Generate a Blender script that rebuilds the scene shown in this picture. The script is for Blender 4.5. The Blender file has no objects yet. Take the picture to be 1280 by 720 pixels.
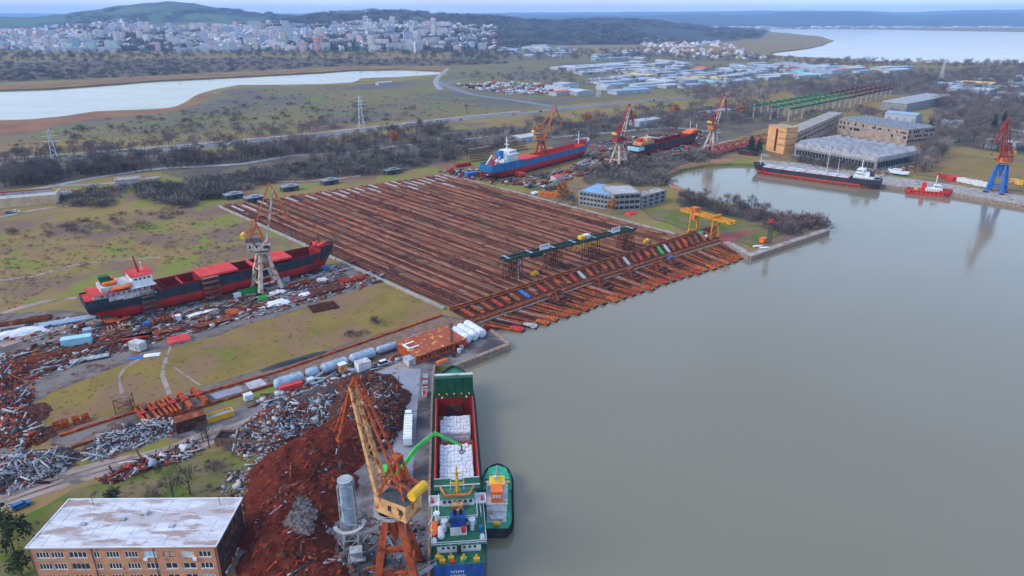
import bpy, math, random
import numpy as np
from mathutils import Vector, Matrix, noise
from mathutils.geometry import delaunay_2d_cdt
R = random.Random(7)
C = bpy.context.scene.collection
S = bpy.context.scene
PI = math.pi
# ------------------------------------------------------------------ camera
CAM_H, FPX = 125.0, 865.0
TH = math.atan(342 / FPX)
ct, st = math.cos(TH), math.sin(TH)
cd = bpy.data.cameras.new('camera'); cam = bpy.data.objects.new('camera', cd); C.objects.link(cam)
cam.location = (0, 0, CAM_H); cam.rotation_euler = (PI / 2 - TH, 0, 0)
cd.sensor_width = 36; cd.lens = FPX / 1280 * 36; cd.clip_start = 1; cd.clip_end = 90000
S.camera = cam
# ------------------------------------------------------------------ sky, sun, exposure
W = bpy.data.worlds.new('World'); S.world = W; W.use_nodes = True
wn = W.node_tree; wn.nodes.clear()
sky = wn.nodes.new('ShaderNodeTexSky'); sky.sky_type = 'NISHITA'; sky.sun_disc = False
SUN_EL, SUN_AZ = 38, 250
sky.sun_elevation = math.radians(SUN_EL); sky.sun_rotation = math.radians(SUN_AZ)
sky.air_density = 1.5; sky.dust_density = 1.2; sky.ozone_density = 2.0; sky.altitude = 100
# overcast: thin high cloud bands greying the clear sky
tc = wn.nodes.new('ShaderNodeTexCoord')
mp = wn.nodes.new('ShaderNodeMapping'); mp.inputs['Scale'].default_value = (2.2, 2.2, 22)
nz = wn.nodes.new('ShaderNodeTexNoise'); nz.inputs['Scale'].default_value = 1.6; nz.inputs['Detail'].default_value = 6
rp = wn.nodes.new('ShaderNodeValToRGB'); rp.color_ramp.elements[0].position = .42; rp.color_ramp.elements[1].position = .66
rp.color_ramp.elements[0].color = (.30, .30, .30, 1); rp.color_ramp.elements[1].color = (.78, .78, .78, 1)
mx = wn.nodes.new('ShaderNodeMix'); mx.data_type = 'RGBA'
mx.inputs['B'].default_value = (4.0, 5.1, 7.7, 1)
bg = wn.nodes.new('ShaderNodeBackground'); bg.inputs['Strength'].default_value = .14
wo = wn.nodes.new('ShaderNodeOutputWorld')
L = wn.links.new
L(tc.outputs['Generated'], mp.inputs['Vector']); L(mp.outputs['Vector'], nz.inputs['Vector']); L(nz.outputs['Fac'], rp.inputs['Fac'])
L(rp.outputs['Color'], mx.inputs['Factor']); L(sky.outputs['Color'], mx.inputs['A']); L(mx.outputs['Result'], bg.inputs['Color'])
L(bg.outputs['Background'], wo.inputs['Surface'])
sd = bpy.data.lights.new('sun', 'SUN'); sun = bpy.data.objects.new('sun', sd); C.objects.link(sun)
sd.energy = 1.3; sd.angle = math.radians(24); sd.color = (1, .93, .84)
az = math.radians(SUN_AZ); el = math.radians(SUN_EL)
sdir = Vector((math.sin(az) * math.cos(el), math.cos(az) * math.cos(el), math.sin(el)))
sun.rotation_euler = sdir.to_track_quat('Z', 'Y').to_euler(); sun.location = (0, 0, 300)
S.view_settings.view_transform = 'Standard'; S.view_settings.look = 'None'
S.view_settings.exposure = 0.9; S.view_settings.gamma = 1; S.view_settings.use_curve_mapping = False
S.cycles.volume_bounces = 1; S.cycles.max_bounces = 6; S.cycles.use_denoising = True

# ------------------------------------------------------------------ helpers
LAND = 2.2
def G(px, py, z=LAND):
    """photo pixel (1280x720) -> world point on the level z"""
    a = (px - 640) / FPX; b = (360 - py) / FPX
    dz = -st + b * ct; t = (z - CAM_H) / dz
    return Vector((a * t, (ct + b * st) * t, z))
def HT(x, y, py):
    """height that shows at photo row py above the ground point x, y"""
    k = (360 - py) / FPX
    return CAM_H + (k * y * ct - y * st) / (ct + k * st)

class MB:
    """collects shapes for ONE mesh object"""
    def __init__(s): s.v = []; s.f = []; s.m = []; s.M = None
    def add(s, vs, fs, mi=0):
        n = len(s.v)
        s.v += [tuple(s.M @ Vector(v)) if s.M else tuple(v) for v in vs]
        s.f += [tuple(i + n for i in f) for f in fs]; s.m += [mi] * len(fs); return s
    def box(s, x0, y0, z0, x1, y1, z1, mi=0):
        return s.add([(x0,y0,z0),(x1,y0,z0),(x1,y1,z0),(x0,y1,z0),(x0,y0,z1),(x1,y0,z1),(x1,y1,z1),(x0,y1,z1)],
                     [(3,2,1,0),(4,5,6,7),(0,1,5,4),(1,2,6,5),(2,3,7,6),(3,0,4,7)], mi)
    def cbox(s, cx, cy, cz, sx, sy, sz, rz=0, mi=0):
        c, n = math.cos(rz), math.sin(rz); vs = []
        for dz in (-.5, .5):
            for dx, dy in ((-.5,-.5),(.5,-.5),(.5,.5),(-.5,.5)):
                x, y = dx * sx, dy * sy; vs.append((cx + x*c - y*n, cy + x*n + y*c, cz + dz * sz))
        return s.add(vs, [(3,2,1,0),(4,5,6,7),(0,1,5,4),(1,2,6,5),(2,3,7,6),(3,0,4,7)], mi)
    def beam(s, p, q, w, h=None, w2=None, mi=0):
        p, q = Vector(p), Vector(q); h = h or w; w2 = w2 or w; d = (q - p).normalized()
        up = Vector((0,0,1)) if abs(d.z) < .95 else Vector((0,1,0))
        a = d.cross(up).normalized(); b = a.cross(d); k = w2 / w
        vs = [p + a*i*w/2 + b*j*h/2 for i, j in ((-1,-1),(1,-1),(1,1),(-1,1))] + [q + a*i*w2/2 + b*j*h*k/2 for i, j in ((-1,-1),(1,-1),(1,1),(-1,1))]
        return s.add(vs, [(0,1,2,3),(7,6,5,4),(4,5,1,0),(5,6,2,1),(6,7,3,2),(7,4,0,3)], mi)
    def tube(s, p, q, r, n=8, r2=None, cap=True, mi=0):
        p, q = Vector(p), Vector(q); r2 = r if r2 is None else r2; d = (q - p).normalized()
        up = Vector((0,0,1)) if abs(d.z) < .95 else Vector((0,1,0))
        a = d.cross(up).normalized(); b = a.cross(d); vs = []
        for c_, rr in ((p, r), (q, r2)):
            for i in range(n):
                t = 2*PI*i/n; vs.append(c_ + a*math.cos(t)*rr + b*math.sin(t)*rr)
        fs = [(i, (i+1) % n, n + (i+1) % n, n + i) for i in range(n)]
        if cap: fs += [tuple(range(n-1, -1, -1)), tuple(range(n, 2*n))]
        return s.add(vs, fs, mi)
    def loft(s, rings, caps=True, mi=0):
        n = len(rings[0]); vs = [v for r in rings for v in r]; fs = []
        for k in range(len(rings) - 1):
            for i in range(n):
                j = (i + 1) % n; fs.append((k*n+i, k*n+j, (k+1)*n+j, (k+1)*n+i))
        if caps: fs += [tuple(range(n-1, -1, -1)), tuple(range((len(rings)-1)*n, len(rings)*n))]
        return s.add(vs, fs, mi)
    def prism(s, pts, z0, z1, mi=0):
        return s.loft([[(x,y,z0) for x, y in pts], [(x,y,z1) for x, y in pts]], True, mi)
    def capsule(s, p, q, r, n=12, dome=.45, mi=0):
        p, q = Vector(p), Vector(q); d = (q-p).normalized(); up = Vector((0,0,1)) if abs(d.z) < .95 else Vector((0,1,0))
        a = d.cross(up).normalized(); b = a.cross(d); rings = []
        for c_, rr in ((p, .35*r), (p+d*r*dome*.35, .75*r), (p+d*r*dome, r), (q-d*r*dome, r), (q-d*r*dome*.35, .75*r), (q, .35*r)):
            rings.append([c_ + a*math.cos(2*PI*i/n)*rr + b*math.sin(2*PI*i/n)*rr for i in range(n)])
        return s.loft(rings, True, mi)
    def quad(s, a, b, c, d, mi=0): return s.add([a,b,c,d], [(0,1,2,3)], mi)
    def truss(s, p, q, w, h, n, t, mi=0):
        """lattice box girder from p to q"""
        p, q = Vector(p), Vector(q); d = q - p; up = Vector((0,0,1)) if abs(d.normalized().z) < .95 else Vector((0,1,0))
        a = d.cross(up).normalized(); b = a.cross(d).normalized()
        cs = [a*w/2+b*h/2, a*w/2-b*h/2, -a*w/2-b*h/2, -a*w/2+b*h/2]
        for c_ in cs: s.beam(p + c_, q + c_, t, mi=mi)
        for k in range(n):
            u, v = p + d*k/n, p + d*(k+1)/n
            for i in range(4):
                e, g = (cs[i], cs[(i+1) % 4]) if k % 2 else (cs[(i+1) % 4], cs[i])
                s.beam(u + e, v + g, t*.7, mi=mi)
        return s
    def build(s, name, m, parent=None, loc=None, rz=0, smooth=False):
        me = bpy.data.meshes.new(name); me.from_pydata(s.v, [], s.f)
        ms = m if isinstance(m, (list, tuple)) else [m]
        for x in ms: me.materials.append(x)
        if len(ms) > 1: me.polygons.foreach_set('material_index', s.m)
        if smooth: me.polygons.foreach_set('use_smooth', [True] * len(s.f))
        o = bpy.data.objects.new(name, me); C.objects.link(o)
        if parent: o.parent = parent
        if loc is not None: o.location = loc
        o.rotation_euler.z = rz
        return o
def tag(o, label=None, cat=None, group=None, kind=None):
    if label: o['label'] = label
    if cat: o['category'] = cat
    if group: o['group'] = group
    if kind: o['kind'] = kind
    return o
def thing(name, label, cat, loc=(0,0,0), rz=0, group=None):
    o = bpy.data.objects.new(name, None); C.objects.link(o); o.location = loc; o.rotation_euler.z = rz
    o.empty_display_size = .5
    return tag(o, label, cat, group)
def dup(o, loc, rz=None, label=None, scale=None, parent=None):
    c = o.copy(); C.objects.link(c); c.location = loc
    if rz is not None: c.rotation_euler.z = rz
    if label: c['label'] = label
    if scale is not None: c.scale = scale if hasattr(scale, '__len__') else (scale,) * 3
    def kids(src, dst):
        for ch in list(src.children):
            k = ch.copy(); C.objects.link(k); k.parent = dst; kids(ch, k)
    kids(o, c); return c
def again(o, loc, parent, rz=None, scale=None):
    """another part that shares the mesh"""
    k = o.copy(); C.objects.link(k); k.parent = parent; k.location = loc
    if rz is not None: k.rotation_euler.z = rz
    if scale is not None: k.scale = scale
    return k
# ------------------------------------------------------------------ materials
MATS = {}
def mat(name, c1, c2=None, sc=.5, rough=.75, rust=None, ramt=.5, rsc=.6, metal=0, bump=0, bsc=8, c3=None, sc3=.05, stretch=None, spec=None, lo=.4, hi=.6):
    """surface colour c1/c2 by noise (world position), optional rust colour in blotches, optional broad third colour c3"""
    m = bpy.data.materials.new(name); m.use_nodes = True; t = m.node_tree; n = t.nodes; l = t.links.new
    b = n['Principled BSDF']; b.inputs['Roughness'].default_value = rough; b.inputs['Metallic'].default_value = metal
    if spec is None: spec = .10 if rough >= .7 else .3
    if spec is not None: b.inputs['Specular IOR Level'].default_value = spec
    g = n.new('ShaderNodeNewGeometry'); vec = g.outputs['Position']
    if stretch:
        q = n.new('ShaderNodeMapping'); q.inputs['Scale'].default_value = stretch[:3]
        if len(stretch) > 3: q.vector_type = 'TEXTURE'; q.inputs['Rotation'].default_value = (0, 0, stretch[3])
        l(vec, q.inputs['Vector']); vec = q.outputs['Vector']
    def nz(scale, lo, hi, det=5):
        a = n.new('ShaderNodeTexNoise'); a.inputs['Scale'].default_value = scale; a.inputs['Detail'].default_value = det
        a.inputs['Roughness'].default_value = .62
        l(vec, a.inputs['Vector']); r = n.new('ShaderNodeMapRange'); r.inputs['From Min'].default_value = lo; r.inputs['From Max'].default_value = hi
        l(a.outputs['Fac'], r.inputs['Value']); return r.outputs['Result']
    def mix(f, a, bcol):
        x = n.new('ShaderNodeMix'); x.data_type = 'RGBA'; l(f, x.inputs['Factor'])
        if isinstance(a, tuple): x.inputs['A'].default_value = (*a, 1)
        else: l(a, x.inputs['A'])
        x.inputs['B'].default_value = (*bcol, 1); return x.outputs['Result']
    c2 = c2 or tuple(x * .8 for x in c1)
    col = mix(nz(sc, lo, hi), c1, c2)
    if c3: col = mix(nz(sc3, .46, .58), col, c3)
    if rust: 
        e = .72 - ramt * .4; col = mix(nz(rsc, e, e + .07, 8), col, rust)
    l(col, b.inputs['Base Color'])
    if bump:
        a = n.new('ShaderNodeTexNoise'); a.inputs['Scale'].default_value = bsc; a.inputs['Detail'].default_value = 6
        l(vec, a.inputs['Vector']); u = n.new('ShaderNodeBump'); u.inputs['Strength'].default_value = bump; u.inputs['Distance'].default_value = .5 / bsc
        l(a.outputs['Fac'], u.inputs['Height']); l(u.outputs['Normal'], b.inputs['Normal'])
    MATS[name] = m; return m
RUST = (.13, .035, .015)
M = MATS
mat('rust', (.20, .055, .025), (.10, .03, .018), .9, .85, rust=(.30, .10, .04), ramt=.45)
mat('rust_dark', (.085, .032, .022), (.045, .02, .016), .7, .9, rust=(.17, .055, .03), ramt=.45)
mat('rust_orange', (.44, .095, .022), (.22, .045, .016), .8, .8, rust=(.11, .035, .02), ramt=.4)
mat('rust_beam', (.27, .080, .030), (.15, .042, .020), .5, .85, rust=(.36, .15, .07), ramt=.4, rsc=.3)
mat('oxide_red', (.40, .045, .03), (.27, .03, .022), .6, .7, rust=(.13, .03, .02), ramt=.4)
mat('red_paint', (.58, .035, .02), (.44, .025, .018), .5, .55, rust=(.22, .05, .03), ramt=.28)
mat('hull_red', (.40, .014, .010), (.25, .012, .010), .25, .6, rust=(.15, .03, .02), ramt=.40, rsc=.5, stretch=(1, 1, .22))
mat('hatch_red', (.60, .060, .055), (.46, .042, .040), .3, .7, rust=(.32, .06, .04), ramt=.28)
mat('hold_red', (.24, .014, .010), (.16, .012, .01), .5, .75, rust=(.08, .02, .015), ramt=.4)
mat('hull_black', (.016, .020, .030), (.028, .032, .042), .4, .55, rust=(.085, .035, .022), ramt=.32, rsc=.7, stretch=(1, 1, .2))
mat('hull_blue', (.010, .15, .36), (.008, .10, .26), .3, .55, rust=(.05, .07, .10), ramt=.36, rsc=.6, stretch=(1, 1, .2))
mat('hull_green', (.008, .045, .032), (.012, .06, .042), .4, .55, rust=(.06, .035, .02), ramt=.32, rsc=.7, stretch=(1, 1, .2))
mat('hatch_green', (.004, .075, .032), (.006, .05, .024), .4, .55, rust=(.03, .03, .02), ramt=.22)
mat('deck_green', (.02, .17, .09), (.03, .11, .065), .8, .65, rust=(.09, .06, .04), ramt=.38, rsc=1.2)
mat('tug_green', (.02, .34, .18), (.02, .22, .12), .7, .6, rust=(.08, .10, .06), ramt=.35)
mat('stern_blue', (.012, .07, .26), (.01, .045, .17), .5, .5, rust=(.04, .04, .06), ramt=.32, rsc=.8, stretch=(1, 1, .25))
mat('white', (.66, .67, .69), (.54, .55, .57), .6, .55, rust=(.35, .26, .20), ramt=.2)
mat('white_dirty', (.50, .50, .50), (.34, .34, .35), .5, .7, rust=(.28, .13, .07), ramt=.36)
mat('grey_steel', (.34, .36, .38), (.22, .24, .26), .8, .6, rust=(.20, .10, .06), ramt=.28)
mat('grey_dark', (.07, .075, .085), (.045, .05, .055), .8, .7, rust=(.09, .06, .05), ramt=.3)
mat('glass', (.02, .028, .035), (.03, .04, .05), .6, .12)
mat('yellow', (.70, .42, .02), (.55, .30, .02), .5, .6, rust=(.30, .12, .03), ramt=.25)
mat('orange', (.78, .17, .02), (.60, .12, .02), .5, .6, rust=(.30, .08, .03), ramt=.2)
mat('crane_white', (.50, .45, .38), (.36, .32, .28), .5, .7, rust=(.30, .09, .035), ramt=.5, rsc=.45)
mat('crane_orange', (.52, .17, .045), (.36, .10, .03), .4, .7, rust=(.60, .42, .26), ramt=.34, rsc=.5)
mat('crane_rust', (.40, .085, .03), (.24, .05, .022), .5, .75, rust=(.12, .035, .02), ramt=.4)
mat('crane_cream', (.60, .36, .17), (.45, .24, .10), .5, .7, rust=(.30, .08, .03), ramt=.48, rsc=.6)
mat('crane_yellow', (.60, .26, .02), (.42, .16, .018), .5, .7, rust=(.25, .08, .025), ramt=.36)
mat('crane_blue', (.02, .13, .42), (.015, .09, .30), .5, .6, rust=(.10, .08, .10), ramt=.25)
mat('crane_red', (.38, .045, .028), (.24, .03, .02), .5, .7, rust=(.12, .03, .02), ramt=.35)
mat('bright_green', (.05, .55, .07), (.04, .42, .06), .5, .5)
mat('container_green', (.02, .28, .05), (.02, .2, .04), .6, .6, rust=(.1, .06, .03), ramt=.25)
mat('girder_green', (.026, .085, .055), (.018, .055, .04), .4, .75, rust=(.11, .06, .04), ramt=.48)
mat('runway_green', (.025, .16, .06), (.03, .10, .05), .1, .8)
mat('tank_blue', (.30, .39, .49), (.21, .28, .36), .4, .5, rust=(.30, .27, .25), ramt=.22)
mat('tank_white', (.60, .64, .68), (.46, .50, .54), .5, .5, rust=(.34, .32, .26), ramt=.34)
mat('pale_blue', (.30, .55, .66), (.24, .45, .55), .5, .6)
mat('blue_paint', (.03, .16, .42), (.02, .1, .3), .5, .6)
mat('concrete', (.34, .31, .28), (.24, .22, .20), .25, .9, rust=(.17, .10, .075), ramt=.4, rsc=.3, bump=.3, bsc=3)
mat('concrete_pale', (.40, .39, .40), (.28, .27, .275), .3, .9, rust=(.24, .18, .15), ramt=.3)
mat('concrete_slab', (.25, .25, .29), (.20, .20, .235), .12, .85, rust=(.13, .12, .13), ramt=.3, rsc=.25)
mat('quay_wall', (.30, .22, .17), (.16, .13, .11), .8, .9, rust=(.34, .15, .08), ramt=.42, rsc=.5, bump=.4, bsc=2)
mat('brick_orange', (.50, .235, .130), (.40, .18, .10), .5, .85, rust=(.24, .10, .06), ramt=.3, rsc=.4, bump=.2, bsc=6)
mat('render_tan', (.36, .28, .22), (.27, .21, .17), .15, .9, rust=(.20, .16, .14), ramt=.38, rsc=.2)
mat('render_orange', (.62, .34, .15), (.54, .28, .12), .2, .85, rust=(.36, .20, .10), ramt=.25)
mat('render_grey', (.25, .25, .25), (.18, .185, .19), .3, .9, rust=(.18, .18, .18), ramt=.35)
mat('render_cream', (.55, .42, .27), (.44, .32, .20), .2, .9, rust=(.34, .20, .12), ramt=.35)
mat('roof_white', (.55, .55, .58), (.44, .43, .46), .30, .75, rust=(.30, .22, .20), ramt=.50, rsc=.16, stretch=(.6, 2, 1), c3=(.38, .35, .36), sc3=.14)
mat('roof_grey', (.24, .26, .29), (.17, .185, .21), .3, .85, rust=(.34, .32, .30), ramt=.3)
mat('roof_blue', (.20, .34, .50), (.16, .28, .42), .2, .7)
mat('roof_rust', (.34, .085, .045), (.22, .055, .035), .35, .8, rust=(.62, .26, .06), ramt=.42, rsc=.35)
mat('dark', (.018, .018, .02), (.03, .03, .032), .5, .9)
mat('black_rubber', (.012, .012, .013), (.02, .02, .02), 2, .85)
mat('asphalt', (.17, .18, .205), (.13, .14, .16), .05, .8)
mat('road_pale', (.30, .29, .30), (.22, .21, .21), .06, .9)
mat('timber', (.22, .13, .09), (.14, .09, .065), .6, .9)
mat('bale', (.64, .64, .68), (.52, .52, .56), 1.2, .6, bump=.4, bsc=2)
# ================================================================== SETTING
mat('ground', (.205, .150, .042), (.265, .145, .078), .030, .95, c3=(.160, .100, .072), sc3=.016, rust=(.165, .170, .034), ramt=.52, rsc=.03, bump=.6, bsc=1.5)
mat('plain', (.140, .128, .050), (.185, .132, .070), .012, .95, c3=(.105, .090, .085), sc3=.006, rust=(.125, .140, .045), ramt=.42, rsc=.012, bump=.5, bsc=.6)
mat('meadow', (.215, .148, .040), (.165, .118, .034), .06, .95, c3=(.20, .120, .065), sc3=.045, rust=(.130, .145, .022), ramt=.26, rsc=.06, bump=.6, bsc=2)
mat('lawn', (.080, .115, .018), (.140, .125, .034), .16, .95, c3=(.155, .12, .06), sc3=.09, bump=.6, bsc=2)
mat('mud', (.150, .120, .110), (.085, .070, .068), .15, .9, c3=(.17, .145, .13), sc3=.06, rust=(.10, .045, .03), ramt=.42, rsc=.2, bump=.5, bsc=2)
mat('yard', (.185, .165, .165), (.105, .092, .094), .10, .85, c3=(.060, .052, .055), sc3=.05, rust=(.17, .085, .06), ramt=.36, rsc=.12, bump=.3, bsc=2)
mat('slip_floor', (.085, .030, .017), (.042, .017, .012), .25, .92, c3=(.075, .032, .025), sc3=.03, rust=(.13, .085, .06), ramt=.32, rsc=.12, bump=.4, bsc=2)
mat('track_bed', (.235, .078, .046), (.150, .050, .032), .12, .9, rust=(.26, .125, .08), ramt=.42, rsc=.10, c3=(.13, .052, .034), sc3=.02)
mat('track_old', (.20, .105, .062), (.13, .066, .042), .1, .9, rust=(.08, .035, .028), ramt=.45, rsc=.1)
mat('track_warm', (.28, .088, .048), (.18, .058, .034), .15, .9, rust=(.16, .055, .03), ramt=.4, rsc=.12)
mat('track_moss', (.12, .085, .05), (.085, .065, .035), .15, .95, rust=(.17, .08, .045), ramt=.4)
mat('track_rail_lit', (.36, .170, .110), (.24, .095, .060), .09, .85, rust=(.14, .05, .03), ramt=.46, rsc=.07)  # pale tone of the sunward rails, sunlight carried in the colour
mat('dirt', (.310, .240, .205), (.215, .165, .140), .12, .95, rust=(.12, .09, .075), ramt=.4, rsc=.12, bump=.3, bsc=2, stretch=(1, 1, 1))
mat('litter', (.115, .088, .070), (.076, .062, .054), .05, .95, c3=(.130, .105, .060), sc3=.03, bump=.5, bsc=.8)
mat('orange_rust', (.55, .14, .035), (.34, .075, .022), .8, .8, rust=(.13, .04, .02), ramt=.36)
mat('reed', (.24, .115, .055), (.17, .085, .05), .02, .95)
mat('clay', (.34, .17, .10), (.24, .12, .08), .1, .95)
mat('brick_yard', (.26, .075, .06), (.18, .06, .05), .2, .9)
mat('hill_field', (.055, .115, .050), (.095, .115, .055), .0016, .95, c3=(.050, .065, .060), sc3=.0011, rust=(.038, .050, .052), ramt=.5, rsc=.004)
mat('hill_wood', (.036, .044, .046), (.052, .055, .050), .004, .95, rust=(.085, .100, .050), ramt=.36, rsc=.0016, c3=(.055, .065, .045), sc3=.0012)
mat('far_land', (.040, .060, .075), (.06, .08, .085), .0012, .95)
# water: murky, nearly still
m = bpy.data.materials.new('water'); m.use_nodes = True; t = m.node_tree; b = t.nodes['Principled BSDF']; M['water'] = m
b.inputs['Base Color'].default_value = (.165, .148, .100, 1); b.inputs['Roughness'].default_value = .10; b.inputs['IOR'].default_value = 1.38
g = t.nodes.new('ShaderNodeNewGeometry'); a = t.nodes.new('ShaderNodeTexNoise'); a.inputs['Scale'].default_value = .35; a.inputs['Detail'].default_value = 5
u = t.nodes.new('ShaderNodeBump'); u.inputs['Strength'].default_value = .10; u.inputs['Distance'].default_value = .5
a2 = t.nodes.new('ShaderNodeTexNoise'); a2.inputs['Scale'].default_value = .018; a2.inputs['Detail'].default_value = 5; mq = t.nodes.new('ShaderNodeMapping'); mq.inputs['Rotation'].default_value = (0, 0, .6); mq.inputs['Scale'].default_value = (.35, 1.6, 1)
r = t.nodes.new('ShaderNodeMapRange'); r.inputs['To Min'].default_value = .03; r.inputs['To Max'].default_value = .20
mw = t.nodes.new('ShaderNodeMix'); mw.data_type = 'RGBA'; mw.inputs['A'].default_value = (.172, .150, .100, 1); mw.inputs['B'].default_value = (.156, .144, .100, 1)
t.links.new(g.outputs['Position'], a.inputs['Vector']); t.links.new(a.outputs['Fac'], u.inputs['Height']); t.links.new(u.outputs['Normal'], b.inputs['Normal'])
t.links.new(g.outputs['Position'], mq.inputs['Vector']); t.links.new(mq.outputs['Vector'], a2.inputs['Vector']); t.links.new(a2.outputs['Fac'], r.inputs['Value']); t.links.new(r.outputs['Result'], b.inputs['Roughness'])
t.links.new(a2.outputs['Fac'], mw.inputs['Factor']); t.links.new(mw.outputs['Result'], b.inputs['Base Color'])
tag(MB().quad((-15000, -900, 0), (15000, -900, 0), (15000, 21000, 0), (-15000, 21000, 0)).build('water', m), kind='structure')

def pts(lst, z=LAND): return [G(x, y, z) for x, y in lst]
def wig(ps, step, amp, closed=True, seed=0):
    """subdivide and roughen an outline of world points"""
    out = []; n = len(ps)
    for i in range(n if closed else n - 1):
        p, q = ps[i], ps[(i+1) % n]; d = q - p; k = max(1, min(60, int(d.length / step))); nn = Vector((-d.y, d.x, 0)).normalized()
        for j in range(k):
            v = p + d * j / k
            out.append(v + nn * (amp * noise.noise((v.x / step / 2.1 + seed, v.y / step / 2.1, seed)) * (1 if j else .3)))
    if not closed: out.append(ps[-1])
    return out
# shoreline in photo pixels: quay, pier, slip, peninsula, basin, right quay
Q_SHIP = [(533, 900), (536, 720), (537, 600), (541, 470), (543, 457)]
PIER = [(543, 457), (566, 457), (636, 430), (612, 412)]
SLIPLINE = [(612, 412), (598, 404), (744, 351), (905, 303)]
Q_PEN = [(905, 303), (937, 321), (990, 303), (1036, 288)]
PEN_BACK = [(1036, 288), (1034, 280), (1012, 275), (985, 270), (960, 264), (930, 258), (895, 250), (866, 246), (852, 240), (838, 234), (832, 226), (838, 217), (852, 211), (880, 206), (915, 204), (946, 205)]
Q_RIGHT = [(946, 205), (1010, 216), (1100, 231), (1190, 242), (1280, 257), (1420, 283), (1700, 335)]
def chain(*ls):
    out = []
    for l in ls: out += l if not out else l[1:]
    return out
sh = pts(chain(Q_SHIP, PIER, SLIPLINE, Q_PEN)) + wig(pts(PEN_BACK), 8, 3, False)[1:] + pts(Q_RIGHT)[1:]
outer = sh + [Vector((8000, 500, LAND)), Vector((14000, 20500, LAND)), Vector((-14000, 20500, LAND)), Vector((-5000, 2000, LAND)), Vector((-1500, -300, LAND)), Vector((sh[0].x, -300, LAND))]
lake = wig(pts([(-160, 118), (-60, 115), (0, 112), (60, 110), (120, 106), (200, 100), (260, 97), (320, 94), (400, 90), (440, 87), (500, 86), (553, 88), (548, 93), (500, 96), (450, 98), (440, 103), (400, 105), (330, 106), (300, 106), (270, 111), (250, 117), (230, 129), (215, 135), (170, 137), (120, 139), (80, 145), (40, 149), (0, 150), (-80, 153), (-160, 150)]), 40, 12, seed=3)
bay = wig(pts([(1700, 82), (1400, 80), (1280, 78.5), (1200, 79), (1130, 77), (1080, 76), (1050, 73), (1000, 71), (970, 69), (962, 66), (985, 63), (1010, 60), (1030, 56), (1042, 50.5), (1028, 46), (1000, 43), (960, 39), (905, 36), (960, 35), (1040, 36), (1120, 37), (1200, 38.5), (1280, 39.5), (1700, 43)]), 150, 40, seed=5)
pond = wig(pts([(650, 80), (680, 79), (715, 81), (718, 84), (690, 84.5), (655, 83)]), 60, 10, seed=8)
def inside(p, poly):
    c = False; n = len(poly); x, y = p[0], p[1]
    for i in range(n):
        a, b = poly[i], poly[i-1]
        if (a[1] > y) != (b[1] > y) and x < (b[0]-a[0])*(y-a[1])/(b[1]-a[1]) + a[0]: c = not c
    return c
def on_land(p): return inside(p, outer) and not inside(p, lake) and not inside(p, bay) and not inside(p, pond)
vs, es = [], []
for lp in (outer, lake, bay, pond):
    n0 = len(vs); vs += [Vector((p.x, p.y)) for p in lp]; es += [(n0 + i, n0 + (i+1) % len(lp)) for i in range(len(lp))]
cv, ce, cf, *_ = delaunay_2d_cdt(vs, es, [], 0, 1e-4)
land = MB(); keep = []
for f in cf:
    c_ = sum((cv[i] for i in f), Vector((0, 0))) / len(f)
    if on_land(c_): keep.append(tuple(f))
land.add([(v.x, v.y, LAND) for v in cv], keep)
for lp in (outer, lake, bay, pond):     # banks
    n = len(lp)
    for i in range(n):
        a, b = lp[i], lp[(i+1) % n]; land.quad((a.x, a.y, LAND), (b.x, b.y, LAND), (b.x, b.y, -2), (a.x, a.y, -2))
tag(land.build('ground', M['ground']), kind='structure')
LVL = [0]
def sheet(name, m, pix, step=0, amp=0, seed=0, world=False):
    """a thin sheet of ground cover lying a little above the one before"""
    LVL[0] += 1; z = LAND + .006 * LVL[0]
    ps = pix if world else pts(pix)
    if step: ps = wig(ps, step, amp, seed=seed)
    vv, ee, ff, *_ = delaunay_2d_cdt([Vector((p.x, p.y)) for p in ps], [(i, (i+1) % len(ps)) for i in range(len(ps))], [], 1, 1e-4)
    mb = MB().add([(v.x, v.y, z) for v in vv], [tuple(f) for f in ff])
    for f in range(len(mb.f)):
        a, b, c_ = [Vector(mb.v[i]) for i in mb.f[f][:3]]
        if (b-a).cross(c_-a).z < 0: mb.f[f] = mb.f[f][::-1]
    return tag(mb.build(name, M[m]), kind='structure')
def strip(name, m, pix, w, wig_amp=0, w2=None):
    """road along a centre line given in photo pixels, w metres wide"""
    c_ = pts(pix); s = []
    for i in range(len(c_) - 1):                                    # smooth the line
        p0, p1, p2, p3 = c_[max(i-1, 0)], c_[i], c_[i+1], c_[min(i+2, len(c_)-1)]
        k = max(2, min(14, int((p2-p1).length / 12)))
        for j in range(k):
            u = j / k; s.append(.5*((2*p1) + (p2-p0)*u + (2*p0-5*p1+4*p2-p3)*u*u + (3*p1-p0-3*p2+p3)*u**3))
    s.append(c_[-1]); l, r = [], []
    for i, p in enumerate(s):
        d = (s[min(i+1, len(s)-1)] - s[max(i-1, 0)]).normalized(); nn = Vector((-d.y, d.x, 0))
        ww = w + ((w2 or w) - w) * i / max(1, len(s) - 1)
        l.append(p + nn*(ww/2 + wig_amp*noise.noise(p*.11))); r.append(p - nn*(ww/2 + wig_amp*noise.noise(p*.13 + Vector((9,9,9)))))
    LVL[0] += 1; z = LAND + .006 * LVL[0]; mb = MB(); n = len(s)
    mb.add([(p.x, p.y, z) for p in r + l], [(i, i+1, n+i+1, n+i) for i in range(n-1)])
    return tag(mb.build(name, M[m]), kind='structure')
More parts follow.
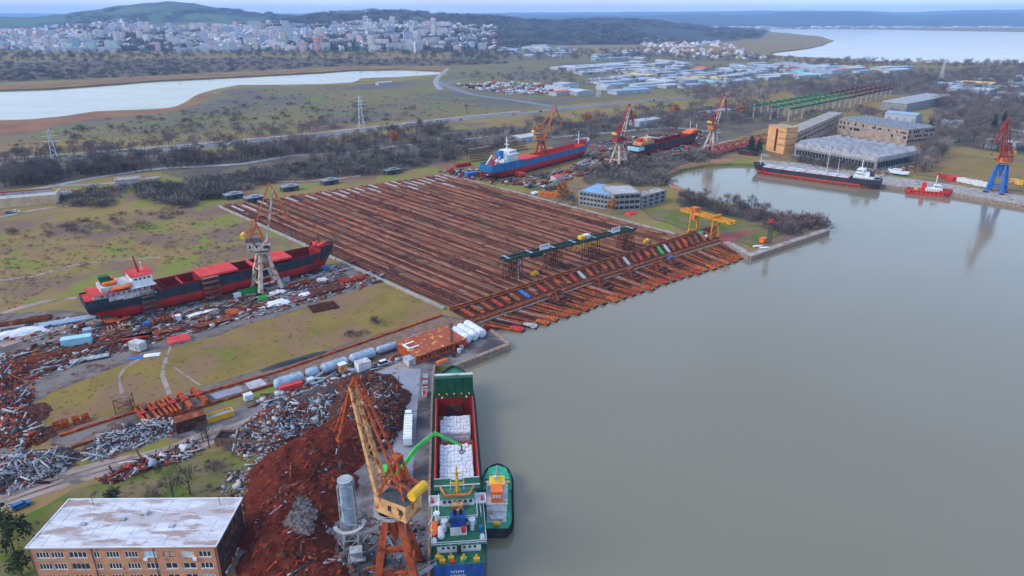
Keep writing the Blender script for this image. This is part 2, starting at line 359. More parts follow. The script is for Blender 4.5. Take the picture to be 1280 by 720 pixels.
# broad covers ---------------------------------------------------------------
sheet('plain', 'plain', [(-500, 185), (0, 178), (160, 172), (380, 160), (560, 146), (700, 132), (900, 114), (1280, 100), (1900, 100), (1900, 86), (1000, 86), (960, 74), (900, 66), (700, 64), (560, 60), (560, 84), (560, 95), (445, 106), (300, 109), (280, 113), (240, 132), (60, 152), (-500, 160)], 60, 12, 2)
sheet('reed_bed', 'reed', [(-160, 152), (0, 151), (40, 150), (80, 146), (112, 140), (180, 139), (232, 131), (252, 119), (268, 114), (262, 124), (238, 134), (180, 144), (110, 149), (60, 160), (30, 168), (-60, 172), (-160, 172)], 20, 8, 4)
sheet('reed_bed', 'reed', [(-160, 116), (0, 111), (120, 105), (200, 99), (320, 93), (440, 86), (555, 86), (560, 84), (440, 84), (320, 90.5), (200, 96.5), (120, 101.5), (0, 107), (-160, 110)], 30, 6, 6)
sheet('meadow', 'meadow', [(22, 515), (60, 490), (190, 440), (300, 408), (360, 392), (430, 366), (482, 356), (500, 362), (552, 388), (540, 398), (420, 438), (300, 476), (180, 515), (60, 548), (30, 552)], 6, 3, 1)
sheet('lawn', 'lawn', [(-60, 760), (-60, 668), (20, 650), (90, 612), (150, 596), (250, 566), (320, 562), (325, 600), (300, 640), (290, 690), (300, 760)], 5, 2, 2)
sheet('muddy_yard', 'mud', [(-60, 590), (-60, 400), (0, 392), (60, 388), (150, 392), (260, 378), (330, 350), (400, 330), (470, 336), (484, 352), (440, 364), (360, 392), (290, 412), (190, 442), (60, 492), (24, 516), (40, 560)], 6, 2.5, 3)
sheet('quay_yard', 'yard', [(533, 900), (536, 720), (537, 600), (541, 470), (543, 458), (566, 456), (634, 430), (612, 412), (600, 404), (500, 445), (420, 470), (310, 505), (200, 545), (270, 555), (325, 560), (320, 610), (300, 660), (300, 760), (280, 900)], 0)
strip('dirt_road', 'dirt', [(-60, 655), (0, 628), (80, 600), (170, 574), (250, 552), (330, 524), (400, 500), (460, 474), (505, 456)], 8.5, 2.5)
strip('dirt_road', 'dirt', [(0, 432), (80, 408), (160, 396), (250, 384), (330, 362), (420, 340)], 4.5, 2)
strip('footpath', 'dirt', [(213, 432), (206, 452), (203, 470), (212, 493)], 1.2, .8)
strip('footpath', 'dirt', [(176, 448), (154, 462), (150, 480), (156, 500)], 1.0, .8)
strip('footpath', 'dirt', [(206, 452), (230, 468), (250, 482)], .9, .8)
strip('footpath', 'dirt', [(-20, 352), (40, 346), (90, 332), (140, 326), (200, 322)], 2.2, 1.5)
strip('footpath', 'dirt', [(0, 392), (50, 378), (96, 372)], 3, 2)
for o_ in (-3, 3): strip('wheel_rut', 'mud', [(-60, 655+o_), (0, 628+o_), (80, 600+o_), (170, 574+o_), (250, 552+o_*.8), (330, 524+o_*.8), (400, 500+o_*.7), (460, 474+o_*.6)], .8, .8)
for o_ in (0, 9): strip('wheel_rut', 'mud', [(470+o_, 600), (476+o_, 640), (500+o_, 680), (512+o_, 720)], .7, .6)
sheet('concrete_strip', 'concrete_slab', [(500, 462), (526, 461), (521, 520), (516, 598), (488, 602), (495, 520)])
sheet('puddle', 'concrete_slab', [(455, 470), (498, 458), (497, 478), (480, 482)], 4, 1.5)
sheet('crane_track_bed', 'mud', [(60, 556), (72, 540), (300, 470), (552, 394), (600, 402), (450, 446), (300, 492), (150, 540), (90, 562)])
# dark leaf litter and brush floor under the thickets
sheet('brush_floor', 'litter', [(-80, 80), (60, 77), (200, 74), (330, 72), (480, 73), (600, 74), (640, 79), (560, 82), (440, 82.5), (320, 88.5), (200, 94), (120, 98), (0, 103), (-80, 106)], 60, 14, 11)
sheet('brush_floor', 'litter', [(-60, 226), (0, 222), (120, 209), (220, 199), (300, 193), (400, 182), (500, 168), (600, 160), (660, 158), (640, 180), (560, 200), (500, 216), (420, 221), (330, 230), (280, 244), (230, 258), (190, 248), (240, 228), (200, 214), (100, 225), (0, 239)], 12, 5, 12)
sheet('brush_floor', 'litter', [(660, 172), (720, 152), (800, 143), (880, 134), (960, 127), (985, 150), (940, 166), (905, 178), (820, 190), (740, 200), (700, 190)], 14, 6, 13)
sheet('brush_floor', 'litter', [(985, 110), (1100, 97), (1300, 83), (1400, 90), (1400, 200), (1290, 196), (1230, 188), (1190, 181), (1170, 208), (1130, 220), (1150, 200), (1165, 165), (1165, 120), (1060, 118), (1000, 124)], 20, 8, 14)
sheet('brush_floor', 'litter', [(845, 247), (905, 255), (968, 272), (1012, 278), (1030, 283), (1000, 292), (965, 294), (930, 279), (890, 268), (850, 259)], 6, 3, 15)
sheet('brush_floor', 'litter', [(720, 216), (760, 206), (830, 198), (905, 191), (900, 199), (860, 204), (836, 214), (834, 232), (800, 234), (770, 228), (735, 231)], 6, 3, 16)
# roads far off
strip('gravel_road', 'road_pale', [(-60, 250), (0, 243), (60, 234), (120, 222), (200, 211), (300, 205), (360, 195)], 7, 3)
strip('gravel_road', 'road_pale', [(360, 195), (440, 190), (520, 180), (600, 172), (650, 166)], 6, 3)
strip('gravel_road', 'road_pale', [(60, 232), (120, 231), (200, 221)], 6, 2)
strip('gravel_road', 'dirt', [(0, 272), (50, 262), (92, 257)], 5, 2)
strip('gravel_road', 'dirt', [(250, 234), (330, 228), (420, 224), (510, 210)], 4, 2)
strip('highway', 'asphalt', [(-120, 213), (0, 205), (120, 196), (220, 186), (300, 179), (400, 170), (500, 158), (580, 149), (650, 142), (720, 134), (800, 127), (880, 120), (1000, 108), (1120, 100)], 17)
strip('highway', 'road_pale', [(-120, 206), (0, 199), (120, 190), (220, 182), (300, 175), (400, 166), (500, 155), (580, 146), (650, 139)], 8)
strip('slip_road', 'road_pale', [(160, 194), (180, 187), (210, 182), (238, 184), (240, 190), (210, 194), (170, 196)], 7)
strip('highway', 'asphalt', [(545, 100), (560, 108), (590, 118), (640, 125), (690, 133), (720, 136)], 16)
strip('slip_road', 'asphalt', [(548, 112), (560, 104), (590, 98), (650, 96), (760, 98)], 9)
strip('slip_road', 'road_pale', [(560, 86), (545, 100), (550, 112)], 10)
strip('gravel_road', 'road_pale', [(690, 172), (760, 166), (840, 160), (900, 166)], 7, 3)
strip('gravel_road', 'dirt', [(720, 205), (800, 194), (870, 184), (940, 172)], 8, 4)
strip('gravel_road', 'road_pale', [(830, 200), (880, 190), (930, 184), (960, 196)], 6, 2)
sheet('clay_bank', 'clay', [(838, 216), (852, 210), (880, 205), (912, 203), (930, 199), (900, 198), (870, 203), (845, 208)], 6, 2)
sheet('clay_bank', 'clay', [(834, 226), (840, 235), (854, 241), (866, 246), (858, 238), (842, 230)], 5, 1)
sheet('meadow', 'lawn', [(800, 262), (860, 262), (900, 268), (960, 282), (975, 292), (940, 310), (915, 298), (860, 288), (820, 275)], 6, 3, 9)
sheet('brick_yard', 'brick_yard', [(893, 300), (905, 292), (948, 288), (930, 296), (908, 305)])
sheet('quay_path', 'concrete', [(905, 303), (937, 321), (1036, 288), (1034, 285), (939, 316), (912, 302)])
sheet('quay_apron', 'concrete', [(946, 205), (1010, 216), (1100, 231), (1190, 242), (1280, 257), (1420, 283), (1420, 270), (1280, 245), (1190, 231), (1100, 219), (1010, 205), (950, 200)])
sheet('waste_ground', 'meadow', [(1130, 215), (1190, 190), (1290, 205), (1420, 220), (1420, 262), (1280, 240), (1190, 226)], 10, 3, 5)
# concrete quay walls -----------------------------------------------------------
def quay(pix, inset=.9, h=.25, name='quay_wall'):
    mb = MB(); c_ = pts(pix)
    for p, q in zip(c_, c_[1:]):
        d = (q-p).normalized(); nn = Vector((-d.y, d.x, 0)); k = max(1, int((q-p).length / 9))
        for j in range(k):                                           # cast in bays with open joints
            a, b = p + (q-p)*j/k + d*.06, p + (q-p)*(j+1)/k - d*.06; o = nn * R.uniform(-.05, .05)
            cs = [a - nn*inset + o, b - nn*inset + o, b + nn*inset + o, a + nn*inset + o]
            mb.loft([[(v.x, v.y, -1.8) for v in cs], [(v.x, v.y, LAND + h + R.uniform(-.04, .04)) for v in cs]])
    return tag(mb.build(name, M['quay_wall']), kind='structure')
quay(Q_SHIP, .35); quay(PIER[1:3]); quay([(636, 430), (612, 412)]); quay(Q_PEN[:2]); quay(Q_PEN[1:]); quay(Q_RIGHT, h=.4)
# hills -------------------------------------------------------------------------
def interp(tab, x):
    if x <= tab[0][0]: return tab[0][1]
    for (a, p), (b, q) in zip(tab, tab[1:]):
        if x <= b: u = (x-a)/(b-a); u = u*u*(3-2*u); return p + (q-p)*u
    return tab[-1][1]
HILLS = [  # (near edge, ridge distance, back edge, ridge rows)
    (2450, 3700, 7000, [(-500, 44), (-60, 42), (60, 39), (160, 36), (330, 33), (450, 31), (560, 33), (620, 42), (690, 56), (760, 75), (1900, 90)]),
    (3500, 6000, 9000, [(-500, 24), (-60, 21), (40, 21), (80, 18), (115, 13), (160, 6), (195, 2.5), (215, 1.5), (240, 3.5), (280, 9), (330, 16), (370, 18), (420, 24), (480, 40), (600, 80), (1900, 120)]),
    (2900, 4700, 7500, [(-500, 80), (250, 50), (350, 24), (420, 16), (470, 13.5), (500, 14), (560, 18), (610, 21), (660, 26), (700, 27), (760, 30), (820, 36), (900, 50), (960, 60), (1900, 120)]),
    (2900, 5600, 6600, [(-500, 90), (480, 60), (560, 30), (640, 24), (700, 24.5), (760, 23.5), (810, 25.5), (850, 31), (890, 35), (940, 38), (985, 41), (1015, 44), (1040, 49), (1060, 60), (1900, 120)]),
]
def hill_h(x, y, i0=0, i1=4):
    px = 640 + FPX * x / (y * ct + 125 * st); h = 0
    for d0, d1, d2, tab in HILLS[i0:i1]:
        if y <= d0 or y >= d2: continue
        zr = HT(0, d1, interp(tab, px)) - LAND
        if zr <= 0: continue
        u = (y - d0) / (d1 - d0) if y < d1 else (d2 - y) / (d2 - d1); h = max(h, zr * (u*u*(3-2*u)))
    return h
def terrain(name, m, p0, p1, nx, d0, d1, ny, hf, sink, rough):
    v = []; f = []
    for j in range(ny + 1):
        y = d0 * (d1/d0)**(j/ny)
        for i in range(nx + 1):
            px = p0 + (p1-p0)*i/nx; x = (px - 640) * (y*ct + 125*st) / FPX; h = hf(x, y)
            v.append((x, y, LAND + h - sink + rough * min(1, h/20) * noise.fractal((x*.004, y*.004, 0), .7, 2.1, 4)))
    f = [(j*(nx+1)+i, j*(nx+1)+i+1, (j+1)*(nx+1)+i+1, (j+1)*(nx+1)+i) for j in range(ny) for i in range(nx)]
    me = bpy.data.meshes.new(name); me.from_pydata(v, [], f); me.polygons.foreach_set('use_smooth', [True]*len(f)); o = bpy.data.objects.new(name, me); C.objects.link(o); me.materials.append(M[m])
    return tag(o, kind='structure')
terrain('hill', 'hill_field', -420, 1000, 170, 2460, 8800, 54, lambda x, y: hill_h(x, y, 0, 2), 3.5, 6)
terrain('hill', 'hill_wood', 200, 1120, 130, 2905, 7400, 60, lambda x, y: hill_h(x, y, 2, 4), 3.5, 10)
def far_h(x, y):
    px = 640 + FPX * x / (y*ct + 125*st); h = 0
    for d0, d1, d2, tab in ((7200, 11500, 15000, [(-900, 24), (560, 22), (640, 19.5), (720, 19), (800, 19), (870, 17.5), (930, 18.5), (1000, 15), (1060, 14.5), (1130, 19), (1200, 17), (1260, 15.5), (1330, 20), (1900, 18)]),
                            (13500, 18500, 20400, [(-900, 17), (560, 16.5), (700, 15.2), (860, 14.5), (960, 13), (1060, 13), (1130, 15), (1200, 12.6), (1290, 12), (1900, 13)])):
        if not d0 < y < d2: continue
        zr = HT(0, d1, interp(tab, px)) - LAND; u = (y-d0)/(d1-d0) if y < d1 else (d2-y)/(d2-d1); h = max(h, zr*(u*u*(3-2*u)))
    return h
terrain('far_hill', 'far_land', -300, 1560, 130, 7000, 20400, 44, far_h, 3, 14)
# ================================================================== SLIPWAY FIELD
F0, F1, F2, F3 = G(278, 258), G(556, 219), G(850, 297), G(566, 386)      # top left, top right, bottom right, bottom left
sheet('slipway_floor', 'slip_floor', [F0, F1, F2, F3], world=True)
zf = LAND + .006 * LVL[0]; UPZ = Vector((0, 0, zf - LAND))
slip = thing('slipway', 'wide rust brown slipway of long parallel launching tracks running down to the water', 'slipway', (0, 0, 0)); tag(slip, kind='structure')
def lerp(a, b, u): return a + (b - a) * u
NT = 27
TR = []
for i in range(NT):
    u = (i + .5) / NT; a, b = lerp(F0, F1, u) + UPZ, lerp(F3, F2, u) + UPZ; TR.append((a, b))
    d = (b - a).normalized(); nn = Vector((-d.y, d.x, 0)); z0 = zf
    mb = MB()
    k = 14
    for j in range(k):                                              # worn slab lengths
        p, q = lerp(a, b, j/k), lerp(a, b, (j+1)/k) - d*.25; s_ = R.uniform(-.12, .12)
        mb.beam(p + nn*s_ + Vector((0,0,.28 + R.uniform(-.05, .08))), q + nn*s_ + Vector((0,0,.28 + R.uniform(-.05, .08))), 3.0, .7, mi=R.choice((0, 0, 0, 1, 1, 2, 3) if j != (i*3) % 10 else (2, 3, 4)))
    tk = mb.build('track', [M[q_] for q_ in ('track_bed', 'track_warm', 'track_old', 'rust_dark', 'track_moss')], slip)
    for s_ in (-1, 1):
        r = MB()
        for j in range(8):
            if R.random() < (.10 if s_ < 0 else .16): continue          # missing lengths
            p, q = lerp(a, b, j/8), lerp(a, b, (j+1)/8); w_ = R.uniform(-.12, .12)
            r.beam(p + nn*(1.15*s_ + w_) + Vector((0,0,.85)), q + nn*(1.15*s_ + w_) + Vector((0,0,.85)), .62, .55)
        r.build('rail', M['track_rail_lit'] if s_ < 0 and i % 4 else M['track_old' if i % 3 else 'rust_dark'], tk)  # sunward rail mostly paler, its pair darker: sunlight put into the colour
    if R.random() < .8:                                             # pale concrete head of the track
        for j in range(R.choice((1, 1, 2))):
            s0 = R.uniform(.004, .05) + .085*j; p, q = lerp(a, b, s0), lerp(a, b, s0 + R.uniform(.05, .085))
            MB().beam(p + Vector((0,0,1.02)), q + Vector((0,0,1.02)), 1.7, .3).build('concrete_slab', M['concrete_pale'], slip)
# stray steel and puddled plates left lying on the tracks
for i in range(26):
    a, b = TR[R.randrange(NT)]; u = R.uniform(.1, .97); p = lerp(a, b, u); d = (b-a).normalized(); an = math.atan2(d.y, d.x) + R.choice((0, 0, .3, 1.5))
    t_ = MB(); w_, l_ = R.uniform(.8, 2.2), R.uniform(1.5, 6)
    if i % 3: t_.cbox(0, 0, .12, l_, w_, .14).cbox(.3, .1, .3, l_*.7, w_*.8, .12, .12)
    else:
        for k in range(3): t_.cbox(R.uniform(-.4, .4), (k-1)*.55, .18, l_*R.uniform(.7, 1.2), .3, .32, R.uniform(-.08, .08))
    mn = R.choice(('rust', 'oxide_red', 'rust_orange', 'rust_dark', 'rust'))
    lb_ = {'rust': 'rust brown', 'oxide_red': 'dull red', 'grey_steel': 'grey', 'rust_orange': 'orange rusty', 'rust_dark': 'dark rusty', 'tank_white': 'pale'}[mn]
    tag(t_.build('steel_offcut', M[mn], None, (p.x + R.uniform(-2, 2), p.y + R.uniform(-2, 2), LAND + 1.15), an), '%s steel offcut lying on the %s of the slipway tracks' % (lb_, 'upper end' if u < .35 else 'middle' if u < .7 else 'lower end'), 'offcut', 'steel offcuts lying on the slipway')
# side walls of the field
for p, q in ((F0 + Vector((-3, 0, 0)), F3 + Vector((-3.5, -1, 0))), (G(578, 224), G(846, 294))):
    mb = MB(); k = 22
    for j in range(k): mb.beam(lerp(p, q, j/k) + Vector((0,0,.5)), lerp(p, q, (j+.985)/k) + Vector((0,0,.5)), 1.5, 1.1)
    tag(mb.build('kerb_wall', M['concrete']), kind='structure')
# transfer pit: two pairs of heavy rails
pit = thing('transfer_pit', 'long rusty transfer pit with paired girders crossing the foot of the slipway', 'slipway', (0,0,0)); tag(pit, kind='structure')
U = [G(562, 388), G(742, 331.5), G(890, 285)]; Lo = [G(592, 404.5), G(744, 351), G(900, 302)]
sheet('pit_floor', 'slip_floor', [U[0], U[1], U[2], Lo[2], Lo[1], Lo[0]], world=True)
def girder(line, off, w, h, m, zz=0):
    mb = MB()
    for p, q in zip(line, line[1:]):
        d = (q-p).normalized(); nn = Vector((-d.y, d.x, 0)); o = nn*off + Vector((0,0,h/2 + .3 + zz))
        mb.beam(p + o, q + o, w, h)
        k = int((q-p).length / 3)
        for j in range(k): s_ = lerp(p, q, (j+.5)/k) + nn*off; mb.box(s_.x-.16, s_.y-.16, LAND, s_.x+.16, s_.y+.16, LAND + h + .36 + zz)
    return mb.build('girder', M[m], pit)
girder(U, 0, .9, 1.1, 'rust_beam'); girder(U, -2.3, .8, .9, 'rust'); girder(Lo, 0, .9, 1.2, 'rust_beam'); girder(Lo, 1.9, .7, .9, 'rust')
wl_ = MB()
for p, q in zip(Lo, Lo[1:]): d = (q-p).normalized(); nn = Vector((-d.y, d.x, 0)); wl_.beam(p - nn*.9 + Vector((0,0,.02)), q - nn*.9 + Vector((0,0,.02)), .5, .5)
tag(wl_.build('pit_kerb', M['concrete']), kind='structure')
# carriages standing in the pit
def carriage(m, label, p, q, kind):
    d = (q-p); Ln = d.length; c_ = (p+q)/2; rz = math.atan2(d.y, d.x)
    t = thing('launch_carriage', label, 'carriage', c_, rz, 'carriages in the transfer pit')
    MB().box(-Ln/2, -.75, .7, Ln/2, .75, 1.5).box(-Ln/2+.3, -.5, 1.5, Ln/2-.3, .5, 1.62).build('body', M[m], t)
    for s_ in (-1, 1): MB().box(s_*Ln/2*.86-.8, -1.15, .25, s_*Ln/2*.86+.8, 1.15, .95).box(s_*Ln/2*.86-.5, -.9, .95, s_*Ln/2*.86+.5, .9, 1.15).build('bogie', M['rust_dark'], t)
    if kind % 3 == 0: MB().beam((-Ln/2*.7, 0, 1.6), (-Ln/2*.7, 0, 3.4), .22).beam((-Ln/2*.7, 0, 3.3), (-Ln/2*.2, 0, 1.6), .15).build('post', M['rust'], t)
    if kind % 3 == 1: MB().box(-Ln*.2, -.95, 1.6, Ln*.25, .95, 2.05).build('keel_block', M['timber' if kind % 2 else 'rust_orange'], t)
NC = 34
cols = {3: ('oxide_red', 'dull red launch carriage with keel block near the pit left end'), 6: ('blue_paint', 'dark blue launch carriage between rusty ones in the pit'), 8: ('oxide_red', 'red launch carriage right of the blue one'), 13: ('grey_steel', 'grey decked launch carriage left of the pit middle'),
        19: ('grey_steel', 'grey decked launch carriage right of the pit middle'), 24: ('container_green', 'bright green launch carriage in the right half of the pit'), 25: ('grey_steel', 'grey decked carriage directly right of the green one')}
for i in range(NC):
    u = (i + .6) / NC
    def on(line, u):
        L_ = [(q-p).length for p, q in zip(line, line[1:])]; s_ = u * sum(L_)
        for (p, q), l_ in zip(zip(line, line[1:]), L_):
            if s_ <= l_: return lerp(p, q, s_/l_)
            s_ -= l_
        return line[-1]
    a, b = on(U, u), on(Lo, u + R.uniform(-.004, .004)); d = (b-a)
    m_, lb = cols.get(i, (R.choice(['rust', 'rust_orange', 'rust_beam', 'rust', 'oxide_red']), ''))
    lb = lb or '%s launch carriage in the %s of the transfer pit' % ({'rust': 'dull rust brown', 'rust_orange': 'orange rust', 'rust_beam': 'light rust', 'oxide_red': 'oxide red'}[m_], 'left end' if u < .2 else 'left half' if u < .42 else 'middle' if u < .6 else 'right half' if u < .82 else 'right end')
    carriage(m_, lb, a + d*.24, b - d*.2, 2 if i in cols else i)
# lower slip: sloping tracks running into the water, each with a rounded steel head
apr = MB(); E0, E1 = G(640, 418, -.8), G(934, 321, -.8)
for (p, q, e, f) in ((Lo[0], Lo[1], E0, lerp(E0, E1, .5)), (Lo[1], Lo[2], lerp(E0, E1, .5), E1)):
    apr.quad((e.x, e.y, -1.0), (f.x, f.y, -1.0), (q.x, q.y, 1.5), (p.x, p.y, 1.5))
tag(apr.build('slip_apron', M['slip_floor']), kind='structure')
low = thing('lower_slipway', 'orange rusty slip track ends running down into the water', 'slipway', (0,0,0)); tag(low, kind='structure')
headcols = ['hatch_red', 'white_dirty', 'rust_orange', 'orange_rust', 'crane_rust', 'orange_rust', 'oxide_red', 'rust_orange']
for i in range(NT):
    u = (i + .55) / NT; a = on(Lo, u); b = lerp(E0, E1, u); d = (b-a); d.z = 0; dn = d.normalized(); nn = Vector((-dn.y, dn.x, 0))
    b2 = b + dn*R.uniform(-.5, 1.5)
    for s_ in (-1, 1): MB().beam(Vector((a.x, a.y, 1.9)) + nn*1.3*s_ - dn*.5, Vector((b2.x, b2.y, .55)) + nn*1.3*s_, .75, .7).build('rail', M[('rust_beam', 'rust', 'rust_dark', 'rust_beam', 'rust_orange')[(i*3+s_) % 5]], low)
    MB().beam(Vector((a.x, a.y, 1.55)) + nn*.1 + d*.1, Vector((b2.x, b2.y, .35)) + nn*.1 - dn*(2+R.random()*3), 1.5, .4).build('slab', M[R.choice(['rust_dark', 'concrete_slab', 'rust_dark', 'rust'])], low)
    mc = headcols[i] if i < 2 else ('hatch_red' if i == NT-1 else R.choice(headcols[2:]))
    hd = MB(); h_ = [(-3.4, .9), (-2.2, 1.35), (0, 1.55), (1.6, 1.25), (2.5, .6)]
    hd.loft([[(x, -w, .0), (x, w, .0), (x, w*.92, .75), (x, w*.5, 1.15), (x, -w*.5, 1.15), (x, -w*.92, .75)] for x, w in h_])
    for x in (-2.3, -1.1, .1, 1.2): hd.box(x-.13, -1.45, .9, x+.13, 1.45, 1.32)
    hd.build('track_head', M[mc], low, (b2.x, b2.y, .35), math.atan2(dn.y, dn.x))
    MB().beam((b2 + dn*1.2).to_tuple()[:2] + (-.6,), (b2 + dn*2.6).to_tuple()[:2] + (.32,), 3.4, .5).build('fender', M['black_rubber'], low)
for i in range(14):
    p = lerp(E0, E1, (i + .4 + R.uniform(-.2, .2)) / 14) + Vector((1.9, -2.2, 0)); q = MB().tube((0,0,-1.2), (.12*R.uniform(-1, 1), .1, R.uniform(1.0, 1.6)), .14, 6).build('mooring_post', M['dark'], None, (p.x, p.y, 0))
    tag(q, 'thin dark post standing in the water off the slip track ends', 'post', 'mooring posts along the slipway edge')
for k, (px, py, w) in enumerate(((698, 373, 8), (752, 356, 8), (790, 345, 7), (822, 337, 8), (840, 330, 7))):
    p = G(px, py, 1.5); t = thing('slip_winch', ['rusty winch frame at the foot of the slip, leftmost of five', 'rusty winch frame at the foot of the slip, second of five from the left', 'rusty winch frame at the foot of the slip, middle of five', 'rusty winch frame with orange arms, fourth of five from the left', 'rusty winch frame with a blue drum on top'][k], 'winch', (p.x, p.y, .8), math.radians(-49), 'winch frames on the lower slip')
    t.scale = (1.35, 1.5, 1.2); MB().box(-4, -2.2, 0, 4, 2.2, 1.0).box(-3.4, -1.5, 1.0, 2.4, 1.5, 2.0).build('base', M['rust_dark'], t)
    for s_ in (-1, 1): MB().beam((-3, 1.6*s_, 1), (-1, .7*s_, 3.6), .4).beam((1.5, 1.6*s_, 1), (-1, .7*s_, 3.6), .4).build('strut', M['rust' if k != 3 else 'rust_orange'], t)
    MB().tube((-1, -1.3, 3.4), (-1, 1.3, 3.4), .6, 10).build('drum', M['blue_paint' if k == 4 else 'rust'], t)
# ================================================================== VESSELS (local frame: x to the bow, z up from the keel)
def hull(root, Ln, B, D, wl, mats, fc=None, pp=None, holds=(), coam=1.2, rake=5, bulw=.9, hm='hold_red', floor=1.2, full=1.0, cm=None, transom=.8):
    mb_, mt_, md_ = mats; X0 = -Ln/2
    st_ = {0, .015, .04, .08, .13, .2, .35, .5, .65, .74, .80, .85, .89, .925, .955, .98, .995, 1}
    if fc: st_ |= {fc[0] - .006, fc[0]}
    if pp: st_ |= {pp[0], pp[0] + .006}
    for a, b in holds: st_ |= {a, b}
    st_ = sorted(st_)
    def deck(s):
        z = D + .9*max(0, (s-.55)/.45)**2 + .35*max(0, (.3-s)/.3)**2
        if fc and s >= fc[0]: z += fc[1]
        if pp and s <= pp[0]: z += pp[1]
        return z
    def half(s, v):
        sb = max(0, (s-.74)/.26); ss = max(0, (.17-s)/.17)
        f = max(0, 1 - sb**(1.7 + 1.6*v))**(.75 if v > .5 else 1)
        g = 1 - (1-transom)*ss**2 if v > .6 else 1 - (.25 + .7*(1-v/.6)) * ss**1.3
        return max(.02, B/2 * f * g * (.80 + .2*min(1, v*5)) * full)
    def px(s, v): return X0 + Ln*s - rake*(1-v)*max(0, (s-.78)/.22)**1.5 + Ln*.03*(1-min(1, v*1.6))*max(0, (.08-s)/.08)
    bot, top, dk, blw = MB(), MB(), MB(), MB()
    zl = [0, .25*wl, .6*wl, wl]
    R_ = []
    for s in st_:
        zt = deck(s); lift = .42*D*max(0, (.13-s)/.13)**1.6
        zs = [lift + (wl-lift)*z/wl if lift < wl else wl for z in zl] + [wl + (zt-wl)*.5, zt, zt + bulw]
        R_.append([(px(s, min(1, z/(D+1))), half(s, min(1, z/(D+.5))), z) for z in zs])
    nl = 7
    for k in range(len(R_)-1):
        for j in range(nl-1):
            a, b, c_, d = R_[k][j], R_[k+1][j], R_[k+1][j+1], R_[k][j+1]; tg = bot if j < 3 else top
            for s_ in (1, -1):
                q = [(p[0], p[1]*s_, p[2]) for p in (a, b, c_, d)]
                tg.quad(*(q if s_ < 0 else q[::-1]))
        a, b = R_[k][0], R_[k+1][0]; bot.quad((a[0], -a[1], a[2]), (a[0], a[1], a[2]), (b[0], b[1], b[2]), (b[0], -b[1], b[2]))
    for j in range(nl-1):
        a, d = R_[0][j], R_[0][j+1]; (bot if j < 3 else top).quad((a[0], a[1], a[2]), (a[0], -a[1], a[2]), (d[0], -d[1], d[2]), (d[0], d[1], d[2]))
    hw = B/2 * .80
    def inhold(s): return any(a - 1e-6 <= s < b - 1e-6 for a, b in holds)
    for k in range(len(R_)-1):
        a, b = R_[k][5], R_[k+1][5]
        if inhold(st_[k]):
            for s_ in (1, -1): dk.quad((a[0], s_*hw, a[2]), (b[0], s_*hw, b[2]), (b[0], s_*b[1], b[2]), (a[0], s_*a[1], a[2]))
        else: dk.quad((a[0], -a[1], a[2]), (b[0], -b[1], b[2]), (b[0], b[1], b[2]), (a[0], a[1], a[2]))
    sm = MB()                                                        # weld seams and rubbing strake
    for k in range(2, len(R_)-3):
        a, b = R_[k], R_[k+1]
        for s_ in (1, -1):
            sm.beam((a[5][0], s_*(a[5][1]+.03), a[5][2]-.25), (b[5][0], s_*(b[5][1]+.03), b[5][2]-.25), .14, .22)
            if k % 2 == 0: sm.beam((a[3][0], s_*(a[3][1]+.01), a[3][2]), (a[5][0], s_*(a[5][1]+.01), a[5][2]), .07)
    sm.build('rubbing_strake', M[mt_], root)
    bot.build('hull_bottom', M[mb_], root, smooth=False); top.build('hull_side', M[mt_], root); dk.build('deck', M[md_], root)
    for a, b in holds:
        xa, xb = X0 + Ln*a, X0 + Ln*b; zc = D + coam; h_ = MB()
        h_.box(xa, -hw, floor-.3, xb, hw, floor)
        for s_ in (-1, 1): h_.box(xa, s_*hw - (.0 if s_ > 0 else .35), floor, xb, s_*hw + (.35 if s_ > 0 else 0), zc)
        for x in (xa - .3, xb): h_.box(x, -hw-.35, floor, x+.3, hw+.35, zc)
        nr = int((xb-xa)/3)
        for i in range(1, nr):
            for s_ in (-1, 1): x = xa + (xb-xa)*i/nr; h_.box(x-.12, s_*hw - (.22 if s_ > 0 else 0), floor, x+.12, s_*hw + (.22 if s_ < 0 else 0), zc - .1)
        h_.build('hold', M[hm], root)
        if cm:
            e = MB()
            for s_ in (-1, 1): e.box(xa-.3, s_*(hw+.36), D+.2, xb+.3, s_*(hw+.36)+s_*.25, zc+.12)
            e.build('coaming', M[cm], root)
    return deck, X0, hw
def windows(root, x, y0, y1, z, n, w, h, face='x', m='glass', d=.06):
    """a row of recess-dark windows, each a part; face x: in the plane x; face y: in the plane y=x"""
    first = None
    for i in range(n):
        c_ = y0 + (y1-y0)*(i+.5)/n
        loc = (x, c_, z) if face == 'x' else (c_, x, z)
        if first is None:
            mb = MB(); (mb.box(-d, -w/2, -h/2, d, w/2, h/2) if face == 'x' else mb.box(-w/2, -d, -h/2, w/2, d, h/2)); first = mb.build('window', M[m], root, loc)
        else: again(first, loc, root)
def rail(root, ptsl, h=1.1, m='white', t=.07, name='railing'):
    mb = MB()
    for p, q in zip(ptsl, ptsl[1:]):
        p, q = Vector(p), Vector(q)
        for k in (.5, 1): mb.beam(p + Vector((0,0,h*k)), q + Vector((0,0,h*k)), t)
        n = max(1, int((q-p).length/2))
        for i in range(n+1): v = lerp(p, q, i/n); mb.beam(v, v + Vector((0,0,h)), t)
    return mb.build(name, M[m], root)
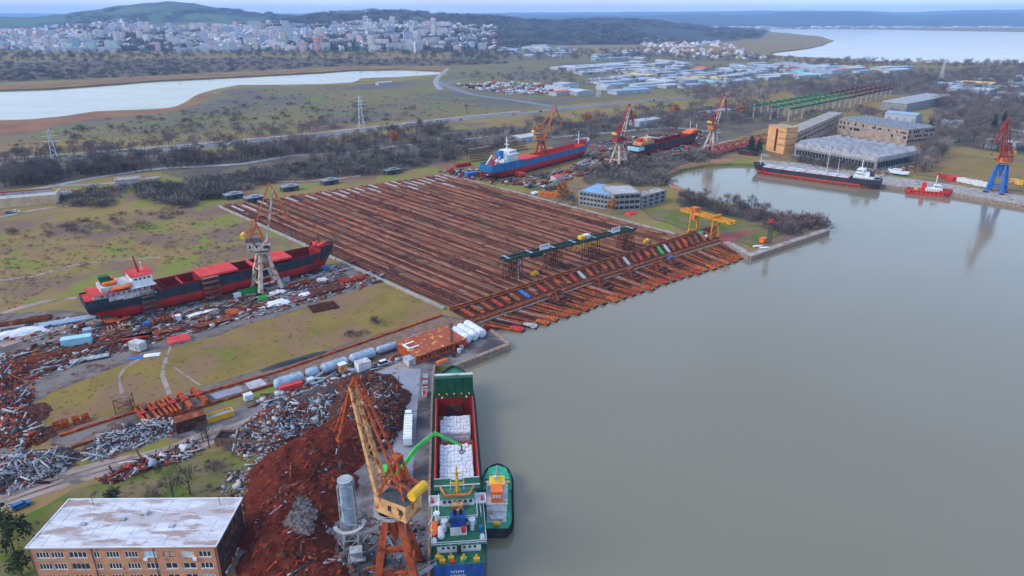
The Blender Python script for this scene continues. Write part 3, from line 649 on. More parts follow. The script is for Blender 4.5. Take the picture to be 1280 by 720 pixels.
def lifeboat(root, loc, Ln=6, m='orange', rz=0, covered=True):
    mb = MB(); r = [(-.5, .25), (-.38, .75), (0, 1), (.38, .75), (.5, .2)]; w = Ln*.19
    mb.loft([[(x*Ln, -k*w, .7), (x*Ln, -k*w*.6, .1), (x*Ln, k*w*.6, .1), (x*Ln, k*w, .7), (x*Ln, k*w*.7, 1.35 if covered else .8), (x*Ln, -k*w*.7, 1.35 if covered else .8)] for x, k in r])
    if not covered:
        for i in (-.25, 0, .25): mb.box(i*Ln-.15, -w*.8, .8, i*Ln+.15, w*.8, .95)
    return mb.build('lifeboat', M[m], root, loc, rz)
def place(px0, px1, z):
    """middle and heading of a line given by two photo pixels (stern, bow)"""
    a, b = G(*px0, z), G(*px1, z); d = b - a
    return (a+b)/2, math.atan2(d.y, d.x), d.length

# ---- 1. red and black cargo ship on the slip at the left
c_, rz, ln = place((103, 377), (417, 308), 12.2)
rs = thing('cargo_ship', 'long black and red cargo ship hauled out on the left slip', 'ship', (c_.x, c_.y, 3.3), rz)
dk, X0, hw = hull(rs, ln, 15.5, 8.2, 4.7, ('hull_red', 'hull_black', 'hold_red'), fc=(.915, 1.6), pp=(.24, 1.2), holds=((.27, .40), (.55, .70), (.78, .9)), rake=6, floor=3.2)
Lx = lambda s: X0 + ln*s
for a, b, zz in ((.405, .55, 9.6), (.655, .78, 9.8)):
    mb = MB().box(Lx(a), -hw-.3, zz-.1, Lx(b), hw+.3, zz+.9); n = 5
    for i in range(1, n): x = Lx(a + (b-a)*i/n); mb.box(x-.2, -hw-.2, zz+.9, x+.2, hw+.2, zz+1.05)
    mb.build('hatch_cover', M['hatch_red'], rs)
MB().box(Lx(.62), -hw, 8.5, Lx(.63), hw, 9.7).box(Lx(.335), -hw, 8.2, Lx(.34), hw, 8.8).build('crossbeam', M['hatch_red'], rs)
# accommodation aft
hs = MB().box(Lx(.03), -5.6, 9.6, Lx(.22), 5.6, 12.0).box(Lx(.06), -5.0, 12.0, Lx(.20), 5.0, 14.4).build('house', M['white_dirty'], rs)
MB().box(Lx(.155), -7.4, 12.0, Lx(.24), 7.4, 12.3).box(Lx(.165), -5.6, 12.3, Lx(.235), 5.6, 16.6).build('bridge', M['white'], rs)
MB().box(Lx(.16), -6.0, 16.6, Lx(.24), 6.0, 16.8).box(Lx(.02), -6.6, 12.0, Lx(.15), 6.6, 12.15).box(Lx(.0), -6.0, 9.95, Lx(.03), 6.0, 10.05).build('roof_deck', M['hatch_red'], rs)
windows(rs, Lx(.235)+.02, -5.2, 5.2, 15.5, 8, .9, .9); windows(rs, -5.62, Lx(.17), Lx(.23), 15.4, 4, .9, .8, 'y'); windows(rs, -5.62, Lx(.05), Lx(.21), 10.9, 9, .7, .7, 'y')
MB().box(Lx(.075), -7.86, 9.0, Lx(.215), -7.72, 10.5).box(Lx(.12), -7.85, 8.5, Lx(.235), -7.73, 9.0).build('bulwark_paint', M['white_dirty'], rs)
MB().loft([[(Lx(.07), -2.2, 14.4), (Lx(.115), -2.2, 14.4), (Lx(.115), 2.2, 14.4), (Lx(.07), 2.2, 14.4)], [(Lx(.065), -1.7, 18.2), (Lx(.10), -1.7, 18.2), (Lx(.10), 1.7, 18.2), (Lx(.065), 1.7, 18.2)]]).build('funnel', M['hatch_green'], rs)
for y in (-2.9, 2.9): MB().capsule((Lx(.07), y, 15.4), (Lx(.12), y, 15.4), .9, 8).build('air_pipe', M['orange'], rs)
lifeboat(rs, (Lx(.125), -6.1, 12.7), 7.5); lifeboat(rs, (Lx(.10), 6.1, 12.7), 7)
mast = MB().beam((Lx(.2), 0, 16.8), (Lx(.192), 0, 24.5), .9, w2=.5).beam((Lx(.193), -2.2, 22), (Lx(.193), 2.2, 22), .3).build('mast', M['oxide_red'], rs)
MB().tube((0, 1.4, 0), (0, 1.4, 3.4), .12, 6).cbox(0, 1.4, 3.5, .3, 2.2, .3).build('radar', M['white'], mast, (Lx(.215), 0, 16.8))
rail(rs, [(Lx(.24), -5.9, 16.8), (Lx(.165), -5.9, 16.8), (Lx(.165), 5.9, 16.8), (Lx(.24), 5.9, 16.8), (Lx(.24), -5.9, 16.8)], m='red_paint'); rail(rs, [(Lx(.15), -6.5, 12.15), (Lx(.02), -6.5, 12.15), (Lx(.02), 6.5, 12.15)], m='hatch_red')
mb = MB(); 
for x, y in ((.93, -2.5), (.93, 2.5), (.955, 0), (.945, -1), (.92, 0)): mb.cbox(Lx(x), y, 11.9, 2.2, 1.4, 1.5).tube((Lx(x)-1.2, y-1.2, 12), (Lx(x)-1.2, y+1.2, 12), .6, 8)
mb.build('windlass', M['hatch_red'], rs); rail(rs, [(Lx(.92), -5.4, 11.3), (Lx(.965), -3.6, 11.6), (Lx(.985), -1.5, 11.7)], m='rust')
MB().beam((Lx(.93), 0, 11.5), (Lx(.93), 0, 17), .4).build('foremast', M['oxide_red'], rs)
# cradle, stairs against the side
for s in np.linspace(.1, .88, 16):
    tag(MB().box(-.8, -6.2, 0, .8, 6.2, 1.05).box(-.6, -5, 1.05, .6, -2.5, 1.25).box(-.6, 2.5, 1.05, .6, 5, 1.25).build('keel_cradle', M['rust_dark'], None, (c_.x + Lx(s)*math.cos(rz), c_.y + Lx(s)*math.sin(rz), LAND + .1), rz), 'low dark cradle under the red and black ship', 'cradle', 'cradles under the red and black ship')
def scaffold(label, pos, rz, w, d, h, m, group=None):
    t = thing('scaffold_tower', label, 'scaffold', pos, rz, group); mb = MB(); n = max(2, int(h/2.2))
    for x in (-w/2, w/2):
        for y in (-d/2, d/2): mb.beam((x, y, 0), (x, y, h), .22)
    for k in range(1, n+1):
        z = h*k/n
        for y in (-d/2, d/2): mb.beam((-w/2, y, z), (w/2, y, z), .14).beam((-w/2 if k % 2 else w/2, y, z-h/n), (w/2 if k % 2 else -w/2, y, z), .12)
        for x in (-w/2, w/2): mb.beam((x, -d/2, z), (x, d/2, z), .14)
    mb.build('frame', M[m], t)
    mb = MB()
    for k in range(1, n+1): mb.box(-w/2, -d/2+.15, h*k/n+.08, w/2, d/2-.15, h*k/n+.14)
    mb.build('platform', M['timber'], t); return t
sd_ = Vector((math.sin(rz), -math.cos(rz), 0)); fw = Vector((math.cos(rz), math.sin(rz), 0))
for s, m_, lb, w in ((.43, 'rust', 'rusty scaffold tower against the middle of the red ship side', 7), (.2, 'grey_dark', 'dark stair tower by the superstructure of the red ship', 5)):
    p = c_ + fw*Lx(s) + sd_*9.6; scaffold(lb, (p.x, p.y, LAND + .05), rz, w, 2.4, 11.5, m_)

# ---- 2. blue cargo ship on the far slip
c_, rz, ln = place((607, 211), (735, 180), 11.5)
bs = thing('cargo_ship', 'blue cargo ship with dark red bottom on the far slip', 'ship', (c_.x, c_.y, 3.2), rz)
dk, X0, hw = hull(bs, ln, 16.5, 8.6, 5.5, ('hull_red', 'hull_blue', 'hold_red'), fc=(.92, 2.4), pp=(.25, 2.0), holds=((.42, .9),), rake=6, coam=1.6, hm='red_paint', floor=4.6)
Lx = lambda s: X0 + ln*s
MB().box(Lx(.27), -hw-.3, 9.2, Lx(.42), hw+.3, 10.6).build('hatch_cover', M['hatch_red'], bs)
MB().box(Lx(.11), -5.5, 11, Lx(.23), 5.5, 14).box(Lx(.13), -5, 14, Lx(.225), 5, 16.6).box(Lx(.15), -7.8, 16.6, Lx(.225), 7.8, 17).box(Lx(.155), -5.4, 17, Lx(.22), 5.4, 19.6).build('house', M['white'], bs)
windows(bs, Lx(.22)+.02, -5, 5, 18.6, 8, .9, 1); windows(bs, -5.42, Lx(.16), Lx(.215), 18.5, 4, 1.0, .9, 'y'); windows(bs, -5.52, Lx(.12), Lx(.22), 12.4, 5, .8, .8, 'y')
MB().box(Lx(.1), -2.2, 14, Lx(.135), 2.2, 20).build('funnel', M['blue_paint'], bs); MB().box(Lx(.12), -7.2, 11, Lx(.15), -5.6, 14.5).build('crane_pedestal', M['pale_blue'], bs)
MB().beam((Lx(.18), 0, 19.6), (Lx(.18), 0, 30), .9, w2=.45).cbox(Lx(.18), 0, 24, .5, 5, .4).cbox(Lx(.18), 0, 27, .4, 3, .3).build('mast', M['white'], bs)
MB().beam((Lx(.89), 0, 11), (Lx(.89), 0, 22), .7, w2=.4).build('foremast', M['white'], bs)
for y in (-4.5, 0): MB().beam((Lx(.005), y, 11), (Lx(.055), y, 17.5), .7, 1.6).build('boat_ramp', M['red_paint' if y else 'white'], bs)
MB().beam((Lx(.03), -5.8, 11), (Lx(.075), -5.8, 17), .5, 1.0).build('boat_ramp', M['white'], bs)
rail(bs, [(Lx(.05), -6.4, 11), (Lx(.24), -7.8, 11)], t=.14); rail(bs, [(Lx(.92), -6.2, 12.2), (Lx(.97), -4, 12.6), (Lx(.995), 0, 12.8), (Lx(.97), 4, 12.6), (Lx(.92), 6, 12.2)], h=1.4, t=.4)
mb = MB()
for x, y in ((.94, -2), (.94, 2), (.96, 0)): mb.cbox(Lx(x), y, 13, 2, 2, 1.6)
mb.build('windlass', M['oxide_red'], bs)
for s in np.linspace(.1, .88, 12): tag(MB().box(-.9, -6.5, 0, .9, 6.5, .95).box(-.6, -5, .95, .6, -2.5, 1.1).build('keel_cradle', M['rust_dark'], None, (c_.x + Lx(s)*math.cos(rz), c_.y + Lx(s)*math.sin(rz), LAND + .3), rz), 'low rust cradle under the blue ship', 'cradle', 'cradles under the blue ship')
# ---- 3. third ship beyond, half hidden
c_, rz, ln = place((792, 186), (872, 166), 10)
ts = thing('cargo_ship', 'dark half stripped ship with pale blue stern beyond the middle crane', 'ship', (c_.x, c_.y, 3.0), rz)
dk, X0, hw = hull(ts, ln, 14, 7.4, 3.8, ('hold_red', 'hull_black', 'rust'), fc=(.86, 1.4), pp=(.2, 1.6), holds=((.3, .78),), rake=5, floor=3)
Lx = lambda s: X0 + ln*s
MB().box(Lx(-.005), -5.8, 5.2, Lx(.13), 5.8, 9.0).box(Lx(.0), -6.4, 5.6, Lx(.16), 6.4, 9.05).build('stern_plating', M['pale_blue'], ts)
MB().box(Lx(.05), -5, 9.2, Lx(.22), 5, 12).box(Lx(.12), -4.5, 12, Lx(.2), 4.5, 14.8).build('house', M['crane_cream'], ts); MB().box(Lx(.2), -3, 9.2, Lx(.25), 3, 13.5).box(Lx(.06), -2, 12, Lx(.10), 2, 15.5).build('casing', M['red_paint'], ts)
windows(ts, -5.05, Lx(.07), Lx(.21), 10.8, 5, .9, .9, 'y')
MB().box(Lx(.84), -4, 9, Lx(.95), 4, 12).box(Lx(.80), -5, 9, Lx(.86), 5, 10.6).build('forecastle_gear', M['orange'], ts); MB().beam((Lx(.86), 0, 9), (Lx(.86), 0, 21), .7).beam((Lx(.97), 0, 9.5), (Lx(.97), 0, 17), .5).build('mast', M['white_dirty'], ts)
# ---- 4. black laid-up ship along the right basin quay
c_, rz, ln = place((1100, 226), (946, 206), 5.5)
ks = thing('cargo_ship', 'long black moored ship with red waterline and white hatch covers by the basin quay', 'ship', (c_.x - 2.5, c_.y - 3, -2.2), rz)
dk, X0, hw = hull(ks, ln + 3, 12.5, 7.2, 4.4, ('rust', 'hull_black', 'grey_dark'), fc=(.93, 1.6), pp=(.2, 1.2), holds=((.22, .90),), rake=6, coam=1.2)
Lx = lambda s: X0 + (ln+3)*s
first = None
for i in range(8):
    a = .222 + .0845*i; mb = MB().box(0, -hw-.4, 0, ln*.083, hw+.4, .8).box(.2, -hw-.3, .8, .5, hw+.3, .95)
    if first is None: first = mb.build('hatch_cover', M['roof_white'], ks, (Lx(a), 0, 8.4))
    else: again(first, (Lx(a), 0, 8.4 + R.uniform(-.05, .05)), ks)
mb = MB()
for s_ in (-1, 1): mb.add([(Lx(s), s_*(6.27 if s < .8 else 6.27*(1-((s-.8)/.2)**2.6)), z) for s in (.13, .3, .5, .7, .8, .87, .92, .96) for z in (4.0, 4.9)], [(2*k, 2*k+2, 2*k+3, 2*k+1) for k in range(7)])
mb.build('boot_stripe', M['red_paint'], ks)
MB().box(Lx(.05), -4.8, 8.5, Lx(.19), 4.8, 11).box(Lx(.08), -4.4, 11, Lx(.18), 4.4, 13.4).box(Lx(.12), -6, 13.4, Lx(.18), 6, 13.7).box(Lx(.125), -4.4, 13.7, Lx(.175), 4.4, 16).build('house', M['white'], ks)
windows(ks, 4.45, Lx(.13), Lx(.175), 14.9, 4, .8, .9, 'y'); windows(ks, 4.85, Lx(.06), Lx(.185), 9.8, 7, .7, .7, 'y'); windows(ks, Lx(.175)+.02, -4, 4, 14.9, 7, .8, .9)
MB().box(Lx(.055), -1.6, 11, Lx(.085), 1.6, 15).build('funnel', M['hull_black'], ks); MB().beam((Lx(.15), 0, 16), (Lx(.15), 0, 23), .5).build('mast', M['white'], ks); MB().beam((Lx(.94), 0, 9), (Lx(.94), 0, 18), .5).build('foremast', M['white_dirty'], ks)
rail(ks, [(Lx(.19), 5.2, 8.5), (Lx(.02), 4.8, 8.6), (Lx(.005), 0, 8.6)], t=.12)
# ---- 5. white sailing yacht alongside
c_, rz, ln = place((1052, 229), (1018, 222), .8)
ya = thing('sailing_yacht', 'white two masted sailing yacht alongside the long black moored ship', 'boat', (c_.x - 1.5, c_.y - 1.5, -1.4), rz)
dk, X0, hw = hull(ya, ln, 5.2, 3.0, 1.3, ('hull_blue', 'white', 'white'), rake=3, bulw=.25, transom=.7)
MB().box(-5, -1.5, 3.0, 3, 1.5, 4.0).build('cabin', M['white'], ya); windows(ya, 1.52, -4.5, 2.5, 3.6, 6, .8, .35, 'y')
MB().tube((1.5, 0, 3), (1.5, 0, 31), .22, 8, .14).beam((1.5, -2.2, 16), (1.5, 2.2, 16), .14).beam((1.5, -1.5, 24), (1.5, 1.5, 24), .12).tube((1.4, 0, 5.3), (-6.5, 0, 5.3), .18, 6).build('mainmast', M['white'], ya)
MB().tube((-8, 0, 3), (-8, 0, 21), .18, 8, .12).beam((-8, -1.5, 13), (-8, 1.5, 13), .12).build('mizzenmast', M['white'], ya)
# ---- 6. red tug at the right quay
c_, rz, ln = place((1129, 238), (1186, 243), .5)
rt = thing('tugboat', 'bright red tug with red funnel and white wheelhouse at the right quay', 'tugboat', (c_.x, c_.y - 4, -2.4), rz)
dk, X0, hw = hull(rt, ln, 8.6, 4.8, 2.6, ('hull_black', 'red_paint', 'rust'), fc=(.70, .8), rake=2, bulw=.9, transom=.8)
MB().box(-3, -2.8, 4.9, 8, 2.8, 7.4).box(2, -2.3, 7.4, 6.5, 2.3, 10.0).build('house', M['white'], rt); windows(rt, -2.32, 2.3, 6.3, 9.1, 4, .7, .8, 'y'); windows(rt, 6.52, -2, 2, 9.1, 4, .7, .8); windows(rt, -2.82, -2.4, 7.5, 6.3, 6, .6, .6, 'y')
MB().box(-5.4, -1.5, 4.9, -2.6, 1.5, 11).build('funnel', M['red_paint'], rt); MB().tube((3.2, 0, 10), (3.2, 0, 17), .28, 6).cbox(3.2, 0, 14, .3, 3, .3).cbox(3.2, 0, 15.6, .9, .9, .8).build('mast', M['white'], rt)
MB().cbox(-9, 0, 5.6, 2, 2, 1.4).build('winch', M['yellow'], rt)
mb = MB()
for i in range(9):
    x = -12 + i*2.7; mb.tube((x, -4.45, 4.6), (x, -4.05, 4.6), .6, 8)
mb.build('fender', M['black_rubber'], rt)
# ---- 7. small white boat ashore behind the quay, dark barge at the basin head
c_, rz, ln = place((1136, 219), (1109, 215), 3.5)
wb = thing('motor_boat', 'small white motor boat set ashore behind the basin quay', 'boat', (c_.x, c_.y, LAND + .7), rz)
dk, X0, hw = hull(wb, ln, 4.6, 2.4, .9, ('hull_blue', 'white', 'white'), rake=2, bulw=.3, transom=.85); MB().box(-2, -1.5, 2.4, 4, 1.5, 4.4).build('cabin', M['white'], wb); windows(wb, 1.52, -1.6, 3.6, 3.7, 5, .7, .6, 'y'); windows(wb, 4.02, -1.4, 1.4, 3.7, 3, .7, .6)
MB().box(-3, -1.6, 0, -2.4, 1.6, .8).box(2.4, -1.6, 0, 3, 1.6, .8).build('stand', M['timber'], wb, (0, 0, -.75))
c_, rz, ln = place((948, 194), (921, 191), 3)
dbt = thing('barge', 'small dark rusty barge laid up at the head of the basin', 'boat', (c_.x, c_.y, LAND + .1), rz)
dk, X0, hw = hull(dbt, ln, 5.5, 2.6, 1.0, ('hold_red', 'hull_black', 'rust_dark'), holds=((.2, .75),), rake=1.5, bulw=.3, coam=.4, hm='rust_dark', floor=.6)

# ---- 8. the green cargo ship at the near quay
o0, o1 = G(572, 704, 6), G(566, 492, 6); dv = (o1 - o0); rz = math.atan2(dv.y, dv.x); ln = 94.0; dn = dv.normalized()
c_ = o0 + dn*ln/2
gs = thing('cargo_ship', 'dark green cargo ship at the near quay with white bags in its open red hold', 'ship', (c_.x + .6, c_.y - 1.4, -3.0), rz)
dk, X0, hw = hull(gs, ln, 13.8, 8.2, 3.5, ('hull_red', 'hull_green', 'deck_green'), fc=(.90, 2.0), pp=(.12, .5), holds=((.325, .80),), rake=4, coam=1.7, cm='hatch_red', hm='hold_red', floor=2.0, transom=.86, bulw=1.0)
Lx = lambda s: X0 + ln*s
zc = 9.9
# folded hatch covers forward: steep green wall, and the stack aft
fwd = MB(); xa = Lx(.805)
for i in range(3): fwd.box(xa + i*1.0, -hw-.8, 9.2, xa + i*1.0 + .85, hw+.8, 17.0 - .15*i)
for i in range(5): y = -hw + .4 + (2*hw-.8)*i/4; fwd.box(xa-.18, y-.12, 9.4, xa, y+.12, 16.8)
hc = fwd.build('hatch_cover', M['hatch_green'], gs)
mb = MB()
for i in range(5): y = -hw + .6 + (2*hw-1.2)*i/4; mb.cbox(xa-.28, y, 11.2, .3, .5, .5)
mb.build('lifting_lug', M['yellow'], hc)
MB().box(xa-.1, -hw-.9, 9.15, xa+.1, hw+.9, 9.3).build('edge_stripe', M['yellow'], hc); MB().box(xa+1.9, -hw-.8, 16.75, xa+3.1, hw+.8, 17.1).build('top_edge', M['white_dirty'], hc)
aft = MB(); 
for i in range(3): aft.box(Lx(.27), -hw-.6, 9.0 + i*.85, Lx(.32) + 1.2*(i == 0), hw+.6, 9.7 + i*.85)
aft.box(Lx(.21), -hw-.8, 8.4, Lx(.268), hw+.8, 9.6)
hc2 = aft.build('hatch_cover', M['hatch_green'], gs)
MB().box(Lx(.318), -hw-.6, 11.42, Lx(.322), hw+.6, 11.6).box(Lx(.285), -hw-.6, 11.42, Lx(.29), hw+.6, 11.58).box(Lx(.255), -hw-.8, 9.62, Lx(.26), hw+.8, 9.75).build('edge_stripe', M['concrete_pale'], hc2)
# dark recess ladder frame at the fore end of the hold, tween deck bulkheads
MB().box(Lx(.80)-.4, -2.6, 2.4, Lx(.80)-.05, 2.6, 7.4).build('bulkhead_door', M['rust_dark'], gs)
mb = MB()
for i in range(4): mb.box(Lx(.565) + i*1.7, -hw+.05, 2.0, Lx(.565) + i*1.7 + .5, hw-.05, 3.4)
mb.build('tween_beam', M['red_paint'], gs)
for y in (-4, 4): MB().cbox(xa-.35, y, 10.0, .3, .5, .5).build('hold_lamp', M['white'], gs)
# lots of white big bags in two stacks (each bag an own thing inside the hold)
bagm = MB(); q_ = [(-.5,-.5),(.5,-.5),(.5,.5),(-.5,.5)]
bagm.loft([[(x*.90, y*1.02, 0) for x, y in q_], [(x*1.0, y*1.16, .3) for x, y in q_], [(x*1.02, y*1.18, .9) for x, y in q_], [(x*.7, y*.8, 1.25) for x, y in q_]]); bag0 = None
def bags(xa, xb, levels, cut):
    global bag0
    nx, ny = int((xb-xa)/1.75), 9
    for i in range(nx):
        for j in range(ny):
            if cut(i/nx, j/ny): continue
            x = xa + (i+.5)*(xb-xa)/nx; y = -hw + .75 + (j+.5)*(2*hw-1.5)/ny; z = 2.05 + levels*1.3 + R.uniform(-.15, .15)
            p = Vector((x + R.uniform(-.1, .1), y + R.uniform(-.06, .06), z)); w_ = Matrix.Translation(gs.location) @ Matrix.Rotation(rz, 4, 'Z') @ p
            if bag0 is None:
                bag0 = bagm.build('big_bag', M['bale'], None, w_, rz); tag(bag0, 'white big bag in the smaller forward stack of the green ship hold', 'bag', 'white big bags in the ship hold'); bag0.scale = (1.55, 1.05, 1.15)
            else:
                b = bag0.copy(); C.objects.link(b); b['label'] = 'white big bag in the smaller forward stack of the green ship hold' if levels < 2.5 else ('white big bag in the larger aft stack of the green ship hold, ' + ('quay side' if j > 5 else 'water side' if j < 3 else 'middle rows')); b.location = w_; b.rotation_euler.z = rz + R.uniform(-.08, .08); b.scale = (1.55*R.uniform(.94, 1.06), 1.05*R.uniform(.95, 1.05), R.uniform(1.0, 1.3))
bags(Lx(.64), Lx(.745), 2.2, lambda u, v: (u > .8 and (v < .12 or v > .7)) or (u > .66 and v > .8))
bags(Lx(.33), Lx(.555), 3.0, lambda u, v: (u > .94 and 0.1 < v < .2))
for z, xa_, xb_ in ((2.05, .64, .735), (2.05, .33, .545)):       # lower tiers seen only as the flank below
    mb = MB().box(Lx(xa_), -hw+.9, z, Lx(xb_), hw-.9, z + (2.1 if xa_ > .5 else 3.1)*1.3 - .2); w_ = mb.build('bag_tier', M['bale'], None, gs.location, rz); tag(w_, 'lower tiers of white bags under the %s bag stack in the ship hold' % ('smaller forward' if xa_ > .5 else 'larger aft'), 'bags', 'lower tiers of bags', 'stuff')
# poop deck
MB().box(Lx(.12)+.1, -6.3, 8.3, Lx(.265), 6.3, 8.45).build('lower_deck', M['deck_green'], gs)
# accommodation block
MB().box(Lx(.055), -5.2, 8.8, Lx(.20), 5.2, 11.2).build('lower_house', M['white'], gs)
MB().box(Lx(.05), -6.6, 11.2, Lx(.205), 6.6, 11.4).build('boat_deck', M['deck_green'], gs)
MB().box(Lx(.12), -4.4, 11.4, Lx(.20), 4.4, 13.9).build('house', M['white'], gs)
MB().box(Lx(.11), -4.8, 13.9, Lx(.205), 4.8, 14.05).build('upper_deck', M['deck_green'], gs)
br = MB().box(Lx(.165), -4.1, 14.05, Lx(.203), 4.1, 16.4).build('bridge', M['white'], gs)
MB().box(Lx(.17), -7.1, 14.0, Lx(.195), 7.1, 14.3).box(Lx(.17), -7.1, 14.3, Lx(.195), -6.9, 15.4).box(Lx(.17), 6.9, 14.3, Lx(.195), 7.1, 15.4).box(Lx(.195), -7.1, 14.3, Lx(.195)+.15, 7.1, 15.3).build('bridge_wing', M['white'], gs)
for y in (-6.5, 5.9): MB().box(Lx(.178), y, 14.32, Lx(.188), y+.6, 15.0).build('lamp_box', M['red_paint'], gs)
MB().box(Lx(.16), -4.3, 16.4, Lx(.206), 4.3, 16.55).build('monkey_island', M['deck_green'], gs)
mb = MB(); pl = [(Lx(.204), -4.2), (Lx(.168), -3.0), (Lx(.168), 3.0), (Lx(.204), 4.2)]
for a, b in zip(pl, pl[1:]): mb.beam((*a, 17.1), (*b, 17.1), .25, .5)
mb.build('orange_rail', M['orange'], gs)
windows(gs, Lx(.203)+.03, -3.9, 3.9, 15.4, 8, .8, .9); windows(gs, Lx(.165)-.03, -3.9, 3.9, 15.4, 6, .7, .8); windows(gs, Lx(.055)-.03, -4.4, 4.4, 10.3, 7, .6, .6); windows(gs, Lx(.12)-.03, -4, 4, 12.9, 6, .6, .7)
fm = MB().tube((Lx(.185), 0, 16.5), (Lx(.185), 0, 24.5), .3, 8, .2).cbox(Lx(.185), 0, 19.5, .3, 3.6, .3).cbox(Lx(.185), 0, 22.4, .3, 2.4, .25).beam((Lx(.185), .7, 16.5), (Lx(.187), .15, 22), .16).beam((Lx(.185), -.7, 16.5), (Lx(.187), -.15, 22), .16).build('mast', M['yellow'], gs)
MB().cbox(Lx(.187), 0, 20.6, .4, 2.6, .3).build('radar', M['white'], fm)
MB().tube((Lx(.2), -1.7, 16.5), (Lx(.2), -1.7, 23.5), .1, 6).tube((Lx(.195), 1.6, 16.5), (Lx(.195), 1.6, 21), .1, 6).build('antenna', M['white'], gs)
MB().cbox(Lx(.155), 0, 14.8, 1.6, 2.6, 1.5).cbox(Lx(.135), .2, 14.5, 1.2, 1.2, .9).build('deck_locker', M['crane_cream'], gs)
# funnel casing aft, boats, tanks, ventilators
fn = MB().box(Lx(.088), -1.9, 11.4, Lx(.118), 1.9, 16.2).build('funnel', M['stern_blue'], gs); MB().box(Lx(.085), -2, 11.4, Lx(.088)-.01, 2, 13.6).build('funnel_door', M['white'], fn); MB().tube((Lx(.105), -.7, 16.2), (Lx(.105), -.7, 17.4), .4, 8).tube((Lx(.105), .7, 16.2), (Lx(.105), .7, 17.4), .4, 8).build('exhaust', M['dark'], fn)
for x, y in ((.105, 3.3), (.105, -3.3), (.135, 5.2)): MB().tube((Lx(x), y, 11.4), (Lx(x), y, 14.2), .55, 10).tube((Lx(x), y, 14.2), (Lx(x), y, 14.6), .85, 10).build('ventilator', M['white'], gs)
lifeboat(gs, (Lx(.105), 5.9, 11.7), 5.2, covered=False); MB().capsule((Lx(.07), 4.2, 12.2), (Lx(.11), 4.2, 12.2), .85, 10).build('water_tank', M['white'], gs)
for x in (.075, .13): MB().beam((Lx(x), 7.2, 11.4), (Lx(x), 6.2, 14.2), .25).build('davit', M['white'], gs)
for x, y in ((.062, 5.8), (.065, -5.6)): MB().capsule((Lx(x)-.7, y, 12.0), (Lx(x)+.9, y, 12.0), .6, 8).build('liferaft', M['white'], gs)
MB().tube((Lx(.1), -5.4, 11.4), (Lx(.1), -5.4, 12.6), .5, 8).build('drum', M['blue_paint'], gs); MB().tube((Lx(.075), -1.2, 13.2), (Lx(.075), -1.2, 14.6), .55, 8).build('drum', M['red_paint'], gs)
rail(gs, [(Lx(.205), 6.5, 11.4), (Lx(.05), 6.5, 11.4), (Lx(.05), -6.5, 11.4), (Lx(.205), -6.5, 11.4)], t=.12); rail(gs, [(Lx(.205), 4.7, 14.05), (Lx(.11), 4.7, 14.05), (Lx(.11), -4.7, 14.05), (Lx(.205), -4.7, 14.05)], t=.12)
rail(gs, [(Lx(.20), 5.6, 11.4), (Lx(.12), 5.6, 14.0)], t=.14, name='stair'); rail(gs, [(Lx(.20), -5.6, 11.4), (Lx(.12), -5.6, 14.0)], t=.14, name='stair')
mb = MB()
for x, y in ((.022, 4), (.024, -1), (.02, -4), (.035, 5), (.03, 2)): mb.cbox(Lx(x), y, 9.4, .9, 1.4, .8).tube((Lx(x)+.9, y, 8.9), (Lx(x)+.9, y, 9.9), .3, 8)
mb.build('mooring_winch', M['yellow'], gs)
MB().cbox(Lx(.015), 1.6, 9.5, .9, .9, .9).build('bollard', M['red_paint'], gs); MB().tube((Lx(.02), -1.2, 8.9), (Lx(.02), -1.2, 9.9), .5, 8).build('capstan', M['tug_green'], gs); MB().box(Lx(.045), -.5, 9.0, Lx(.054), .5, 10.9).build('door', M['dark'], gs)
MB().box(X0-.12, -6.0, 4.6, X0-.03, 6.0, 10.1).build('transom', M['stern_blue'], gs)
mb = MB()                                                       # worn white name and port on the stern (not legible in the photograph)
for row, z, n, w in ((0, 7.6, 6, .42), (1, 6.4, 8, .34)):
    for i in range(n):
        y = 2.2 - i*(w + .12); mb.box(X0-.16, y-w, z, X0-.13, y-w*.72, z+.7).box(X0-.16, y-w, z + (.3 if i % 2 else .55), X0-.13, y, z + (.42 if i % 2 else .7))
mb.build('stern_lettering', M['white'], gs)
p0 = Matrix.Translation(gs.location) @ Matrix.Rotation(rz, 4, 'Z') @ Vector((Lx(.012), 5.4, 9.6)); gw = MB()
q0 = Vector((p0.x - 12, p0.y - 6.5, LAND + .6)); gw.beam(p0, q0, 1.0, .18)
tgw = thing('gangway', 'sloping grey gangway from the quay to the stern of the green ship', 'gangway', (0, 0, 0)); gw.build('ramp', M['grey_steel'], tgw)
mb = MB()
for s_ in (-.5, .5):
    nn = Vector((-(q0-p0).y, (q0-p0).x, 0)).normalized()*s_
    mb.beam(p0 + nn + Vector((0,0,1)), q0 + nn + Vector((0,0,1)), .08)
    for k in range(7): v = lerp(p0, q0, k/6) + nn; mb.beam(v, v + Vector((0,0,1)), .07)
mb.build('handrail', M['grey_steel'], tgw)

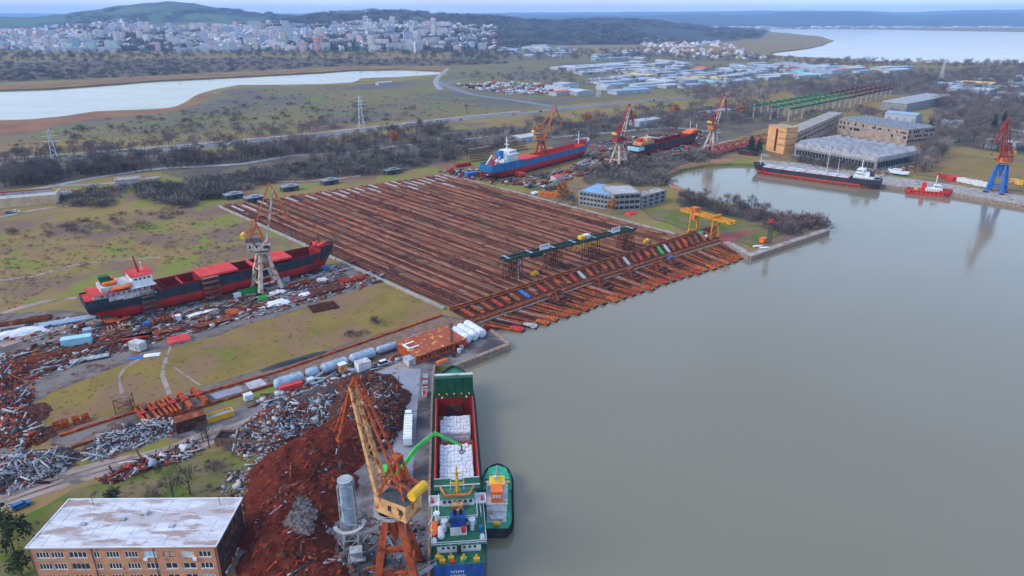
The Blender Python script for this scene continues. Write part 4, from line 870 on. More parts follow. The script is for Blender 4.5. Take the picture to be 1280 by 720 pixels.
# ---- 9. green harbour tug beside it
c_, rz, ln = place((620, 673), (619, 588), .4)
gt = thing('tugboat', 'green decked tug with orange funnel and black tyre fenders beside the green cargo ship', 'tugboat', (c_.x + .45, c_.y - 1.0, -2.6), rz - .02)
dk, X0, hw = hull(gt, 25.8, 8.1, 4.8, 2.6, ('hull_black', 'hull_black', 'tug_green'), fc=(.62, .7), rake=1.2, bulw=.8, transom=.72)
Lx = lambda s: X0 + 25.8*s
MB().loft([[(Lx(.74), -3.6, 5.9), (Lx(.93), -2.6, 6.1), (Lx(.98), 0, 6.2), (Lx(.93), 2.6, 6.1), (Lx(.74), 3.6, 5.9)], [(Lx(.745), -3.5, 6.7), (Lx(.93), -2.5, 6.9), (Lx(.975), 0, 7), (Lx(.93), 2.5, 6.9), (Lx(.745), 3.5, 6.7)]]).build('foredeck', M['tug_green'], gt)
MB().box(Lx(.70), -3.5, 6.1, Lx(.72), 3.5, 6.5).build('deck_bar', M['yellow'], gt); MB().cbox(Lx(.73), 0, 6.9, 1.0, 2.4, 1).build('windlass', M['yellow'], gt)
MB().box(Lx(.28), -2.7, 5.0, Lx(.64), 2.7, 7.6).build('house', M['white'], gt); MB().box(Lx(.27), -2.9, 7.6, Lx(.66), 2.9, 7.75).build('roof_deck', M['white_dirty'], gt)
MB().box(Lx(.46), -1.9, 7.75, Lx(.60), 1.9, 10.2).build('wheelhouse', M['white'], gt); MB().box(Lx(.45), -2.1, 10.2, Lx(.61), 2.1, 10.35).build('wheelhouse_roof', M['yellow'], gt)
windows(gt, Lx(.46)-.03, -1.7, 1.7, 9.3, 4, .6, .8); windows(gt, Lx(.60)+.03, -1.7, 1.7, 9.3, 4, .6, .8)
for s_ in (-1, 1): windows(gt, 1.93*s_, Lx(.47), Lx(.59), 9.3, 4, .65, .8, 'y')
MB().box(Lx(.30), -1.5, 7.75, Lx(.43), 1.5, 11.2).build('funnel', M['orange'], gt); MB().box(Lx(.43), -.9, 7.75, Lx(.46), .9, 10.6).build('funnel_front', M['red_paint'], gt)
mb = MB()
for y in (-.8, 0, .8): mb.box(Lx(.3)-.05, y-.28, 9.2, Lx(.3)-.01, y+.28, 10.2)
mb.build('funnel_mark', M['white'], gt)
MB().tube((Lx(.53), 0, 10.3), (Lx(.53), 0, 15), .2, 6).cbox(Lx(.53), 0, 12.6, .2, 2.6, .2).build('mast', M['grey_steel'], gt); MB().cbox(Lx(.56), .5, 10.9, .6, .9, .7).build('searchlight', M['white'], gt)
MB().box(Lx(.12), -2.5, 4.9, Lx(.27), 2.5, 5.3).box(Lx(.14), -1.7, 5.3, Lx(.2), 1.7, 6.0).build('towing_deck', M['white_dirty'], gt); MB().cbox(Lx(.08), 0, 5.6, .7, 2.0, .9).build('towing_hook', M['yellow'], gt)
tyre = None
for i in range(26):
    u = i/25; s = .02 + .93*u
    for s_ in (-1, 1):
        sb = max(0, (s-.74)/.26); y = 4.05*max(0, 1-sb**3.2)**.75*(1-.28*max(0, (.17-s)/.17)**2)
        mb = MB().tube((0, -.3, 0), (0, .3, 0), .72, 8)
        if tyre is None: tyre = mb.build('tyre_fender', M['black_rubber'], gt, (Lx(s), s_*(y+.2), 4.6))
        else: again(tyre, (Lx(s), s_*(y+.2), 4.5 + .8*max(0, (s-.6))), gt)
mb = MB().beam((0,0,0), (1,0,0), .1)
a, b = Vector((G(612, 680, 8))), G(606, 672, 5)
for p, q, lb in ((G(606, 690, 7), G(620, 668, 2.5), 'thin mooring line from the green ship stern to the tug'), (G(600, 590, 6), G(606, 640, 2.5), 'thin mooring line from the green ship side to the tug')):
    tag(MB().beam(p, q, .09).build('mooring_rope', M['grey_dark'], None), lb, 'rope')
# ================================================================== CRANES
def crane(label, pos, rz, azim, reach, za, mleg, mhouse, mjib, mroof='grey_dark', mcw='yellow', hp=20.0, spread=5.2, group='portal cranes', wide=1.0, mj=None):
    t = thing('portal_crane', label, 'crane', (pos.x, pos.y, LAND), 0, group)
    lr = rz
    def P(mb, name, m, par=t, r=lr, loc=(0,0,0)): return mb.build(name, M[m], par, loc, r)
    for sx in (-1, 1):
        for sy in (-1, 1):
            P(MB().beam((sx*spread, sy*spread, 1.2), (sx*1.5*wide, sy*1.5*wide, hp-1.6), 1.85, 1.85, w2=1.25), 'leg', mleg)
            bg_ = MB().box(sx*spread-1.6, sy*spread-.5, .35, sx*spread+1.6, sy*spread+.5, 1.4)
            for k in (-1, 1): bg_.tube((sx*spread+k*.9, sy*spread-.4, .42), (sx*spread+k*.9, sy*spread+.4, .42), .42, 8)
            P(bg_, 'bogie', 'rust_dark')
    for q, z, w in ((spread*.8, hp*.24, .8), (spread*.52 + .7, hp*.58, .5)):
        ti = MB()
        for s_ in (-1, 1): ti.beam((-q, s_*q, z), (q, s_*q, z), w); ti.beam((s_*q, -q, z), (s_*q, q, z), w)
        P(ti, 'tie_beam', mleg)
    P(MB().loft([[(math.cos(a)*r_, math.sin(a)*r_, z) for a in np.linspace(0, 2*PI, 17)[:-1]] for r_, z in ((.5, hp*.56), (1.5, hp*.78), (2.1, hp-1.6), (3.3, hp-1.2), (3.3, hp-.3))]), 'portal_head', mleg)
    mb = MB(); 
    for a in np.linspace(0, 2*PI, 17)[:-1]: mb.beam((math.cos(a)*4.2, math.sin(a)*4.2, hp-.3), (math.cos(a)*4.2, math.sin(a)*4.2, hp+.8), .1); b_ = a + PI/8; mb.beam((math.cos(a)*4.2, math.sin(a)*4.2, hp+.8), (math.cos(b_)*4.2, math.sin(b_)*4.2, hp+.8), .1)
    mb.prism([(math.cos(a)*4.3, math.sin(a)*4.3) for a in np.linspace(0, 2*PI, 17)[:-1]], hp-.45, hp-.3); P(mb, 'walkway', 'grey_steel')
    U = lambda mb, name, m, par=t: mb.build(name, M[m], par, (0,0,0), azim)
    hz_ = hp + .3
    h = U(MB().loft([[(-6, -2.9, hz_), (2.6, -2.9, hz_), (2.6, 2.9, hz_), (-6, 2.9, hz_)], [(-6, -2.9, hz_+4.6), (2.6, -2.9, hz_+4.2), (2.6, 2.9, hz_+4.2), (-6, 2.9, hz_+4.6)]]), 'machinery_house', mhouse)
    MB().loft([[(-6.4, -3.2, hz_+4.65), (1, -3.2, hz_+4.5), (1, 3.2, hz_+4.5), (-6.4, 3.2, hz_+4.65)], [(-6.4, -3.2, hz_+4.9), (1, -3.2, hz_+4.75), (1, 3.2, hz_+4.75), (-6.4, 3.2, hz_+4.9)]]).build('roof', M[mroof], h)
    for x in (-4.6, -1.6):
        for y in (-2.93, 2.93): MB().box(x-.45, y-.03, hz_+1.6, x+.45, y+.03, hz_+3.0).build('window', M['glass'], h)
    cb = U(MB().loft([[(1.2, -4.4, hz_+.8), (4.2, -4.4, hz_+.8), (4.2, -2.9, hz_+.8), (1.2, -2.9, hz_+.8)], [(1.2, -4.4, hz_+3.4), (4.6, -4.4, hz_+3.4), (4.6, -2.9, hz_+3.4), (1.2, -2.9, hz_+3.4)]]), 'cab', mhouse)
    MB().box(4.38, -4.2, hz_+1.6, 4.5, -3.1, hz_+3.1).box(1.6, -4.46, hz_+1.7, 4.0, -4.41, hz_+3.0).build('window', M['glass'], cb)
    tw = MB(); top = (-2.2, 0, hz_+14)
    for y in (-2, 2): tw.beam((1.6, y, hz_+4.3), (top[0]+.6, y*.35, top[2]), .55); tw.beam((-5, y, hz_+4.6), (top[0]-.5, y*.35, top[2]), .5)
    for k in (.3, .6): 
        for y in (-2, 2): yy = y*(1-.65*k); tw.beam((1.6-3.2*k, yy, hz_+4.3+9.7*k), (-5+2.3*k, yy, hz_+4.6+9.4*k), .3)
        tw.beam((1.6-3.2*k, -2*(1-.65*k), hz_+4.3+9.7*k), (1.6-3.2*k, 2*(1-.65*k), hz_+4.3+9.7*k), .3)
    tw.box(top[0]-.9, -1.1, top[2]-.3, top[0]+.9, 1.1, top[2]+.4); U(tw, 'tower_frame', mjib)
    cw = MB().beam((-1, -1.5, hz_+9.5), (-7.4, -1.5, hz_+7.6), .4).beam((-1, 1.5, hz_+9.5), (-7.4, 1.5, hz_+7.6), .4); U(cw, 'counterweight_arm', mjib); U(MB().tube((-7.4, -2.4, hz_+7.2), (-7.4, 2.4, hz_+7.2), 1.15, 10), 'counterweight', mcw)
    A = Vector((reach, 0, za - LAND)); B_ = Vector((2.2, 0, hz_+1.2)); jb = MB(); d = A - B_
    for y in (-1, 1): jb.beam(B_ + Vector((0, 1.7*y, 0)), A + Vector((0, .55*y, 0)), .95, 1.0, w2=.6)
    for k in range(1, 9):
        u = k/9; w = 1.7 + (.55-1.7)*u; p = B_ + d*u; jb.beam(p + Vector((0,-w,0)), p + Vector((0,w,0)), .3)
        if k < 6: w2 = 1.7 + (.55-1.7)*(k+1)/9; jb.beam(p + Vector((0,-w if k % 2 else w,0)), B_ + d*(k+1)/9 + Vector((0, w2 if k % 2 else -w2, 0)), .22)
    U(jb, 'jib', mj or (mleg if mleg.startswith('crane_w') else mjib))
    N = A + Vector((5.2, 0, -15)); T2 = A + Vector((-1.5, 0, 2.6)); fl = MB()
    for y in (-.6, .6):
        fl.beam(A + Vector((0, y, 0)), N + Vector((0, y*.5, 0)), .5, .55, w2=.35); fl.beam(A + Vector((0, y, 0)), T2 + Vector((0, y, 0)), .45); fl.beam(T2 + Vector((0, y, 0)), N + Vector((1.2, y*.5, 1.5)), .28)
    for k in range(1, 6): p = lerp(A, N, k/6); q = lerp(T2, N + Vector((1.2,0,1.5)), k/6); fl.beam(p, q, .2); fl.beam(p, lerp(T2, N + Vector((1.2,0,1.5)), (k+1)/6 if k < 5 else .95), .16)
    fl.tube(N + Vector((0,-.6,0)), N + Vector((0,.6,0)), .7, 8); U(fl, 'fly_jib', mjib)
    tr = MB()
    for y in (-.5, .5): tr.beam(T2 + Vector((0,y,0)), Vector((-3.6, y*2.4, hz_+6.5)), .42, .5)
    U(tr, 'tie_rod', mjib)
    rp_ = MB().tube(N + Vector((.7, 0, -.2)), N + Vector((.7, 0, -7)), .07, 5).loft([[(N.x+.7+.3*c_, .3*s_, N.z+z) for c_, s_ in ((-1,-1),(1,-1),(1,1),(-1,1))] for z in (-7, -8.2)]); U(rp_, 'hook', 'grey_dark')
    la = MB().beam((spread*.9, -spread*.7, 2), (2.4, -2.2, hp-.5), .12).beam((spread*.9, -spread*.7+.7, 2), (2.4, -1.5, hp-.5), .12)
    P(la, 'ladder', 'grey_steel'); return t
yr = math.radians(41)
pf = G(491, 636, 22); fa = G(439, 477, 52)
crane('big rust orange portal crane in the foreground standing between scrap heap and green ship', pf, math.radians(5), math.atan2(fa.y - pf.y, fa.x - pf.x), math.hypot(fa.y - pf.y, fa.x - pf.x), 51, 'crane_rust', 'crane_cream', 'crane_rust', spread=4.6, mj='crane_cream')
crane('white and rusty portal crane standing in front of the red and black ship', G(334, 362), yr, math.radians(12), 8.5, 51, 'crane_white', 'crane_white', 'crane_orange')
crane('rusty orange portal crane behind the blue ship', G(676, 203), yr, math.radians(22), 14, 49, 'crane_rust', 'crane_orange', 'crane_orange')
crane('red jibbed portal crane with grey legs right of the blue ship', G(773, 206), yr, math.radians(40), 11, 51, 'crane_white', 'crane_red', 'crane_red')
crane('rusty portal crane at the seaward end of the red trestle near the basin', G(889, 188), yr, math.radians(40), 13, 52, 'crane_white', 'crane_orange', 'crane_red')
crane('blue legged portal crane with dark red jib on the right quay', G(1244, 241), math.radians(-48), math.radians(200), 8, 54, 'crane_blue', 'crane_orange', 'crane_red', mroof='crane_red', spread=5.0, wide=1.9, hp=22)

# ---- yellow gantry crane at the pit's right end
a, b = G(866, 289), G(893, 297); dv = b - a; rz = math.atan2(dv.y, dv.x); W_ = dv.length; c_ = (a+b)/2
yg = thing('gantry_crane', 'yellow gantry crane on four legs over the right end of the transfer pit', 'crane', (c_.x, c_.y, LAND), rz)
hh = 11.0
for x in (-W_/2, W_/2):
    for y in (-3.2, 3.2): MB().beam((x, y*1.15, .6), (x, y*.85, hh), .9, .9).build('leg', M['crane_yellow'], yg)
    MB().box(x-.6, -5, .1, x+.6, 5, 1.0).build('sill_beam', M['crane_yellow'], yg); MB().box(x-.45, -3, hh-3.6, x+.45, 3, hh-3.0).box(x-.9, -3.4, hh+1.9, x+.9, 3.4, hh+2.7).build('cross_beam', M['crane_yellow'], yg)
for y in (-1.9, 1.9): MB().box(-W_/2-9, y-.5, hh, W_/2+12, y+.5, hh+1.8).build('girder', M['crane_yellow'], yg)
MB().box(-W_/2-2, -2.6, hh+1.85, -W_/2+2.5, 2.6, hh+4).build('trolley', M['crane_orange'], yg); MB().box(-W_/2+1.2, -3.8, hh-2.6, -W_/2+3.4, -2.5, hh-.2).build('cab', M['crane_orange'], yg)
mb = MB()
for k in range(10): x = -W_/2-9 + (W_+21)*k/9; mb.beam((x, -2.4, hh+1.8), (x, -2.4, hh+2.8), .1)
mb.beam((-W_/2-9, -2.4, hh+2.8), (W_/2+12, -2.4, hh+2.8), .1).build('railing', M['crane_yellow'], yg)

# ---- long green overhead girder on trestles across the slipway foot
a, b = G(640, 350), G(782, 312.5); dv = b - a; rz = math.atan2(dv.y, dv.x); W_ = dv.length; hh = 11.2
og = thing('overhead_gantry', 'long dark green overhead girder on four rusty trestles across the slipway, carrying yellow letters', 'gantry', (a.x, a.y, LAND), rz)
x0, x1 = -6.5, W_ + 5
for y in (-1.9, 1.9):
    g = MB().box(x0, y-.3, hh, x1, y+.3, hh+1.5)
    for k in range(30): x = x0 + (x1-x0)*k/29; g.box(x-.1, y-.42, hh, x+.1, y+.42, hh+1.5)
    g.build('girder', M['girder_green'], og)
MB().box(x0, -1.6, hh+.2, x1, 1.6, hh+.4).build('walkway', M['grey_dark'], og)
mb = MB()
for y in (-2.2, 2.2):
    mb.beam((x0, y, hh+2.6), (x1, y, hh+2.6), .12)
    for k in range(32): x = x0 + (x1-x0)*k/31; mb.beam((x, y, hh+1.5), (x, y, hh+2.6), .1)
mb.build('railing', M['girder_green'], og)
mb = MB()
for x in np.linspace(x0+3, x1-3, 7): mb.box(x-.5, -2.7, hh+1.5, x+.5, 2.7, hh+1.75)
mb.build('cross_tie', M['tank_blue'], og)
for k, x in enumerate(np.linspace(.5, W_-.5, 4)):
    tr = MB()
    for i, dx in enumerate((-4, -2.4, -.8, .8, 2.4, 4)):
        for y in (-2.2, 2.2): tr.beam((x+dx, y*1.3, 0), (x+dx*.92, y, hh), .3)
    for z in (3.5, 7.4):
        for y in (-2.2, 2.2): yy = y*(1.3-.3*z/hh); tr.beam((x-3.9, yy, z), (x+3.9, yy, z), .24)
        for dx in (-4, 4): tr.beam((x+dx*.95, -2.7, z), (x+dx*.95, 2.7, z), .24)
    for y in (-2.6, 2.6): tr.beam((x-4, y, .2), (x+3.8, y*.95, 3.5), .2).beam((x+4, y*.95, 3.5), (x-3.8, y*.88, 7.4), .2).beam((x-4, y*.9, 7.4), (x+3.8, y*.85, hh), .2)
    tr.build('trestle', M['rust_dark'], og)
MB().box(2.2, -2.3, 0, 3.4, -1.2, hh).build('column', M['concrete_pale'], og)
def sign(px, w):
    pass
for x in (18.5, 68):
    s_ = MB().box(x-3.2, -2.65, hh+1.9, x+3.2, -2.5, hh+4.6).build('sign', M['white'], og); mk = MB()
    mk.box(x-1.9, -2.72, hh+2.5, x-1.7, -2.66, hh+4.0).box(x-2.2, -2.72, hh+3.5, x-1.4, -2.66, hh+3.75)
    for i in range(4): xx = x-.8 + i*.85; mk.box(xx, -2.72, hh+3.3, xx+.55, -2.66, hh+3.95); 
    mk.build('sign_marks', M['blue_paint'], s_)
GL = {'E': [(0,0,.22,1),(0,0,1,.16),(0,.42,.8,.58),(0,.84,1,1)], 'H': [(0,0,.24,1),(.76,0,1,1),(0,.42,1,.6)], 'A': [(0,0,.24,1),(.76,0,1,1),(0,.84,1,1),(0,.35,1,.5)], 'M': [(0,0,.2,1),(.8,0,1,1),(.2,.6,.42,.95),(.58,.6,.8,.95),(.4,.42,.6,.75)], 'P': [(0,0,.24,1),(0,.84,1,1),(.76,.5,1,1),(0,.42,1,.58)], 'N': [(0,0,.22,1),(.78,0,1,1),(.22,.55,.42,.9),(.4,.35,.6,.65),(.58,.1,.78,.45)]}
for i, ch in enumerate('PNHAME'):                                  # yellow letters hung below the girder
    x = 37.5 + i*3.55; mb = MB()
    for (u0, v0, u1, v1) in GL[ch]: mb.box(x + u0*2.5, -2.35, hh-3.0 + v0*2.7, x + u1*2.5, -2.15, hh-3.0 + v1*2.7)
    mb.build('letter', M['yellow'], og)
MB().box(44, -1.4, hh+1.55, 47, 1.4, hh+3.4).build('hoist', M['yellow'], og); MB().box(47.5, -1.4, hh+1.55, 50.5, 1.4, hh+3.6).build('hoist_cab', M['tank_white'], og)
MB().box(12, -1.2, hh-1.8, 19, 1.2, hh-.3).build('trolley', M['hull_black'], og)
for px, py, lb in ((668, 346, 'yellow cable drum winch lying on the slipway by the first green trestle'), (808, 305, 'yellow winch lying on the slipway right of the green gantry')):
    p = G(px, py); t = thing('winch', lb, 'winch', (p.x, p.y, LAND+1), yr); MB().box(-2.4, -.8, 0, 2.4, .8, .8).build('base', M['yellow'], t); MB().tube((.9, -1, 1.2), (.9, 1, 1.2), .9, 10).build('drum', M['yellow'], t); MB().box(-2.2, -.6, .8, -.6, .6, 1.7).build('motor', M['yellow'], t)

# ---- green material handler loading the ship
p = G(497, 598); arm = [p + Vector((1.0, 1.5, 3.2)), G(545, 541, 15.5), G(577, 557, 10.5)]
mh = thing('material_handler', 'bright green material handler on the quay reaching its long arm over the ship hold', 'excavator', (p.x, p.y, LAND + .05), 0)
az = math.atan2((arm[1]-p).y, (arm[1]-p).x)
loc = lambda v: Matrix.Rotation(-az, 4, 'Z') @ (v - mh.location)
mh.rotation_euler.z = az
for y in (-1.9, 1.9): MB().loft([[(x, y-.4, z) for x, z in ((-2.6, .1), (2.6, .1), (3.0, .55), (2.5, 1.0), (-2.5, 1.0), (-3.0, .55))], [(x, y+.4, z) for x, z in ((-2.6, .1), (2.6, .1), (3.0, .55), (2.5, 1.0), (-2.5, 1.0), (-3.0, .55))]]).build('track', M['black_rubber'], mh)
MB().box(-2, -1.6, .5, 2, 1.6, 1.3).tube((0,0,1.3), (0,0,1.9), 1.1, 12).build('undercarriage', M['grey_dark'], mh)
MB().box(-4.4, -1.7, 1.9, 1.4, 1.7, 2.4).box(-4.6, -1.75, 2.4, -.6, 1.75, 4.0).build('upper_body', M['bright_green'], mh); MB().box(-2.6, -1.2, 4.0, -1, 1.2, 4.35).build('engine_hood', M['grey_dark'], mh)
cb = MB().box(-.3, .5, 3.2, 1.9, 1.9, 5.4).build('cab', M['grey_dark'], mh); MB().box(1.9, .6, 3.7, 1.95, 1.8, 5.2).box(-.1, 1.9, 3.8, 1.7, 1.95, 5.2).build('window', M['glass'], cb)
e0, e1, e2 = [loc(v) for v in arm]; e0 = Vector((.8, 0, 2.6)); mid = lerp(e0, e1, .5) + Vector((0,0,1.7))
MB().beam(e0, mid, .7, 1.1, w2=.65).beam(mid, e1, .65, .95, w2=.45).build('boom', M['bright_green'], mh); MB().beam(e1 + Vector((-.6, 0, .2)), e2, .5, .7, w2=.35).build('stick', M['bright_green'], mh)
MB().beam(Vector((1.2, .5, 2.2)), lerp(e0, mid, .6), .22).beam(Vector((1.2, -.5, 2.2)), lerp(e0, mid, .6), .22).beam(mid + Vector((0,0,.5)), e1 + Vector((-1.0,0,.4)), .2).build('ram', M['grey_steel'], mh)
mb = MB().tube(e2, e2 + Vector((0,0,-1.2)), .25, 8)
for a_ in range(5): c_, s_ = math.cos(a_*2*PI/5), math.sin(a_*2*PI/5); mb.beam(e2 + Vector((0,0,-1.2)), e2 + Vector((c_*.9, s_*.9, -2)), .2).beam(e2 + Vector((c_*.9, s_*.9, -2)), e2 + Vector((c_*.25, s_*.25, -2.9)), .16)
mb.build('grab', M['grey_dark'], mh)
mb = MB(); 
for y in (-2.6, 2.6):
    mb.beam((-3.4, y, .2), (-3.4, y, 1.3), .08).beam((3.4, y, .2), (3.4, y, 1.3), .08).beam((-3.4, y, 1.3), (3.4, y, 1.3), .08)
mb.build('guard_rail', M['grey_steel'], mh)
# ---- silo
p = G(440, 684); sl = thing('silo', 'pale grey cement silo in a steel frame beside the red scrap heap', 'silo', (p.x, p.y, LAND + .05), math.radians(8))
MB().loft([[(math.cos(a)*r_, math.sin(a)*r_, z) for a in np.linspace(0, 2*PI, 21)[:-1]] for r_, z in ((.35, 5.2), (1.55, 8.2), (1.6, 8.3), (1.6, 18.6), (1.5, 19.1))]).build('tank', M['tank_blue'], sl, smooth=False)
mb = MB()
for z in (10, 12, 14, 16, 18): mb.prism([(math.cos(a)*1.66, math.sin(a)*1.66) for a in np.linspace(0, 2*PI, 21)[:-1]], z, z+.12)
mb.build('hoop', M['grey_steel'], sl)
for x in (-1.75, 1.75):
    for y in (-1.75, 1.75): MB().beam((x, y, 0), (x, y, 19.4), .3).build('post', M['grey_steel'], sl)
mb = MB()
for z in (3.4, 8.2, 13, 19.2):
    for s_ in (-1.75, 1.75): mb.beam((-1.75, s_, z), (1.75, s_, z), .2).beam((s_, -1.75, z), (s_, 1.75, z), .2)
for s_ in (-1.75, 1.75): mb.beam((-1.75, s_, 0.2), (1.75, s_, 3.4), .14).beam((1.75, s_, 3.4), (-1.75, s_, 8.2), .14).beam((s_, -1.75, .2), (s_, 1.75, 3.4), .14).beam((s_, 1.75, 3.4), (s_, -1.75, 8.2), .14)
mb.build('bracing', M['grey_steel'], sl)
MB().loft([[(math.cos(a)*r_, math.sin(a)*r_, z) for a in np.linspace(-2.9, .3, 14)] for r_, z in ((3.0, 7.2), (3.0, 7.4), (3.9, 7.4), (3.9, 7.2))], False).build('platform', M['concrete_pale'], sl)
mb = MB()
for a in np.linspace(0, 2*PI, 13)[:-1]: mb.beam((1.8*math.cos(a), 1.8*math.sin(a), 19), (1.8*math.cos(a), 1.8*math.sin(a), 20.3), .09)
mb.prism([(math.cos(a)*1.85, math.sin(a)*1.85) for a in np.linspace(0, 2*PI, 21)[:-1]], 20.2, 20.3).build('top_rail', M['grey_steel'], sl)
mb = MB().beam((2.1, -.25, .2), (2.1, -.25, 20), .08).beam((2.1, .25, .2), (2.1, .25, 20), .08)
for k in range(30): mb.beam((2.1, -.25, .6 + k*.65), (2.1, .25, .6 + k*.65), .06)
mb.build('ladder', M['grey_steel'], sl)
p = G(452, 700); t = thing('batching_machine', 'dark steel batching machine with hoppers at the foot of the silo', 'machine', (p.x, p.y, LAND+.05), .2)
MB().box(-3, -1.5, .8, 1, 1.5, 1.2).loft([[(-2.6, -1.3, 3.4), (.4, -1.3, 3.4), (.4, 1.3, 3.4), (-2.6, 1.3, 3.4)], [(-1.6, -.5, 1.2), (-.6, -.5, 1.2), (-.6, .5, 1.2), (-1.6, .5, 1.2)]]).build('hopper', M['grey_steel'], t); MB().beam((.4, 0, 1.2), (4.6, 0, 4.2), .9, .3).build('conveyor', M['grey_dark'], t)
for x in (-2.6, .6): 
    for y in (-1.2, 1.2): MB().beam((x, y, 0), (x, y, 3.2), .18).build('leg', M['grey_dark'], t)
# ---- lattice mooring tower on the peninsula
p = G(961, 305); t = thing('lattice_tower', 'slim dark lattice tower with a small platform on the peninsula quay edge', 'tower', (p.x, p.y, LAND), yr)
MB().truss((0,0,.3), (0,0,13), 1.8, 1.8, 8, .22).build('mast', M['grey_dark'], t); MB().box(-2.4, -1.4, 13, 2.4, 1.4, 13.3).box(-.9, -.9, 13.3, .9, .9, 14.6).build('platform', M['oxide_red'], t)
# ================================================================== BUILDINGS
def frame_windows(root, wins, m='white'):
    """wins: (x, z, w, h, panes, plane y); frame, sill and panes as sub-parts, facing -y"""
    for x, z, w, h, n, y, mf, mg in wins:
        f = MB(); t = .14
        f.box(-w/2, -.06, -h/2, w/2, .06, -h/2+t).box(-w/2, -.06, h/2-t, w/2, .06, h/2)
        for k in range(n+1): xx = -w/2 + t/2 + (w-t)*k/n; f.box(xx-t/2, -.055, -h/2+t, xx+t/2, .055, h/2-t)
        fo = f.build('window', M[mf], root, (x, y, z)); MB().box(-w/2+.02, -.02, -h/2+.02, w/2-.02, .02, h/2-.02).build('pane', M[mg], fo); MB().box(-w/2-.1, -.22, -h/2-.1, w/2+.1, .0, -h/2-.02).build('sill', M['white_dirty'], fo)
# ---- near office block: three storeys, orange brick, white flat roof
c0, c1, c2, c3 = G(34, 684, 12.6), G(264, 691, 12.6), G(282, 626, 12.6), G(86, 631, 12.6)
dv = c1 - c0; rz = math.atan2(dv.y, dv.x) + math.radians(3); W_ = dv.length; Dp = ((c2-c1).length + (c3-c0).length)/2
ob = thing('office_block', 'three storey orange brick office block with white flat roof in the near left corner', 'building', (c0.x, c0.y, LAND), rz)
Hh = 12.6 - LAND - .25; fl = 3.35
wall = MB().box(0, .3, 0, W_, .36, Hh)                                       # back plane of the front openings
MB().box(0, Dp-.3, 0, W_, Dp, Hh).box(0, .3, 0, .3, Dp-.3, Hh).build('wall', M['brick_orange'], ob); MB().box(W_-.3, .3, 0, W_, Dp-.3, Hh).build('side_wall', M['rust_dark'], ob)
specs = [(2.9, 3.4, 4), (6.3, 3.3, 4), (11.0, 4.6, 4), (15.3, 1.6, 2), (19.0, 3.4, 4), (23.3, 3.4, 4), (27.6, 3.3, 3), (32.0, 3.2, 2), (36.2, 3.4, 2), (40.2, 3.3, 3)]
sc_ = W_/43.0
zs = [Hh - 2.1, Hh - 2.1 - fl, Hh - 2.1 - 2*fl]; fw_ = MB(); wins = []
# piers and spandrels of the front, with real window openings
xs = []
for (xc, w, n) in specs: xs.append((xc*sc_ - w*sc_/2*.9, xc*sc_ + w*sc_/2*.9))
cur = 0; hwin = 1.75
for a, b in xs: fw_.box(cur, 0, 0, a, .3, Hh); cur = b
fw_.box(cur, 0, 0, W_, .3, Hh)
for a, b in xs:
    lo = 0
    for z in reversed(zs): fw_.box(a, .004, lo, b, .3, z - hwin/2); lo = z + hwin/2
    fw_.box(a, .004, lo, b, .3, Hh)
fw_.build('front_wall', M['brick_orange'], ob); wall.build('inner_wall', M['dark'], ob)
for r_, z in enumerate(zs):
    for i, ((a, b), (xc, w, n)) in enumerate(zip(xs, specs)):
        mf, mg = 'white', 'glass'
        if r_ == 0 and i == 6: mg = 'pale_blue'
        if r_ == 0 and i == 7: mg = 'render_tan'; mf = 'oxide_red'
        if r_ == 0 and i == 8: mg = 'white_dirty'
        if r_ == 1 and i == 2: mf = 'grey_steel'
        if r_ == 2 and i == 9: mg = 'tank_blue'
        wins.append(((a+b)/2, z, b-a-.02, hwin-.02, n, .14, mf, mg))
frame_windows(ob, wins)
for x, z in ((26.5*sc_, zs[0]-1.2), (37.8*sc_, zs[0]-1.25)): t_ = MB().box(x-.45, -.45, z-.3, x+.45, -.01, z+.3).build('air_conditioner', M['white'], ob)
rf = MB().box(-.35, -.35, Hh, W_+.35, Dp+.35, Hh+.22).build('roof', M['roof_white'], ob)
mb = MB().box(-.35, -.35, Hh+.22, W_+.35, -.1, Hh+.42).box(-.35, Dp+.1, Hh+.22, W_+.35, Dp+.35, Hh+.42).box(-.35, -.1, Hh+.22, -.1, Dp+.1, Hh+.42).box(W_+.1, -.1, Hh+.22, W_+.35, Dp+.1, Hh+.42).build('parapet', M['white'], rf)
mb = MB()
for x in np.linspace(3, W_-3, 9): mb.box(x-.06, .2, Hh+.22, x+.06, Dp-.3, Hh+.26)
mb.build('roof_seam', M['white_dirty'], rf)
for x, y in ((W_*.16, Dp*.9), (W_*.9, Dp*.86)): MB().tube((x, y, Hh+.2), (x, y, Hh+3.0), .07, 6).build('roof_pipe', M['dark'], rf)
for x, y in ((W_*.4, Dp*.55), (W_*.7, Dp*.4), (W_*.2, Dp*.45)): MB().box(x-.6, y-.5, Hh+.22, x+.6, y+.5, Hh+.62).build('roof_vent', M['grey_steel'], rf)
for y in np.linspace(2.5, Dp-2.5, 5):
    for z in zs[:2]: MB().box(W_, y-.9, z-.8, W_+.05, y+.9, z+.8).build('side_window', M['glass'], ob)
for x in (W_*.335, W_*.665, .25, W_-.25):
    MB().tube((x, -.12, 0), (x, -.12, Hh), .09, 6).build('downpipe', M['grey_dark'], ob)
for z in (zs[0]-1.55, zs[1]-1.55): MB().box(0, -.05, z, W_, .002, z+.22).build('string_course', M['render_tan'], ob)
mb = MB()
for x0, y0, x1, y1 in ((W_*.1, Dp*.2, W_*.35, Dp*.75), (W_*.55, Dp*.2, W_*.8, Dp*.6), (W_*.35, Dp*.75, W_*.55, Dp*.2)): mb.beam((x0, y0, Hh+.26), (x1, y1, Hh+.26), .09)
mb = None
MB().box(W_*.47, Dp*.62, Hh+.2, W_*.52, Dp*.72, Hh+1.1).build('roof_hatch', M['white_dirty'], rf)
